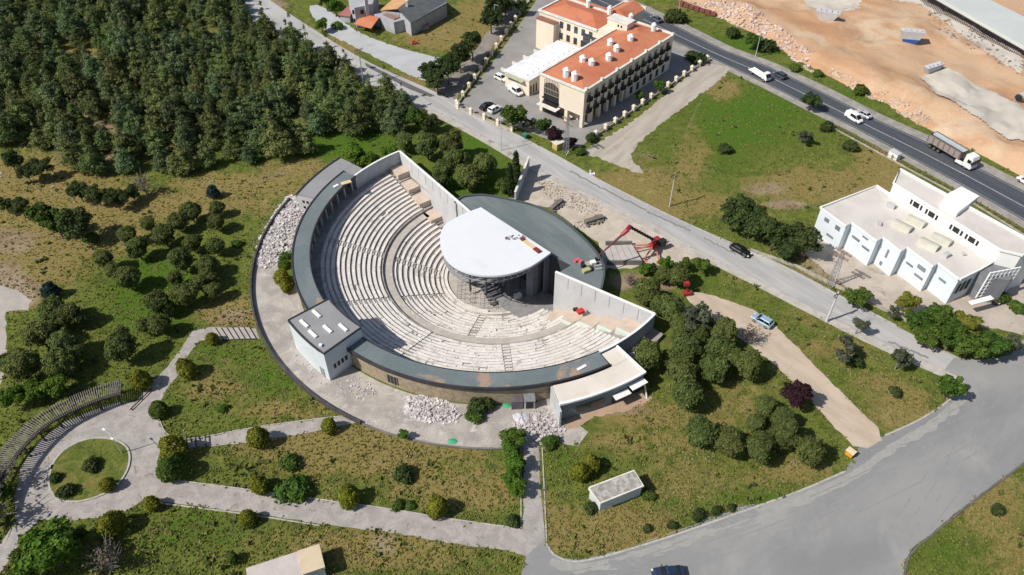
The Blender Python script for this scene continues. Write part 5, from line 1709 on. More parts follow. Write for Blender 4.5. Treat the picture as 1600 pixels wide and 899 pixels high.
# ================================================================== CRANE
m_cred = mat('crane_red', (.34, .035, .035), (.26, .03, .03), world=False, rough=.5)
m_cor = mat('outrigger_orange', (.50, .19, .13), (.44, .15, .10), world=False, rough=.6)
KB = G(1022, 388)
CR = thing('folding_crane', 'red folding-boom crane with spread orange outriggers behind the stage roof', 'crane', (*KB, 0))
def K(px, py, z):
    x, y = G(px, py, z)
    return (x - KB[0], y - KB[1], z)
mb = MB(); mb.box((0, 0, 1.0), (2.4, 1.5, .6), rad(35)); mb.box((.4, .8, 1.6), (1.4, 1.1, .8), rad(35)); mb.build('chassis', m_cred, CR, bevel=.05)
mb = MB(); mb.box((1.4, -.2, 1.7), (1.3, 1.1, 1.3), rad(35)); mb.build('engine_cover', m_dark, CR)
for (px, py) in ((991, 386), (995, 392), (1029, 408), (1008, 404), (1040, 376)):
    mb = MB()
    e = K(px, py, .5)
    mb.tube((0, 0, 1.1), (e[0], e[1], .9), .18, .15, 6); mb.tube((e[0], e[1], .9), (e[0], e[1], 0), .14, n=6); mb.box((e[0], e[1], .08), (.8, .8, .12))
    mb.build('outrigger', m_cor, CR)
A_ = K(1020, 374, 3.6); B_ = K(984, 354.5, 8.5); C_ = K(980, 360, 8.8); D_ = K(944, 392, 5.6); E_ = K(932, 403, 4.6)
mb = MB(); mb.tube((0, 0, 1.2), A_, .5, .4, 8); mb.build('turret', m_cred, CR)
mb = MB(); mb.tube(A_, B_, .24, .16, 6)
for i in range(9):
    t0 = i / 9
    p = Vector(A_).lerp(Vector(B_), t0)
    mb.box(tuple(p), (.3, .55, .55), math.atan2(B_[1] - A_[1], B_[0] - A_[0]))
mb.build('main_boom', mat('boom_brown', (.06, .045, .045), (.10, .06, .05), world=False), CR)
mb = MB(); mb.tube(B_, C_, .5, .5, 8); mb.tube(C_, tuple(Vector(C_).lerp(Vector(D_), .22)), .45, .38, 8); mb.build('elbow', m_cred, CR)
mb = MB(); mb.tube(C_, D_, .28, .16, 8); mb.tube(D_, E_, .10, .08, 8); mb.build('jib', mat('jib_maroon', (.17, .045, .06), world=False), CR)
mb = MB(); mb.box((E_[0], E_[1] + .1, 4.2), (.5, .5, .5)); mb.build('hook_block', m_dark, CR)
PB = thing('platform_lift', 'small red lift machine half hidden by trees at the start of the dirt road', 'lift', (*G(1073, 461), 0), rad(10))
mb = MB(); mb.box((0, 0, .5), (1.5, 1.0, .7)); mb.build('base', m_cred, PB)
mb = MB(); mb.tube((0, 0, .8), (-.3, .2, 2.6), .14); mb.build('mast', m_cred, PB)
mb = MB(); mb.box((-.4, .2, 2.8), (1.0, .9, .6)); mb.build('cage', m_cred, PB)
# ================================================================== SITE CLUTTER
rg = random.Random(77)
m_rub = mat('pale_rubble', (.64, .605, .60), (.34, .31, .30), scale=1.4, fine=.3)
m_rubp = mat('pinkish_rubble', (.60, .55, .55), (.34, .305, .30), scale=1.2, fine=.25)
m_debr = mat('brown_debris', (.50, .44, .37), (.33, .285, .235), scale=1.0, fine=.25)
def heap(name, label, pxs, n, rmin, rmax, h, m, seed=1, cat='rubble', fines=False):
    poly = GL(pxs)
    rr = random.Random(seed)
    x0, x1 = min(p[0] for p in poly), max(p[0] for p in poly)
    y0, y1 = min(p[1] for p in poly), max(p[1] for p in poly)
    cx_, cy_ = (x0 + x1) / 2, (y0 + y1) / 2
    pa = np.array(poly)
    def edge_d(x, y):
        best = 99
        for i in range(len(poly)):
            p, q = pa[i], pa[(i + 1) % len(poly)]
            d = q - p
            t = max(0, min(1, ((x - p[0]) * d[0] + (y - p[1]) * d[1]) / max(1e-6, d @ d)))
            best = min(best, math.hypot(x - p[0] - t * d[0], y - p[1] - t * d[1]))
        return best
    mb = MB()
    k = 0
    while k < n * 2:
        x, y = rr.uniform(x0 - 1.5, x1 + 1.5), rr.uniform(y0 - 1.5, y1 + 1.5)
        ins = in_poly(np.array([x]), np.array([y]), poly)[0]
        d = edge_d(x, y)
        k += 1
        if not ins:
            if rr.random() < math.exp(-d / .5) * .6:
                mb.rock((x - cx_, y - cy_, .05), rr.uniform(rmin * .4, rmin * 1.2), rr, .6)
            continue
        f = min(1, d / 2.2)
        zz = h * f * (.55 + .8 * max(-.5, noise.noise(Vector((x * .45, y * .45, seed)))))
        r = rmin + (rmax - rmin) * rr.random() ** 3.2
        mb.rock((x - cx_, y - cy_, max(.04, zz + rr.uniform(-.1, .12))), r * .85, rr, .7)
    # fines under the stones
    sk = [(p[0] - cx_, p[1] - cy_) for p in ragged(smooth_poly(poly, 1), .6, .5, seed)]
    if fines: mb.sheet(sk, .075)
    o = mb.build(name, m, loc=(cx_, cy_, 0))
    return tag(o, label, cat, kind='stuff')
heap('rubble_heap', 'long heap of white marble rubble beside the upper left of the theatre ring', [(440, 318), (452, 306), (488, 313), (470, 340), (458, 370), (452, 395), (420, 420), (400, 415), (402, 385), (418, 350)], 3400, .08, .5, .6, m_rub, 3, fines=True)
heap('rubble_heap', 'heap of white rubble at the foot of the stone wall below the theatre', [(632, 622), (660, 617), (700, 628), (720, 645), (715, 660), (680, 664), (645, 655), (630, 640)], 1800, .06, .42, .6, m_rub, 4, fines=True)
heap('rubble_heap', 'spill of pinkish rubble and plaster left of the cream-roofed annex', [(800, 660), (840, 640), (866, 645), (872, 660), (885, 670), (870, 690), (835, 697), (805, 690)], 1600, .06, .4, .4, m_rubp, 5)
heap('rubble_heap', 'scatter of pale grey chips in front of the pale-blue block', [(520, 600), (560, 588), (580, 600), (590, 615), (560, 625), (535, 618)], 350, .05, .25, .04, m_rub, 6)
heap('rubble_heap', 'thin line of broken paving along the wall of the pale-blue block', [(455, 550), (465, 545), (515, 598), (505, 606), (470, 580)], 160, .08, .25, .1, m_dust if False else m_rubp, 7)
heap('rubble_heap', 'broken brown masonry scattered behind the stage roof', [(840, 285), (862, 282), (930, 310), (945, 325), (930, 338), (895, 330), (850, 308)], 900, .06, .45, .12, m_debr, 8)
heap('rubble_heap', 'small heap of stones and planks at the stage roof edge', [(893, 349), (915, 345), (918, 356), (898, 358)], 80, .1, .5, .3, m_debr, 9)
heap('rock_line', 'pale rocks scattered on the hillside under the wood at the left edge', [(0, 262), (40, 275), (90, 290), (150, 318), (140, 326), (80, 308), (20, 290), (0, 280)], 75, .15, .5, .08, mat('field_rock', (.42, .39, .36), (.32, .29, .26), fine=.2), 10, 'rocks')
heap('rubble_heap', 'reddish broken ground strewn with stones above the green verge, beyond the highway', [(1118, 22), (1150, 15), (1200, 45), (1240, 82), (1225, 84), (1190, 62), (1150, 42)], 10, .2, .6, .3, m_rub, 11)
# sand-area stones lie on the sand terrain
def heap_sand(label, pxs, n, rmin, rmax, m, seed):
    rr = random.Random(seed)
    xs_ = [p[0] for p in pxs]; ys_ = [p[1] for p in pxs]
    mb = MB(); k = 0
    while k < n:
        a_, b_ = rr.uniform(min(xs_), max(xs_)), rr.uniform(min(ys_), max(ys_))
        if not in_poly(np.array([a_]), np.array([b_]), pxs)[0]:
            continue
        x, y, z = GS(a_, b_)
        mb.rock((x, y, z + .05), rr.uniform(rmin, rmax), rr, .7)
        k += 1
    o = mb.build('boulder_field', m)
    return tag(o, label, 'rocks', kind='stuff')
heap_sand('pinkish boulders on the slope above the highway verge, left end of the sand', [(1070, 2), (1160, 2), (1240, 60), (1290, 112), (1260, 100), (1180, 50), (1110, 18)], 420, .2, .8, mat('pink_rock', (.60, .48, .42), (.48, .36, .30), fine=.2), 21)
heap_sand('stones along the toe of the sand bank above the verge', [(1290, 112), (1300, 105), (1390, 140), (1460, 190), (1440, 194), (1380, 156)], 260, .15, .55, mat('tan_rock', (.58, .47, .37), (.45, .34, .26), fine=.2), 22)
heap_sand('dark debris strewn beside the raised concrete deck', [(1440, 12), (1480, 25), (1540, 60), (1600, 100), (1600, 120), (1530, 85), (1470, 50)], 130, .15, .5, mat('dark_scrap', (.14, .12, .11), (.3, .26, .22)), 23)
RB = thing('brick_stack', 'row of dark red brick stacks at the upper edge above the highway verge', 'bricks', (0, 0, 0))
x0, y0, z0 = GS(1060, 8); x1, y1, z1 = GS(1120, 20)
RB.location = ((x0 + x1) / 2, (y0 + y1) / 2, min(z0, z1))
L_ = math.hypot(x1 - x0, y1 - y0); aa = math.atan2(y1 - y0, x1 - x0)
for i in range(7):
    mb = MB(); s = (i - 3) * L_ / 7
    mb.box((math.cos(aa) * s, math.sin(aa) * s, .7), (L_ / 7 * .85, 1.2, 1.0 + rg.uniform(-.2, .4)), aa + rg.uniform(-.1, .1)); mb.build('pallet_stack', mat('brick_red', (.22, .07, .06), (.16, .06, .05), scale=2, fine=.3), RB)
# concrete pier blocks
def pier(label, px, py, L, Wd, H, ang, blue=False, flip=False):
    x, y, z = GS(px, py)
    t = thing('pier_block', label, 'concrete block', (x, y, z - .1), rad(ang), 'precast blocks on the sand')
    mb = MB()
    m = mat('block_concrete', (.52, .52, .53), (.44, .44, .46), fine=.08, world=False)
    w2, l2 = Wd / 2, L / 2
    mb.loft([[(-l2 * .55, -w2 * .7, 0), (l2 * .55, -w2 * .7, 0), (l2 * .55, w2 * .7, 0), (-l2 * .55, w2 * .7, 0)], [(-l2, -w2, H), (l2, -w2, H), (l2, w2, H), (-l2, w2, H)]])
    mb.build('body', m, t)
    for i in range(4):
        mb = MB(); mb.box((-l2 * .7 + i * l2 * .46, 0, H + .15), (.5, Wd * .5, .3)); mb.build('lug', m, t)
    if blue:
        mb = MB(); mb.loft([[(-l2 * .56, -w2 * .7 - .03, .02), (l2 * .56, -w2 * .7 - .03, .02), (l2 * .56, -w2 * .7 + .1, .02), (-l2 * .56, -w2 * .7 + .1, .02)], [(-l2 * .71, -w2 * .82 - .03, H * .36), (l2 * .71, -w2 * .82 - .03, H * .36), (l2 * .71, -w2 * .82 + .1, H * .36), (-l2 * .71, -w2 * .82 + .1, H * .36)]])
        mb.build('painted_band', mat('blue_paint', (.04, .13, .42)), t)
    return t
pier('flared concrete block without paint, upper left on the orange sand', 1291, 30, 7.0, 2.4, 2.8, -25)
pier('flared concrete block with blue painted foot, in the middle of the orange sand', 1420, 66, 6.6, 2.4, 3.6, -12, blue=True)
pier('long flat concrete block lying at the head of the pale slab', 1455, 113, 6.4, 1.8, 2.2, 28)
x, y, z = GS(1594, 158)
t = thing('concrete_pipe', 'short pale concrete pipe on the sand at the right edge', 'pipe', (x, y, z), rad(30))
mb = MB(); mb.tube((-1.4, 0, 1.1), (1.4, 0, 1.1), 1.15, n=18, cap=False); mb.tube((-1.35, 0, 1.1), (1.35, 0, 1.1), .95, n=18, cap=False); mb.build('shell', m_steel if False else m_wallg, t)
mb = MB(); mb.tube((-1.3, 0, 1.1), (-1.28, 0, 1.1), .94, n=18); mb.build('bore', m_dark, t)
# pale slab road
a_ = [GS(*p) for p in ((1433, 121), (1477, 106), (1600, 170), (1660, 205), (1660, 262), (1600, 224), (1500, 168))]
zm = sum(p[2] for p in a_) / len(a_)
o = drape('slab_road', [(1433, 121), (1477, 106), (1600, 170), (1680, 212), (1680, 266), (1600, 224), (1500, 170)], mat('pale_slab', (.50, .46, .40), (.46, .425, .37), scale=.1, fine=.05), .35, .4); struct(o)
# raised concrete deck (unfinished viaduct)
VZ = 5.0
up1 = GL([(1445, -16), (1473, 0), (1600, 72), (1700, 130)], VZ); up2 = GL([(1510, -25), (1547, 0), (1600, 26), (1700, 78)], VZ)
t = thing('viaduct_deck', 'long raised concrete deck with dark shaded side crossing the top right corner', 'viaduct', (*up1[1], 0))
ox = Vector(up1[1])
A_ = [tuple(Vector(p) - ox) for p in resample(up1, 24)]; B_ = [tuple(Vector(p) - ox) for p in resample(up2, 24)]
mb = MB()
vs = [(p[0], p[1], VZ) for p in A_] + [(p[0], p[1], VZ) for p in B_] + [(p[0], p[1], VZ - 1.0) for p in B_] + [(p[0], p[1], VZ - 1.0) for p in A_]
n = 24
mb.add(vs, [(j * n + i, j * n + i + 1, ((j + 1) % 4) * n + i + 1, ((j + 1) % 4) * n + i) for i in range(n - 1) for j in range(4)])
mb.build('deck', mat('deck_concrete', (.50, .53, .51), (.46, .49, .48), scale=.1, fine=.05), t)
sgn = -1
for i in range(0, 24, 3):
    q = (Vector(A_[i]) * .75 + Vector(B_[i]) * .25)
    q2 = (Vector(A_[i]) * .25 + Vector(B_[i]) * .75)
    mb = MB(); mb.box((q.x, q.y, VZ / 2 - .6), (1.2, 1.2, VZ - .8)); mb.box((q2.x, q2.y, VZ / 2 - .6), (1.2, 1.2, VZ - .8)); mb.build('pier', mat('pier_dark', (.2, .19, .18)), t)
mb = MB()
for i in range(23):
    a0_, a1_ = Vector(A_[i]), Vector(A_[i + 1])
    for k_ in range(4):
        p = a0_.lerp(a1_, k_ / 4)
        mb.tube((p.x, p.y, .5), (p.x, p.y, VZ - .9), .09, n=4)
    mb.tube((*a0_, VZ - 1.1), (*a1_, VZ - 1.1), .12, n=5)
    mb.tube((*a0_, 2.2), (*a1_, 2.2), .08, n=5)
mb.build('scaffold', mat('scaffold_dark', (.07, .05, .06)), t)
struct(drape('painted_deck_shade', [(1380, -22), (1445, -16), (1473, 0), (1600, 72), (1700, 130), (1700, 140), (1600, 88), (1465, 12), (1400, -18)], mat('deck_shade_colour', (.13, .10, .10), (.20, .16, .14), scale=.6), .12, .8))  # dark sheet on the sand, painting in the shade below the deck
# clutter on roofs and around
def small(name, label, cat, loc, parts, rz=0, group=None):
    t = thing(name, label, cat, loc, rz, group)
    for nm, fn, m in parts:
        mb = MB(); fn(mb); mb.build(nm, m, t)
    return t
m_maroon = mat('maroon', (.22, .04, .04), (.16, .03, .03)); m_sandb = mat('sand_board', (.60, .45, .26), (.65, .52, .34))
q = G(827, 383, ZC)
small('board_stack', 'pale timber board with two maroon crates at its ends near the canopy tip', 'boards', (q[0], q[1], ZC), [('board', lambda b: b.box((0, 0, .1), (3.0, .9, .16)), m_sandb), ('crate', lambda b: b.box((-1.95, 0, .2), (.8, .7, .36)), m_maroon), ('crate', lambda b: b.box((2.3, 0, .2), (1.5, .8, .36)), m_maroon)], rad(-50))
q = G(804, 372, ZC)
t = thing('tool_heap', 'dark scattered tools and cables on the white canopy', 'tools', (q[0], q[1], ZC), rad(5))
mb = MB(); rr = random.Random(4)
for i in range(26):
    mb.box((rr.uniform(-1.9, 1.9), rr.uniform(-.5, .7), rr.uniform(.05, .15)), (rr.uniform(.15, .55), rr.uniform(.05, .25), .12), rr.uniform(0, 3))
mb.build('tools', mat('tool_grey', (.06, .07, .08), (.3, .32, .35), scale=3), t)
q = G(901, 409, ZR)
small('material_bag', 'pink-red builders bags on the grey stage roof', 'bags', (q[0], q[1], ZR + .02), [('bag', lambda b: b.box((0, 0, .3), (.9, .7, .6), .4), mat('bag_pink', (.60, .14, .18), (.5, .08, .1))), ('bag', lambda b: b.box((.7, -.3, .25), (.6, .6, .5), .9), mat('bag_pink', (.6, .14, .18)))])
q = G(916, 425, ZR)
small('material_stack', 'yellowish insulation rolls and dark tubs on the grey stage roof', 'material', (q[0], q[1], ZR + .02), [('roll', lambda b: b.box((0, 0, .35), (1.6, .9, .6), .5), mat('roll_yellow', (.42, .42, .20), (.32, .34, .16))), ('tub', lambda b: (b.tube((1.0, .5, .02), (1.0, .5, .6), .4), b.tube((-.6, 1.4, .02), (-.6, 1.4, .7), .4)), m_dark), ('bale', lambda b: b.box((.8, 1.9, .3), (1.5, 1.2, .5), .2), mat('bale_tan', (.36, .35, .3)))])
q = G(931, 420, ZR)
small('roof_unit', 'white and grey air units near the right rim of the stage roof', 'air unit', (q[0], q[1], ZR + .02), [('casing', lambda b: b.box((-.5, 1.0, .5), (1.0, .9, .9), .3), m_white), ('frame', lambda b: (b.box((.4, -.5, .3), (1.4, .2, .5), .2), b.box((.4, .4, .3), (1.4, .2, .5), .2)), m_wallg)])
q = G(541, 286, 4.5)
small('plank', 'pair of pale offcuts lying on the ring roof by the curved annex', 'boards', (q[0], q[1], 4.51), [('board', lambda b: b.box((0, 0, .1), (2.2, 1.0, .14), .5), m_sandb), ('sheet', lambda b: b.box((-2.0, -1.2, .1), (1.2, .6, .14), .8), m_white)], 0)
q = G(909, 575, 4.5)
small('plank', 'white board left on the ring roof beside the cream roof', 'boards', (q[0], q[1], 4.51), [('board', lambda b: b.box((0, 0, .1), (1.8, .5, .12), .6), m_white)])
q = G(891, 489, 0)
small('tarp_bundle', 'bright red bundle on the terrace between seats and the right end wall', 'bundle', (*G(907, 488, -1.0), -1.05), [('bundle', lambda b: b.box((0, 0, .3), (1.3, 1.0, .6), .5), mat('bundle_red', (.55, .04, .03))), ('sack', lambda b: b.box((-.9, .5, .3), (.9, .6, .5), .2), m_dark)])
m_tgreen = mat('tarp_green', (.05, .38, .19), (.06, .28, .16))
for lab, px in (('bright green tarpaulin below the stone wall, right of the dark shrub', (791, 634)), ('small green tarpaulin at the lower rim of the theatre walk', (707, 690))):
    def tarp(b):
        ring = [[(r * math.cos(a_), r * .7 * math.sin(a_), h) for a_ in np.linspace(0, 6.28, 12, endpoint=False)] for r, h in ((.8, .03), (.55, .12), (.25, .2))]
        b.loft(ring)
    small('tarpaulin', lab, 'tarpaulin', (*G(*px), .03), [('sheet', tarp, m_tgreen)])
def pile(b):
    rings = []
    for r, h in ((1.3, .0), (1.1, .25), (.7, .4), (.25, .5)):
        rings.append([(r * (1 + .28 * math.sin(3 * a_ + 2 * h)) * math.cos(a_), r * 1.25 * (1 + .2 * math.cos(2 * a_)) * math.sin(a_), h * (1 + .3 * math.sin(4 * a_))) for a_ in np.linspace(0, 6.28, 14, endpoint=False)])
    b.loft(rings)
small('covered_heap', 'rounded white sheet-covered heap between kiosk and annex', 'covered heap', (*G(815, 655), .02), [('cover', pile, mat('white_sheet', (.52, .51, .54), (.42, .41, .44), scale=1.5))])
def kiosk():
    x, y = G(818, 634)
    t = thing('kiosk_frame', 'open grey metal kiosk frame with dark inside against the stone wall', 'kiosk', (x, y, 0), rad(5))
    mb = MB(); mb.box((.9, 0, 1.1), (1.7, 1.8, 2.2)); mb.build('body', m_wallg, t)
    mb = MB(); mb.box((.9, -.93, 1.2), (1.2, .06, 1.6)); mb.build('opening', m_dark, t)
    mb = MB(); mb.box((-1.1, 0, 1.0), (1.9, 1.4, 2.0)); mb.build('grate_box', mat('kiosk_dark', (.10, .08, .10), (.14, .12, .13)), t)
    mb = MB(); mb.box((.9, 0, 2.25), (1.9, 2.0, .1)); mb.build('roof', m_steel, t)
kiosk()
small('orange_bin', 'bright orange waste container at the grass corner by the dirt road mouth', 'bin', (*G(1327, 711), .02), [('body', lambda b: b.loft([[(-.5, -.4, 0), (.5, -.4, 0), (.5, .4, 0), (-.5, .4, 0)], [(-.65, -.5, 1.0), (.65, -.5, 1.0), (.65, .5, 1.0), (-.65, .5, 1.0)]]), mat('bin_orange', (.75, .33, .03))), ('lid', lambda b: b.box((0, 0, 1.06), (1.35, 1.05, .1)), mat('lid_pale', (.75, .62, .45)))], rad(-50))
small('waste_bin', 'dark green waste bin on the roadside in front of the hotel garden', 'bin', (*G(821, 216), .02), [('body', lambda b: b.loft([[(-.5, -.4, 0), (.5, -.4, 0), (.5, .4, 0), (-.5, .4, 0)], [(-.65, -.5, 1.1), (.65, -.5, 1.1), (.65, .5, 1.1), (-.65, .5, 1.1)]]), mat('bin_green', (.03, .14, .11))), ('lid', lambda b: b.box((0, 0, 1.16), (1.35, 1.05, .12)), mat('bin_green2', (.05, .18, .15)))], rad(-50))
small('guard_booth', 'small yellowish booth with white roof at the foot of the hotel pylon', 'booth', (*G(872, 232), 0), [('wall', lambda b: b.box((0, 0, 1.0), (2.2, 1.8, 2.0)), mat('booth_yellow', (.50, .37, .14))), ('roof', lambda b: b.box((0, 0, 2.1), (3.2, 2.7, .18)), mat('booth_roof', (.68, .64, .56)))], rad(35))
small('roadside_box', 'white box with grey lid on the verge between highway and factory', 'box', (*G(1396, 247), 0), [('body', lambda b: b.box((0, 0, .8), (2.4, 1.4, 1.6)), m_white), ('lid', lambda b: b.box((0, 0, 1.66), (2.6, 1.6, .1)), m_wallg)], rad(-60))
small('manhole_post', 'small white roadside post on the far kerb of the middle road', 'post', (*G(922, 272), 0), [('post', lambda b: b.box((0, 0, .5), (.3, .3, 1.0)), m_white), ('slab', lambda b: b.box((.5, 0, .12), (1.2, .8, .22)), m_white)])
# beams of demolished wall behind the stage
for lab, p, q, w in (('dark broken beam leaning from the stage roof rim, nearer the retaining wall', (861, 330), (878, 316), .9), ('long dark slab of broken wall lying on the beige ground left of the crane', (914, 351), (942, 342), 1.1)):
    a_, b_ = G(*p), G(*q)
    t = thing('broken_beam', lab, 'beam', (a_[0], a_[1], 0), math.atan2(b_[1] - a_[1], b_[0] - a_[0]))
    L_ = math.hypot(b_[0] - a_[0], b_[1] - a_[1])
    mb = MB(); mb.box((L_ / 2, 0, .5), (L_, w, .9)); rr = random.Random(3)
    for i in range(14): mb.rock((rr.uniform(0, L_), rr.uniform(-w, w), .3), rr.uniform(.2, .6), rr)
    mb.build('beam', mat('beam_dark', (.13, .115, .10), (.2, .17, .14), scale=1), t)
# retaining wall
a_, b_ = G(826, 262), G(805, 318)
t = thing('retaining_wall', 'tall narrow concrete wall between the cypress garden and the demolition ground', 'wall', (a_[0], a_[1], 0), math.atan2(b_[1] - a_[1], b_[0] - a_[0]))
L_ = math.hypot(b_[0] - a_[0], b_[1] - a_[1])
mb = MB(); mb.box((L_ / 2, 0, 1.5), (L_, .35, 3.0)); mb.build('wall', m_wallg, t)
mb = MB(); mb.box((L_ / 2, 0, 3.06), (L_ + .1, .5, .12)); mb.build('coping', m_corn, t)
# ramp of concrete planks beside the crane
c = Vector(G(965, 400))
t = thing('plank_ramp', 'wide sloping ramp of pale concrete planks between stage roof and crane', 'ramp', (c.x, c.y, 0))
pp = [Vector(p) - c for p in GL([(944, 386), (988, 384), (1002, 413), (948, 413)])]
for i in range(5):
    a0_, a1_ = i / 5, (i + .93) / 5
    p0, p1 = pp[0].lerp(pp[1], a0_), pp[0].lerp(pp[1], a1_)
    p3, p2 = pp[3].lerp(pp[2], a0_), pp[3].lerp(pp[2], a1_)
    mb = MB(); mb.loft([[(*p0, .1), (*p1, .1), (*p1, .3), (*p0, .3)], [(*p3, .9), (*p2, .9), (*p2, 1.15), (*p3, 1.15)]]); mb.build('plank', mat('plank_concrete', (.50, .465, .43), (.42, .39, .36), fine=.12), t)
mb = MB(); mb.prism([tuple(pp[3] + Vector((0, -.3))), tuple(pp[2] + Vector((0, -.3))), tuple(pp[2] + Vector((0, .1))), tuple(pp[3] + Vector((0, .1)))], 0, 1.1); mb.build('end_wall', mat('dark_wall', (.18, .18, .17)), t)
mb = MB(); mb.box((pp[0].x + 3, pp[0].y + .6, .5), (5.4, .35, 1.0)); mb.build('kerb', mat('dark_wall', (.18, .18, .17)), t)

# dark low wall along the lower rim of the theatre walk
t = thing('rim_wall', 'low dark wall along the outer rim of the theatre walk on the left side', 'wall', (CX, CY, 0))
mb = MB(); mb.arc(48.05, 48.4, 0, .75, 160, 244, 60); mb.build('wall', mat('rim_dark', (.055, .05, .048), (.09, .08, .075), fine=.3), t)
mb = MB(); mb.arc(48.05, 48.35, 0, .3, 244.3, 276, 30); mb.build('low_wall', mat('rim_dark2', (.14, .13, .11), (.2, .18, .16), fine=.3), t)

# ---------------- curved pergola, bottom left
bx = [(188, 615), (160, 622), (130, 634), (103, 646), (78, 660), (58, 676), (38, 696), (22, 716), (8, 740), (-6, 770), (-14, 800)]
PZ = 2.6
BP = GL(bx, PZ)
BPs = resample(smooth_poly(BP, 2, False), 90)
t = thing('pergola', 'long curved timber pergola with open slat roof around the round plaza', 'pergola', (BPs[20][0], BPs[20][1], 0))
ox = Vector(BPs[20])
Lp = [tuple(Vector(p) - ox) for p in BPs]
m_timb = mat('dark_timber', (.045, .035, .035), (.07, .055, .05), fine=.2)
m_slat = mat('weathered_slat', (.26, .235, .22), (.13, .115, .11), scale=1.5, fine=.2)
mb = MB(); ribbon(mb, Lp, -.17, .17, PZ - .3, PZ + .22); mb.build('beam', m_timb, t)
no = offset(Lp, 1.0)
side = 1.0 if (Vector(no[40]) - Vector(Lp[40])).x < 0 else -1.0
Lo = offset(Lp, side * 2.5)
mb = MB(); ribbon(mb, Lo, -.1, .1, PZ - .25, PZ); mb.build('beam', m_timb, t)
mb = MB()
Li = offset(Lp, -side * .35); Lo2 = offset(Lp, side * 3.0)
for i in range(0, 90):
    for f in (0,):
        p, q = Vector(Li[i]), Vector(Lo2[i])
        d = (q - p)
        c = (p + q) / 2
        mb.box((c.x, c.y, PZ + .1), (d.length, .10, .16), math.atan2(d.y, d.x))
mb.build('slat_roof', m_slat, t)
for i in range(2, 90, 10):
    for LL in (Lp, Lo):
        mb = MB(); p = LL[i]; mb.box((p[0], p[1], PZ / 2 - .13), (.2, .2, PZ - .26)); mb.build('post', m_timb, t)
# slatted footbridge ramp at the ring walk
def slat_ramp(label, p4, n, gap=.25, z=.16):
    c = Vector(G(*p4[0]))
    P = [Vector(p) - c for p in GL(p4)]
    t = thing('plank_walk', label, 'walkway', (c.x, c.y, 0))
    mb = MB()
    for i in range(n):
        a0_, a1_ = i / n, (i + 1 - gap) / n
        q = [P[0].lerp(P[1], a0_), P[0].lerp(P[1], a1_), P[3].lerp(P[2], a1_), P[3].lerp(P[2], a0_)]
        mb.prism([tuple(v_) for v_ in q], z, z + .1)
    mb.build('planks', mat('plank_pale', (.42, .38, .34), (.34, .31, .28), fine=.15), t)
    mb = MB(); ribbon(mb, [tuple(P[0]), tuple(P[1])], -.12, .12, 0.05, z - .002); ribbon(mb, [tuple(P[3]), tuple(P[2])], -.12, .12, .05, z - .002); mb.prism([tuple(v_) for v_ in P], .045, .06); mb.build('bearer', m_timb, t)
    return t
slat_ramp('short walkway of pale planks with dark gaps leading to the theatre rim wall', [(330, 514), (392, 513), (402, 530), (342, 532)], 7)
t = thing('timber_barrier', 'three dark timber hurdles across the path beside the golden shrub', 'barrier', (*G(300, 690), 0))
c = Vector(G(300, 690))
for px in (294, 308, 323):
    a_, b_ = Vector(G(px, 698)) - c, Vector(G(px - 1, 684)) - c
    mb = MB(); mb.tube((*a_, .6), (*b_, .6), .11, n=6); mb.tube((*a_, 0), (*a_, .75), .1, n=6); mb.tube((*b_, 0), (*b_, .75), .1, n=6); mb.build('hurdle', m_timb, t)
# scaffold lattice over the orchestra
t = thing('stage_scaffold', 'low lattice of steel scaffold tubes spread over the orchestra in front of the stage', 'scaffold', (CX, CY, -7.5))
mb = MB(); rr = random.Random(8)
P0 = [Vector(p) - Vector((CX, CY)) for p in GL([(704, 440), (760, 462), (800, 478), (768, 490), (722, 478), (703, 458)], -7.4)]
x0, x1 = min(p.x for p in P0), max(p.x for p in P0); y0, y1 = min(p.y for p in P0), max(p.y for p in P0)
pol_ = [tuple(p) for p in P0]
for i in range(9):
    for j in range(8):
        x = x0 + (x1 - x0) * i / 8; y = y0 + (y1 - y0) * j / 7
        if in_poly(np.array([x]), np.array([y]), pol_)[0]:
            h = .5 + .45 * ((i * 7 + j * 3) % 3)
            mb.tube((x, y, 0), (x, y, h), .04, n=4)
            mb.tube((x, y, h), (x + 1.4, y + .2, h), .035, n=4)
            mb.tube((x, y, .3), (x + 1.4, y + .2, h), .03, n=4)
            mb.tube((x, y, h), (x + .2, y + 1.4, h * .7), .035, n=4)
mb.build('tubes', m_steel, t)
q = Vector(G(809, 464, -6.2)) - Vector((CX, CY))
small('flight_case', 'pale metal trolley frame standing on the dark stage edge', 'trolley', (CX + q.x, CY + q.y, -6.58), [('frame', lambda b: (b.box((0, 0, .5), (1.6, 1.0, .1), .5), b.box((0, 0, 1.0), (1.5, .9, .1), .5), b.tube((-.6, -.4, 0), (-.6, -.4, 1), .05), b.tube((.6, .4, 0), (.6, .4, 1), .05)), m_white)])
q = Vector(G(778, 443, -5.4)) - Vector((CX, CY))
small('light_truss', 'pale tilted lighting frame hanging low under the canopy front', 'lighting frame', (CX + q.x, CY + q.y, -6.58), [('frame', lambda b: (b.box((0, 0, 1.4), (2.6, .12, .12), .3), b.box((0, .9, 1.8), (2.6, .12, .12), .3), b.box((-1.1, .4, 1.6), (.12, 1.1, .12), .3), b.box((1.1, .5, 1.6), (.12, 1.1, .12), .3), b.tube((-1, 0, 0), (-1, 0, 1.4), .06), b.tube((1, .4, 0), (1, .4, 1.5), .06)), m_white)])
small('collapsed_bench', 'dark wooden bench frame lying on the paving by the round plaza', 'bench', (*G(221, 626), 0), [('rail', lambda b: b.tube((-1.0, -2.2, .35), (1.0, 2.2, .35), .1), m_timb), ('post', lambda b: (b.tube((-.8, -1.9, 0), (-.8, -1.9, .4), .08), b.tube((.8, 1.9, 0), (.8, 1.9, .4), .08)), m_timb)])
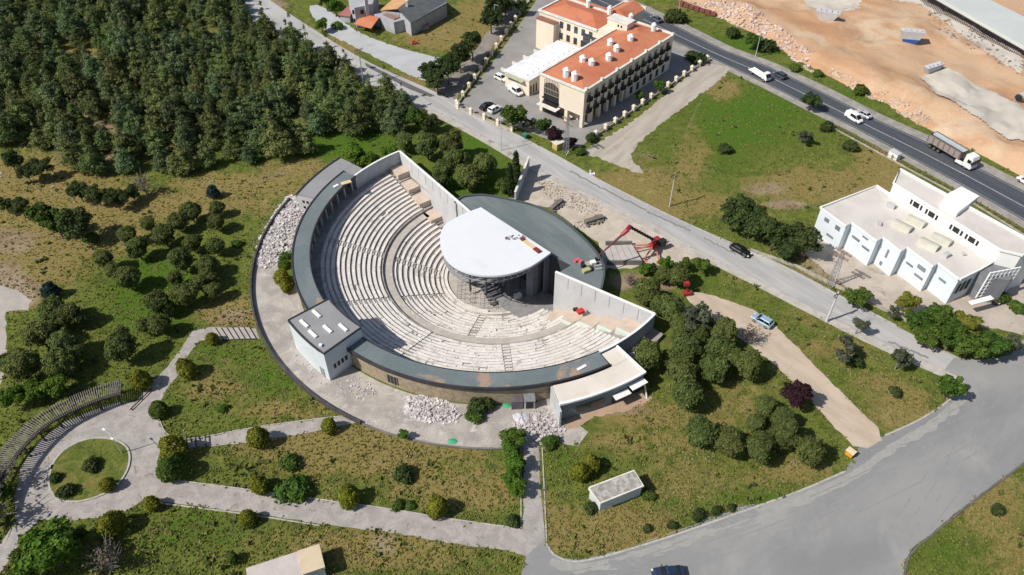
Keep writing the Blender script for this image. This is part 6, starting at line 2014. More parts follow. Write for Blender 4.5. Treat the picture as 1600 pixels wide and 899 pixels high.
# worker by the annex
# ================================================================== VEGETATION
def leaves(blobs, n, leaf, seed, up=.35, aspect=1.6, clump=.35, inner=.25):
    """many small leaf quads spread in the shells of blobs"""
    R = np.random.RandomState(seed)
    B = np.array(blobs, float)
    area = (B[:, 3] * B[:, 4] + B[:, 3] * B[:, 5] + B[:, 4] * B[:, 5])
    idx = R.choice(len(B), size=n * 2, p=area / area.sum())
    d = R.normal(size=(n * 2, 3))
    d /= np.linalg.norm(d, axis=1)[:, None]
    d[:, 2] = np.where((d[:, 2] < -.35) & (R.rand(n * 2) < .7), -d[:, 2], d[:, 2])
    rad_ = 1 - inner * R.rand(n * 2) ** 1.5
    lump = 1 + clump * np.sin(d[:, 0] * 5.3 + idx * 1.7) * np.sin(d[:, 1] * 4.7 + idx * 2.9) * np.sin(d[:, 2] * 4.1 + idx)
    c = B[idx, :3] + d * B[idx, 3:6] * (rad_ * lump)[:, None]
    # drop those deep within another blob
    keep = np.ones(n * 2, bool)
    for k in range(len(B)):
        q = ((c - B[k, :3]) / B[k, 3:6])
        keep &= ~(((q ** 2).sum(1) < .5) & (idx != k))
    c, d, idx = c[keep][:n], d[keep][:n], idx[keep][:n]
    m = len(c)
    nrm = d + R.normal(size=(m, 3)) * .55 + np.array([0, 0, up])
    nrm /= np.linalg.norm(nrm, axis=1)[:, None]
    a = np.cross(nrm, R.normal(size=(m, 3)))
    a /= np.linalg.norm(a, axis=1)[:, None]
    b = np.cross(nrm, a)
    s = leaf * (.6 + .8 * R.rand(m))[:, None]
    a = a * s * aspect * .5
    b = b * s * .5
    V = np.stack([c - a, c - b * .9, c + a, c + b * .9], 1).reshape(-1, 3)
    tint = np.clip(.5 + .22 * R.normal(size=m) + .25 * (R.rand(len(B))[idx] - .5), 0, 1)
    return V, np.repeat(tint, 4)
def crown_obj(name, V, tint, m, parent):
    me = bpy.data.meshes.new(name)
    n = len(V) // 4
    me.vertices.add(len(V))
    me.vertices.foreach_set('co', V.astype(np.float32).ravel())
    me.loops.add(4 * n)
    me.loops.foreach_set('vertex_index', np.arange(4 * n, dtype=np.int32))
    me.polygons.add(n)
    me.polygons.foreach_set('loop_start', np.arange(0, 4 * n, 4, dtype=np.int32))
    me.polygons.foreach_set('loop_total', np.full(n, 4, np.int32))
    me.update(calc_edges=True)
    at = me.attributes.new('tint', 'FLOAT', 'POINT')
    at.data.foreach_set('value', tint.astype(np.float32))
    me.materials.append(m)
    o = bpy.data.objects.new(name, me)
    COL.objects.link(o)
    o.parent = parent
    return o
m_bark = mat('bark', (.13, .095, .07), (.09, .065, .05), world=False, fine=.3)
m_barkg = mat('bark_grey', (.26, .24, .22), (.2, .18, .17), world=False, fine=.2)
def trunk_obj(parent, h, r, limbs, seed, m=None, spread=1.0):
    rr = random.Random(seed)
    mb = MB()
    p = Vector((0, 0, -.2)); 
    n = 4
    for i in range(n):
        q = Vector((rr.uniform(-.12, .12), rr.uniform(-.12, .12), h * (i + 1) / n))
        mb.tube(tuple(p), tuple(q), r * (1 - .7 * i / n), r * (1 - .7 * (i + 1) / n), 7, cap=False)
        p = q
    for i in range(limbs):
        z = h * rr.uniform(.35, .9)
        a = rr.uniform(0, 6.28)
        l = spread * rr.uniform(.5, 1)
        mb.tube((0, 0, z), (math.cos(a) * l, math.sin(a) * l, z + l * .5), r * .35, r * .12, 5, cap=False)
    return mb.build('trunk', m or m_bark, parent)
PROTO = {}
m_pine = mat_foliage('pine_needles', (.110, .155, .050), (.205, .245, .085), var=.3)
m_pineb = mat_foliage('blue_pine_needles', (.100, .155, .066), (.180, .235, .105), var=.25)
m_round = mat_foliage('round_pine_needles', (.092, .125, .034), (.165, .200, .058), var=.18)
m_thuja = mat_foliage('golden_thuja_leaves', (.120, .135, .014), (.27, .27, .03), var=.06)
m_broad = mat_foliage('bright_leaves', (.075, .155, .018), (.15, .25, .03), var=.12)
m_mid = mat_foliage('mid_green_leaves', (.060, .115, .018), (.115, .185, .034), var=.15)
m_darkl = mat_foliage('dark_leaves', (.045, .072, .022), (.085, .12, .036), var=.15)
m_olive = mat_foliage('olive_leaves', (.085, .10, .062), (.135, .15, .095), var=.12)
m_plum = mat_foliage('plum_leaves', (.028, .012, .018), (.05, .02, .028), var=.1)
m_bluec = mat_foliage('blue_conifer_leaves', (.025, .05, .045), (.05, .085, .075), var=.1)
m_ylw = mat_foliage('yellow_green_leaves', (.16, .18, .03), (.26, .27, .05), var=.1)
def proto(kind):
    """six shapes of each kind, built once under a hidden-free first user"""
    return PROTO.setdefault(kind, [])
def new_tree(kind, variant, name):
    """build one tree of a kind at the origin, height and width about real size"""
    rr = random.Random(hash((len(kind), variant)) % 1000 + variant * 17 + sum(map(ord, kind)))
    t = thing(name, '', 'tree')
    sd = variant * 13 + sum(map(ord, kind))
    if kind in ('pine', 'bluepine'):
        h = 9.0
        bl = []
        lv = 6
        for i in range(lv):
            f = i / (lv - 1)
            z = 2.0 + (h - 2.8) * f
            R_ = 2.5 * (1 - f) ** .85 + .3
            k = max(1, int(4 * (1 - f) + 1))
            a0 = rr.uniform(0, 6.28)
            for j in range(k):
                a = a0 + j * 6.28 / k + rr.uniform(-.4, .4)
                q = R_ * rr.uniform(.35, .75) * (0 if k == 1 else 1)
                s = R_ * rr.uniform(.42, .62) + .15
                bl.append((q * math.cos(a), q * math.sin(a), z + rr.uniform(-.4, .4), s, s, s * .62))
        bl.append((0, 0, h - .3, .4, .4, .6))
        V, T = leaves(bl, 4200, .21, sd, up=.5, aspect=2.4, clump=.5, inner=.75)
        crown_obj('crown', V, T, m_pine if kind == 'pine' else m_pineb, t)
        trunk_obj(t, 7.5, .17, 6, sd, spread=1.6)
    elif kind == 'round':
        bl = [(0, 0, 3.0, 1.7, 1.7, 1.7), (0, 0, 2.0, 1.4, 1.4, 1.0)]
        for j in range(9):
            a = j * 2.4 + rr.uniform(-.3, .3)
            f = rr.uniform(.45, 1)
            q = 1.35 * f
            s = rr.uniform(.55, 1.15)
            bl.append((q * math.cos(a), q * math.sin(a), 2.2 + rr.uniform(0, 2.3) * (1.2 - f * .7), s, s, s * .9))
        V, T = leaves(bl, 4600, .20, sd, up=.35, clump=.3, inner=.35)
        crown_obj('crown', V, T, m_round, t)
        trunk_obj(t, 2.8, .17, 4, sd, spread=1.2)
    elif kind in ('thuja', 'greenthuja'):
        bl = [(0, 0, .95, .88, .88, .95), (.15, .1, 1.5, .6, .6, .62), (-.25, .1, .7, .68, .66, .68), (.25, -.2, .65, .68, .7, .62)]
        V, T = leaves(bl, 1700, .13, sd, up=.3, aspect=1.8, clump=.12, inner=.12)
        crown_obj('crown', V, T, m_thuja if kind == 'thuja' else m_mid, t)
        trunk_obj(t, 1.0, .07, 2, sd, spread=.3)
    elif kind in ('broad', 'mid', 'plum', 'dark', 'yellow'):
        bl = [(0, 0, 3.0, 1.3, 1.3, 1.3)]
        for j in range(13):
            a = j * 2.4 + rr.uniform(-.4, .4)
            q = rr.uniform(.7, 1.8)
            s = rr.uniform(.5, .95)
            bl.append((q * math.cos(a), q * math.sin(a), 2.0 + rr.uniform(0, 2.6) * (1.25 - q * .35), s, s, s * .8))
        V, T = leaves(bl, 2600, .27 if kind != 'dark' else .24, sd, up=.3, aspect=1.4, clump=.35, inner=.4)
        crown_obj('crown', V, T, {'broad': m_broad, 'mid': m_mid, 'plum': m_plum, 'dark': m_darkl, 'yellow': m_ylw}[kind], t)
        trunk_obj(t, 2.8, .15, 6, sd, spread=1.5)
    elif kind == 'olive':
        bl = []
        for j in range(9):
            a = j * 2.4
            q = rr.uniform(.3, 1.2)
            s = rr.uniform(.45, .75)
            bl.append((q * math.cos(a), q * math.sin(a), 1.6 + rr.uniform(0, 1.7), s, s, s * .9))
        V, T = leaves(bl, 1300, .2, sd, up=.3, aspect=2.0, clump=.4, inner=.6)
        crown_obj('crown', V, T, m_olive, t)
        trunk_obj(t, 2.2, .12, 7, sd, m_barkg, spread=1.2)
    elif kind == 'cypress':
        bl = [(0, 0, 1.2 + i * .9, .85 - .12 * i, .85 - .12 * i, .9) for i in range(5)]
        V, T = leaves(bl, 2000, .2, sd, up=.1, aspect=2, clump=.2, inner=.2)
        crown_obj('crown', V, T, m_darkl, t)
        trunk_obj(t, 1.5, .12, 0, sd)
    elif kind == 'bluecone':
        bl = [(0, 0, .9, 1.05, 1.05, .9), (0, 0, 1.7, .75, .75, .8), (.2, .1, 1.2, .9, .9, .8)]
        V, T = leaves(bl, 1500, .18, sd, up=.1, aspect=2, clump=.2, inner=.2)
        crown_obj('crown', V, T, m_bluec, t)
        trunk_obj(t, 1.2, .08, 0, sd)
    elif kind == 'bush':
        bl = [(0, 0, .5, .9, .9, .6), (.6, .3, .4, .6, .5, .45), (-.5, .4, .45, .6, .6, .5), (.1, -.6, .4, .6, .5, .4)]
        V, T = leaves(bl, 900, .17, sd, up=.4, clump=.35, inner=.4)
        crown_obj('crown', V, T, m_mid, t)
        trunk_obj(t, .5, .05, 3, sd, spread=.3)
    elif kind == 'darkbush':
        bl = [(0, 0, .6, .9, .9, .7), (.5, .3, .5, .6, .5, .55), (-.5, .3, .5, .6, .6, .55)]
        V, T = leaves(bl, 900, .17, sd, up=.4, clump=.35, inner=.4)
        crown_obj('crown', V, T, m_darkl, t)
        trunk_obj(t, .5, .05, 3, sd, spread=.3)
    elif kind == 'bare':
        bl = [(0, 0, 2.2, 1.4, 1.4, 1.2)]
        V, T = leaves(bl, 260, .2, sd, clump=.4, inner=.9)
        crown_obj('crown', V, T, mat_foliage('dry_leaves', (.13, .10, .075), (.2, .16, .13)), t)
        mb = MB()
        for i in range(34):
            a = rr.uniform(0, 6.28); l = rr.uniform(1.0, 2.2)
            z0 = rr.uniform(.3, 1.4)
            m1 = (math.cos(a) * l * .5, math.sin(a) * l * .5, z0 + l * .5)
            mb.tube((0, 0, z0), m1, .05, .03, 4, cap=False)
            mb.tube(m1, (m1[0] * 2 + rr.uniform(-.4, .4), m1[1] * 2 + rr.uniform(-.4, .4), z0 + l * rr.uniform(.6, 1.1)), .03, .012, 4, cap=False)
        mb.tube((0, 0, -.1), (0, 0, 1.6), .12, .07, 7)
        mb.build('trunk', m_barkg, t)
    return t
BASER = {'pine': (2.3, 4.8), 'bluepine': (2.3, 4.8), 'round': (2.3, 3.2), 'thuja': (.95, 1.0), 'greenthuja': (.95, 1.0), 'broad': (2.5, 3.0), 'mid': (2.5, 3.0), 'plum': (2.5, 3.0), 'dark': (2.5, 3.0), 'yellow': (2.5, 3.0),
         'olive': (1.7, 2.3), 'cypress': (.9, 3.0), 'bluecone': (1.2, 1.2), 'bush': (1.1, .5), 'darkbush': (1.1, .6), 'bare': (2.0, 2.2)}
NV = {'pine': 8, 'bluepine': 4, 'round': 8, 'thuja': 4, 'dark': 3, 'mid': 3}
NAMEK = {'pine': 'pine_tree', 'bluepine': 'pine_tree', 'round': 'round_pine', 'thuja': 'golden_shrub', 'greenthuja': 'green_shrub', 'broad': 'leafy_tree', 'mid': 'leafy_tree', 'plum': 'plum_tree', 'dark': 'dark_tree', 'yellow': 'leafy_tree', 'olive': 'olive_tree',
         'cypress': 'cypress_tree', 'bluecone': 'blue_conifer', 'bush': 'bush', 'darkbush': 'bush', 'bare': 'bare_tree'}
CATK = {'thuja': 'shrub', 'greenthuja': 'shrub', 'bush': 'bush', 'darkbush': 'bush'}
trg = random.Random(2024)
TREE_XY = []
def put(kind, x, y, scale, label, group=None, z=0, tall=1.0):
    L = PROTO.setdefault(kind, [])
    nv = NV.get(kind, 2)
    rz = trg.uniform(0, 6.28)
    TREE_XY.append((x, y))
    fx, fy = trg.uniform(.88, 1.14), trg.uniform(.88, 1.14)
    if len(L) < nv:
        t = new_tree(kind, len(L), NAMEK[kind])
        L.append(t)
        t.location = (x, y, z); t.rotation_euler = (0, 0, rz); t.scale = (scale * fx, scale * fy, scale * tall)
        t['label'] = label
        t['category'] = CATK.get(kind, 'tree')
        if group: t['group'] = group
        return t
    return dup(L[trg.randrange(nv)], (x, y, z), rz, (scale * fx, scale * fy, scale * tall), label, group, CATK.get(kind, 'tree'))
def at_px(kind, px, py, rpx, label, group=None, tall=1.0, zf=None):
    """plant a tree whose crown middle is seen at a pixel, crown radius in px"""
    r0, zc0 = BASER[kind]
    rpx = rpx * {'round': 1.08, 'dark': 1.22, 'mid': 1.15, 'broad': 1.12, 'olive': 1.2, 'thuja': 1.1, 'bush': 1.15, 'darkbush': 1.15, 'plum': 1.15}.get(kind, 1.0)
    s = 1.0
    for _ in range(4):
        z = zc0 * s * tall
        x, y = G(px, py, z)
        D = y * CP + (CAM_H - z) * SP
        s = rpx * D / FPX / r0
    return put(kind, x, y, s, label, group, tall=tall)
ORD = ['leftmost', 'second from the left', 'third from the left', 'fourth from the left', 'fifth from the left', 'sixth from the left', 'seventh from the left', 'eighth from the left', 'ninth from the left', 'tenth from the left',
       'eleventh from the left', 'twelfth from the left', 'thirteenth from the left', 'fourteenth from the left', 'fifteenth from the left', 'sixteenth from the left', 'seventeenth from the left', 'eighteenth from the left']
def cluster(kind, L, what, group, tall=1.0):
    L = sorted(L)
    for i, (x, y, r) in enumerate(L):
        o = ORD[i] if i < len(ORD) - 1 else 'late in order'
        if i == len(L) - 1 and len(L) > 1: o = 'rightmost'
        at_px(kind, x, y, r, f'{what}, {o}', group, tall)
# left grove, in bands
cluster('round', [(337, 324, 13), (337, 345, 14), (297, 328, 17), (277, 345, 16), (230, 348, 13), (253, 364, 19)], 'round pine in the top row of the left grove', 'round pines of the left grove')
cluster('round', [(197, 365, 15), (213, 385, 19), (335, 383, 15), (300, 378, 15), (283, 403, 21), (322, 411, 17)], 'round pine in the second row of the left grove', 'round pines of the left grove')
cluster('round', [(160, 403, 18), (176, 420, 14), (198, 431, 21), (273, 434, 14), (287, 458, 21), (333, 453, 15), (323, 432, 15), (310, 440, 15)], 'round pine in the middle row of the left grove', 'round pines of the left grove')
cluster('round', [(243, 470, 21), (247, 504, 18), (223, 507, 14), (187, 538, 27), (262, 480, 14)], 'round pine in the lower row of the left grove', 'round pines of the left grove')
cluster('round', [(80, 482, 23), (106, 489, 20), (60, 518, 24), (84, 505, 14), (97, 535, 22), (33, 568, 27), (8, 566, 17), (92, 566, 24), (114, 553, 17), (125, 495, 14)], 'round pine of the dark clump by the grey left track', 'round pines of the left clump')
at_px('bluecone', 79, 454, 14, 'small blue-green conifer at the head of the dark left clump')
at_px('bluecone', 333, 300, 11, 'small dark conifer on the dry bank left of the marble rubble')
at_px('broad', 84, 602, 20, 'bright green leafy tree just behind the curved pergola, right one')
at_px('broad', 52, 610, 17, 'bright green leafy tree just behind the curved pergola, middle one')
at_px('broad', 18, 618, 20, 'bright green leafy tree behind the curved pergola, at the left edge')
at_px('mid', 70, 338, 24, 'bright half of the big round thicket on the left bank')
at_px('mid', 88, 352, 20, 'lower green part of the big round thicket on the left bank')
at_px('dark', 118, 350, 26, 'dark right half of the big round thicket on the left bank')
at_px('dark', 30, 323, 15, 'dark bush tree at the left end of the dry bank')
at_px('bush', 142, 371, 11, 'small bush at the foot of the big thicket on the left bank')
cluster('dark', [(122, 298, 15), (150, 304, 15), (180, 309, 17), (205, 300, 12), (60, 262, 16), (20, 250, 16), (8, 320, 12), (40, 268, 14)], 'dark tree at the lower edge of the wood', 'dark trees at the wood edge')
at_px('bush', 370, 381, 8, 'small bright bush on the grass left of the theatre rim wall')
at_px('thuja', 440, 434, 12, 'golden shrub on the green strip left of the theatre ring')
at_px('thuja', 447, 448, 9, 'smaller golden shrub at the end of the green strip by the ring')
for x, y, r, l in ((445, 400, 9, 'upper'), (444, 414, 9, 'middle')):
    at_px('bush', x, y, r, f'low bush on the green strip left of the theatre ring, {l} one')
# shrubs
for k, x, y, r, l in (('thuja', 220, 594, 15, 'golden round shrub beside the pergola end'), ('thuja', 291, 576, 15, 'golden round shrub right of the paved path, below the left grove'),
                      ('thuja', 403, 683, 16, 'golden round shrub on the lower side of the middle path'), ('thuja', 513, 665, 12, 'golden round shrub where the middle path meets the theatre walk'),
                      ('thuja', 405, 758, 14, 'golden shrub at the upper side of the long bottom path, leftmost of three'), ('thuja', 545, 776, 16, 'golden shrub at the upper side of the long bottom path, middle of three'),
                      ('thuja', 683, 792, 16, 'golden shrub at the upper side of the long bottom path, rightmost of three'), ('thuja', 237, 787, 12, 'golden shrub on the grass tip between plaza and bottom path'),
                      ('thuja', 387, 810, 12, 'golden shrub on the lower side of the bottom path'), ('thuja', 174, 818, 19, 'large golden shrub at the lower rim of the round plaza'), ('thuja', 271, 700, 20, 'big golden shrub at the fork of the two paths'),
                      ('greenthuja', 267, 732, 22, 'big dark green shrub joined to the golden one at the path fork'), ('greenthuja', 247, 641, 13, 'dark green shrub on the grass by the plaza entrance path'),
                      ('darkbush', 141, 727, 12, 'dark bush in the middle of the round grass island'), ('darkbush', 87, 746, 9, 'dark bush at the left rim of the round grass island'), ('darkbush', 103, 768, 13, 'dark bush at the lower left rim of the round grass island'),
                      ('thuja', 168, 757, 11, 'golden-tipped bush at the lower right rim of the round grass island'), ('thuja', 331, 529, 9, 'small yellow shrub at the start of the plank walkway'), ('bush', 457, 766, 22, 'wide low green bush above the bottom path'),
                      ('bush', 453, 722, 15, 'green bush alone in the dry lawn'), ('darkbush', 629, 741, 15, 'dark bush in the middle of the dry lawn'), ('broad', 631, 678, 10, 'small bright tree at the lower rim of the theatre walk'),
                      ('darkbush', 800, 815, 10, 'dark bush at the right end of the dry lawn'), ('greenthuja', 362, 872, 10, 'green shrub left of the two-tone hut'), ('thuja', 907, 738, 15, 'golden shrub by the lichen-roofed hut, left of the pair'),
                      ('thuja', 925, 725, 14, 'golden shrub by the lichen-roofed hut, right of the pair'), ('bush', 622, 790, 9, 'small green bush by the bottom path between two golden shrubs'), ('bush', 346, 638, 8, 'small sprout bush on the lawn beside the golden shrubs'),
                      ('darkbush', 747, 636, 16, 'dark shrub in the bed at the foot of the stone wall, left part'), ('darkbush', 760, 630, 14, 'dark shrub in the bed at the foot of the stone wall, right part'), ('bush', 742, 648, 13, 'yellow-green low shrub in the bed below the stone wall'),
                      ('bush', 640, 790, 7, 'tiny bush beside the bottom path'), ('darkbush', 1012, 826, 7, 'dark roadside bush, leftmost by the square'), ('darkbush', 1050, 820, 8, 'dark roadside bush, second from the left by the square'),
                      ('darkbush', 1092, 805, 11, 'dark roadside bush, third from the left by the square'), ('darkbush', 1120, 798, 9, 'dark roadside bush, fourth from the left by the square'), ('darkbush', 1142, 793, 7, 'dark roadside bush, rightmost by the square'),
                      ('bush', 1014, 773, 9, 'bright bush at the right end of the lichen-roofed hut'), ('darkbush', 922, 793, 10, 'dark bush at the left end of the lichen-roofed hut'), ('bush', 860, 690, 12, 'bush at the corner of the cream-roofed annex'),
                      ('darkbush', 1400, 612, 9, 'small dark bush on the right-hand triangle lawn'), ('darkbush', 1560, 797, 10, 'dark bush on the verge in the bottom right corner')):
    at_px(k, x, y, r, l)
cluster('broad', [(802, 682, 18), (797, 700, 14), (806, 722, 18), (798, 745, 14), (808, 762, 16)], 'slim bright tree in the row along the south path', 'bright trees of the south path')
at_px('broad', 72, 856, 44, 'big bright green tree in the bottom left corner')
at_px('mid', 40, 880, 26, 'mid green tree below the big bright one in the bottom left corner')
at_px('bare', 165, 872, 34, 'grey bare shrubby tree right of the big bright corner tree')
at_px('bare', -16, 742, 40, 'bare tree at the left edge throwing lacy shade on the plaza, upper one')
at_px('bare', -22, 800, 40, 'bare tree at the left edge throwing lacy shade on the plaza, lower one')
at_px('mid', 120, 835, 14, 'green bush between the plaza and the big corner tree')
at_px('broad', 5, 770, 12, 'bright bush at the left edge beside the pergola end')
# right of the theatre
cluster('round', [(1011, 456, 21), (1037, 428, 15), (1063, 428, 18), (1031, 474, 19), (1050, 478, 22)], 'round pine behind the right end wall', 'round pines right of the theatre')
cluster('round', [(1064, 506, 18), (1012, 552, 28), (1072, 542, 25), (1123, 543, 25), (1050, 560, 18), (1094, 520, 16)], 'round pine in the middle band right of the theatre', 'round pines right of the theatre')
at_px('olive', 1096, 497, 24, 'grey-green loose tree where the dirt road begins')
cluster('round', [(1135, 514, 24), (1170, 568, 24), (1064, 575, 26), (1114, 573, 24), (1145, 560, 20)], 'round pine along the beige dirt road', 'round pines right of the theatre')
cluster('round', [(1072, 612, 28), (1097, 672, 25), (1140, 690, 24), (1190, 698, 25), (1224, 678, 26), (1222, 650, 20), (1266, 702, 26), (1197, 634, 18), (1180, 660, 17)], 'round pine in the tree arc above the square', 'round pines above the square')
at_px('plum', 1245, 616, 23, 'dark purple plum tree beside the dirt road')
at_px('bare', 1172, 522, 22, 'thin bare tree throwing shade on the dirt road')
for x, y, r, k, l in ((1072, 414, 11, 'mid', 'bushy green tree behind the crane, left one'), (1097, 414, 13, 'mid', 'round green tree on the verge by the middle road below the crane'), (1008, 420, 10, 'broad', 'bright bush at the crane outriggers, left one'),
                      (1040, 410, 11, 'broad', 'bright bush at the crane outriggers, right one'), (1020, 440, 9, 'bush', 'low green bush behind the right end wall'), (985, 436, 13, 'bare', 'dark bare bush at the back of the stage house')):
    at_px(k, x, y, r, l)
cluster('dark', [(1150, 333, 26), (1176, 345, 25), (1160, 320, 17), (1212, 365, 24), (1228, 388, 18), (1258, 378, 25), (1240, 365, 20), (1196, 362, 16)], 'big dark pine between middle road and factory', 'dark pines left of the factory')
for k, x, y, r, l in (('mid', 1340, 463, 17, 'round green tree alone on the factory verge'), ('olive', 1343, 508, 13, 'slim grey olive tree on the lawn below the middle road'), ('olive', 1322, 548, 17, 'wide grey olive tree on the lawn, lowest left'), ('darkbush', 1338, 565, 10, 'dark bush at the foot of the wide olive'),
                      ('olive', 1408, 560, 17, 'grey olive tree near the right end of the lawn'), ('mid', 1486, 604, 21, 'green tree at the tip of the right lawn'), ('yellow', 1420, 470, 21, 'yellow-green tree against the white factory front'),
                      ('mid', 1441, 500, 21, 'green tree at the factory corner, left of the thick group'), ('mid', 1472, 497, 23, 'green tree at the factory corner, upper middle of the thick group'), ('mid', 1490, 525, 25, 'green tree, centre of the thick group by the factory'),
                      ('yellow', 1512, 505, 22, 'olive-yellow tree, top of the thick group by the factory'), ('mid', 1520, 538, 25, 'green tree, lower right of the thick group by the factory'), ('mid', 1555, 540, 23, 'green tree at the right end of the thick group by the factory'),
                      ('mid', 1450, 525, 18, 'low green tree, bottom left of the thick group by the factory'), ('olive', 1578, 535, 16, 'grey small tree at the junction kerb beside the thick group'), ('olive', 1395, 487, 10, 'small grey shrub tree on the factory verge'),
                      ('bush', 1560, 462, 14, 'low bush beside the factory entrance'), ('bush', 1590, 480, 12, 'low bush on bare ground at the right edge'),
                      # garden behind the theatre
                      ('round', 630, 218, 16, 'round pine in the garden behind the upper seats, leftmost'), ('round', 667, 224, 21, 'round pine in the garden behind the upper seats, upper left'), ('round', 703, 222, 22, 'round pine in the garden behind the upper seats, top middle'),
                      ('round', 693, 268, 21, 'round pine in the garden right at the upper end wall'), ('round', 732, 274, 22, 'round pine in the garden, lowest one'), ('round', 757, 254, 22, 'round pine in the garden, rightmost'), ('round', 712, 246, 18, 'round pine in the middle of the garden'),
                      ('broad', 553, 238, 19, 'bright green tree behind the curved annex, left one'), ('broad', 574, 248, 14, 'bright green tree behind the curved annex, right one'), ('broad', 607, 237, 13, 'bright bush at the tip of the upper end wall'),
                      ('mid', 648, 182, 18, 'green leafy tree at the wood edge above the garden'), ('dark', 668, 190, 14, 'dark leafy tree at the wood edge above the garden'), ('cypress', 806, 262, 10, 'dark cypress nearest the retaining wall'), ('cypress', 796, 280, 10, 'dark cypress second from the retaining wall'),
                      ('mid', 788, 290, 13, 'dark green bush among the cypresses'),
                      # field and verges
                      ('darkbush', 1133, 233, 10, 'single dark bush in the green field'), ('dark', 1268, 157, 13, 'round dark tree on the highway kerb'), ('darkbush', 1293, 198, 10, 'dark bush on the field edge by the highway'), ('darkbush', 1330, 228, 11, 'dark bush lower on the field edge by the highway'),
                      ('olive', 1262, 213, 10, 'pale grey bush in the green field near the highway'), ('mid', 803, 181, 20, 'round green tree in front of the hotel car park'), ('mid', 849, 196, 13, 'green bush in front of the hotel portal'), ('plum', 866, 210, 14, 'purple-red bush in front of the hotel portal'),
                      ('plum', 892, 222, 10, 'purple-red bush beside the hotel pylon'), ('olive', 830, 192, 10, 'grey bush between the hotel trees'), ('mid', 1030, 135, 10, 'bush at the shaded hotel side'), ('mid', 1000, 150, 8, 'low bush at the shaded hotel side'), ('darkbush', 1092, 92, 12, 'dark bush at the far hotel corner'),
                      ('darkbush', 1080, 88, 10, 'dark bush left of the far hotel corner bush'), ('bush', 906, 236, 9, 'small bush at the foot of the gravel track'), ('darkbush', 925, 215, 9, 'dark bush at the near end of the pillar wall'),
                      ('darkbush', 1055, 25, 14, 'dark bush around the short pole beyond the highway'), ('darkbush', 1145, 52, 11, 'dark bush on the verge beyond the highway, left'), ('mid', 1178, 62, 13, 'green tree on the verge beyond the highway by the thin pole'), ('darkbush', 1200, 72, 13, 'dark bush on the verge beyond the highway, right'),
                      ('bush', 1345, 141, 12, 'bush on the verge above the silver car'), ('bush', 1278, 115, 8, 'small bush on the verge above the dark car'), ('bush', 1243, 106, 8, 'tiny bush on the verge'),
                      ('dark', 1018, 418, 8, 'dark small tree by the crane'),
                      # top edge
                      ('broad', 502, 37, 11, 'small bright tree alone on the pale car park'), ('broad', 522, 8, 14, 'bright tree left of the red-roofed shed'), ('mid', 508, -2, 14, 'green tree at the top edge left of the houses'), ('dark', 670, 112, 16, 'dark tree at the car park end, leftmost of the thick row'),
                      ('dark', 682, 124, 17, 'dark tree at the car park end, lowest of the thick row'), ('dark', 700, 104, 21, 'dark tree of the thick row at the lane, third'), ('dark', 718, 86, 21, 'dark tree of the thick row at the lane, fourth'), ('dark', 737, 68, 19, 'dark tree of the thick row at the lane, fifth'),
                      ('dark', 768, 30, 17, 'dark hedge tree at the lane, near one'), ('dark', 772, 12, 17, 'dark hedge tree at the lane, middle one'), ('dark', 778, -6, 17, 'dark hedge tree at the lane, touching the top edge'), ('dark', 790, 5, 15, 'dark hedge tree at the lane, right one'), ('bush', 528, 40, 9, 'low bush by the tiled porch'), ('dark', 815, 10, 10, 'dark bush by the hotel corner at the top')):
    at_px(k, x, y, r, l)
at_px('bare', 222, 285, 22, 'pale dead tree with bare branches at the lower edge of the wood')
at_px('bush', 548, 272, 9, 'bush at the root of the curved annex')
# ---- the wood, upper left
wood = [(-40, -40), (340, -45), (385, 12), (402, 40), (435, 70), (505, 106), (548, 128), (600, 152), (640, 178), (636, 200), (600, 222), (530, 222), (480, 240), (420, 252), (330, 268), (245, 284), (190, 286), (130, 272), (80, 252), (30, 238), (-40, 225)]
WP = GL(wood)
wx0, wx1 = min(p[0] for p in WP), max(p[0] for p in WP); wy0, wy1 = min(p[1] for p in WP), max(p[1] for p in WP)
wr = random.Random(99)
pts = []
tries = 0
while len(pts) < 325 and tries < 30000:
    tries += 1
    x, y = wr.uniform(wx0, wx1), wr.uniform(wy0, wy1)
    if not in_poly(np.array([x]), np.array([y]), WP)[0]:
        continue
    px, py = world_to_px(np.array([x]), np.array([y]))
    # clearings at the left
    if (px[0] < 90 and 195 < py[0] and wr.random() < .6): continue
    md = 3.9 if py[0] > 60 else 4.6
    if all((x - a) ** 2 + (y - b) ** 2 > md * md for a, b in pts):
        pts.append((x, y))
print('wood trees', len(pts), 'tries', tries)
ONES = ['', 'second', 'third', 'fourth', 'fifth', 'sixth', 'seventh', 'eighth', 'ninth', 'tenth', 'eleventh', 'twelfth', 'thirteenth', 'fourteenth', 'fifteenth', 'sixteenth', 'seventeenth', 'eighteenth', 'nineteenth', 'twentieth']
def ordw(n):
    """n from 0"""
    if n == 0: return 'first'
    if n < 20: return ONES[n]
    t_ = ['twenty', 'thirty', 'forty'][(n + 1) // 10 - 2]
    u_ = (n + 1) % 10
    return {'twenty': 'twentieth', 'thirty': 'thirtieth', 'forty': 'fortieth'}[t_] if u_ == 0 else t_ + '-' + (['first'] + ONES[1:])[u_ - 1]
W_ = []
for x, y in pts:
    px, py = world_to_px(np.array([x]), np.array([y]))
    W_.append((px[0], py[0], x, y, 'pine' if wr.random() < .72 else 'bluepine', wr.uniform(.7, 1.35), wr.uniform(.85, 1.15)))
W_.sort(key=lambda t_: -t_[1])
row = 0
i = 0
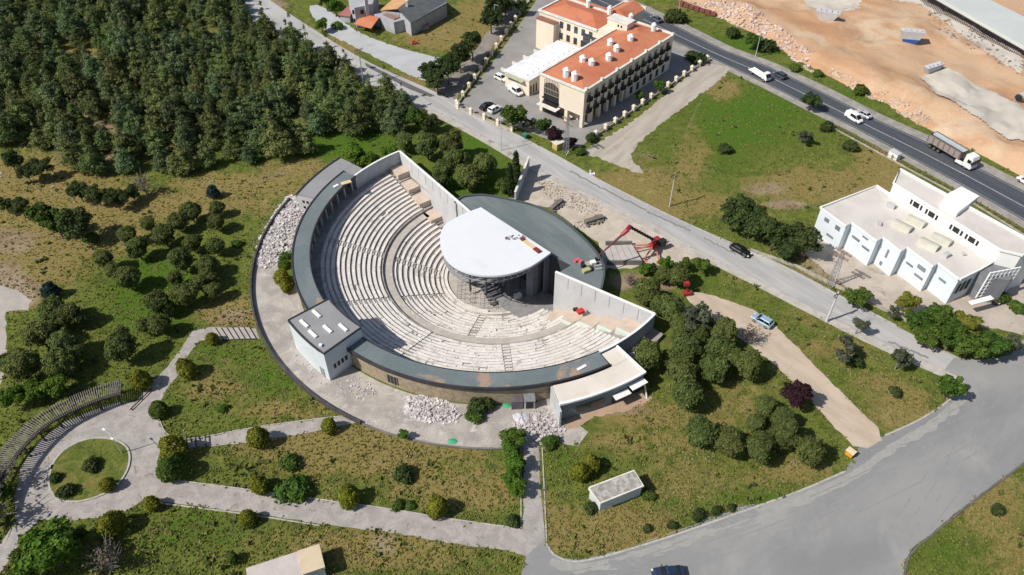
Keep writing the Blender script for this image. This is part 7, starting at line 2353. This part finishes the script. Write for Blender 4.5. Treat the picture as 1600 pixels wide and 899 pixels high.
while i < len(W_):
    j = i
    while j < len(W_) and W_[i][1] - W_[j][1] < 19: j += 1
    L_ = sorted(W_[i:j])
    for k_, (px, py, x, y, kd, sc, tl) in enumerate(L_):
        if k_ >= len(L_) / 2 and len(L_) > 3:
            pos = (ordw(len(L_) - 1 - k_) + ' from the right') if k_ < len(L_) - 1 else 'rightmost'
        else:
            pos = (ordw(k_) + ' from the left') if k_ else 'leftmost'
        rw = 'lowest row' if row == 0 else ordw(row) + ' row up'
        put(kd, x, y, sc, ('%s %s pine in the wood, %s, %s' % ('big' if sc > 1.05 else 'slender', 'bluish' if kd == 'bluepine' else 'green', rw, pos)), 'pines of the wood', tall=tl)
    row += 1
    i = j

# ---- ground cover: tufts of grass and weeds (one object)
def scatter(name, n, px_rng, py_rng, size, m, seed, blades=3, label='', thr=None, avoid_sand=True, weight=None):
    R = np.random.RandomState(seed)
    px = R.uniform(*px_rng, size=n * 2); py = R.uniform(*py_rng, size=n * 2)
    v = 449.5 - py
    k = CAM_H / (FPX * SP - v * CP)
    X = (px - 800) * k; Y = (FPX * CP + v * SP) * k
    ok = np.hypot(X - CX, Y - CY) > 40.2
    X0, Y0 = X, Y
    jx, jy = R.normal(0, .22, len(X)), R.normal(0, .22, len(X))
    X, Y = X + jx, Y + jy
    a = np.degrees(np.arctan2(Y - CY, X - CX)) % 360
    r = np.hypot(X - CX, Y - CY)
    ok &= ~((a > 143) & (a < 163.5) & (r < 45)); ok &= ~((a > 163) & (a < 297) & (r < 48.6)); ok &= ~((a > 284) & (a < 305) & (r < 44.5))
    for P in EXCL:
        ok &= ~in_poly(X, Y, P)
    for P in BLD:
        ok &= ~in_poly(X, Y, P)
    X, Y = X0, Y0
    nz = np.array([noise.noise(Vector((x_ * .09, y_ * .09, seed))) + .6 * noise.noise(Vector((x_ * .35, y_ * .35, seed + 5))) for x_, y_ in zip(X, Y)])
    if thr is not None:
        ok &= nz > thr
    X, Y, nz = X[ok][:n], Y[ok][:n], nz[ok][:n]
    m_ = len(X)
    vs = np.zeros((m_ * blades, 4, 3)); tint = np.zeros(m_ * blades)
    for b in range(blades):
        ang = R.uniform(0, 6.28, m_); s = size * R.uniform(.5, 1.4, m_)
        ox_, oy_ = R.normal(0, size * .35, m_), R.normal(0, size * .35, m_)
        h = s * R.uniform(.35, .8, m_)
        c, t_ = np.cos(ang), np.sin(ang)
        lean = R.uniform(.2, .6, m_) * s
        i = slice(b * m_, (b + 1) * m_)
        vs[i, 0] = np.stack([X + ox_ - c * s * .5, Y + oy_ - t_ * s * .5, np.zeros(m_)], 1)
        vs[i, 1] = np.stack([X + ox_ + c * s * .5, Y + oy_ + t_ * s * .5, np.zeros(m_)], 1)
        vs[i, 2] = np.stack([X + ox_ + c * s * .35 - t_ * lean, Y + oy_ + t_ * s * .35 + c * lean, h], 1)
        vs[i, 3] = np.stack([X + ox_ - c * s * .35 - t_ * lean, Y + oy_ - t_ * s * .35 + c * lean, h], 1)
        tint[i] = np.clip(.5 + nz * .5 + R.normal(0, .15, m_), 0, 1)
    o = crown_obj(name, vs.reshape(-1, 3), np.repeat(tint, 4), m, None)
    tag(o, label, 'grass', kind='stuff')
    return o
BLD = []
for P in ([(920, 763), (991, 736), (1005, 765), (935, 800)], [(384, 888), (499, 850), (512, 895), (400, 930)], [(1270, 330), (1400, 260), (1600, 340), (1600, 480), (1490, 480), (1300, 390)], [(520, -5), (600, 50), (640, 55), (700, 0)]):
    BLD.append(GL(P))
m_gr = mat_foliage('grass_tuft', (.115, .155, .030), (.20, .22, .05), (.28, .24, .095), var=0.01)
m_st = mat_foliage('straw_tuft', (.21, .17, .07), (.28, .225, .10), (.34, .28, .14), var=0.01)
m_wd = mat_foliage('weed_leaves', (.085, .150, .022), (.14, .20, .034), (.20, .23, .055), var=0.01)
scatter('grass_tufts', 34000, (-20, 1620), (-5, 915), .24, m_gr, 1, 3, 'short rough grass growing over all the green ground')
scatter('dry_grass_tufts', 16000, (-20, 1620), (-5, 915), .24, m_st, 2, 3, 'dry straw-coloured grass mixed into the meadows', thr=.05)
scatter('weeds', 2800, (-20, 1620), (-5, 915), .42, m_wd, 3, 4, 'low leafy weeds in thick green patches of the meadows', thr=.12)

scatter('scrub', 1500, (-20, 1620), (-5, 915), .55, mat_foliage('scrub_leaves', (.075, .105, .026), (.105, .135, .036), (.14, .145, .055), var=0.01), 7, 7, 'low dark scrub and seedlings dotted over the meadows', thr=.28)
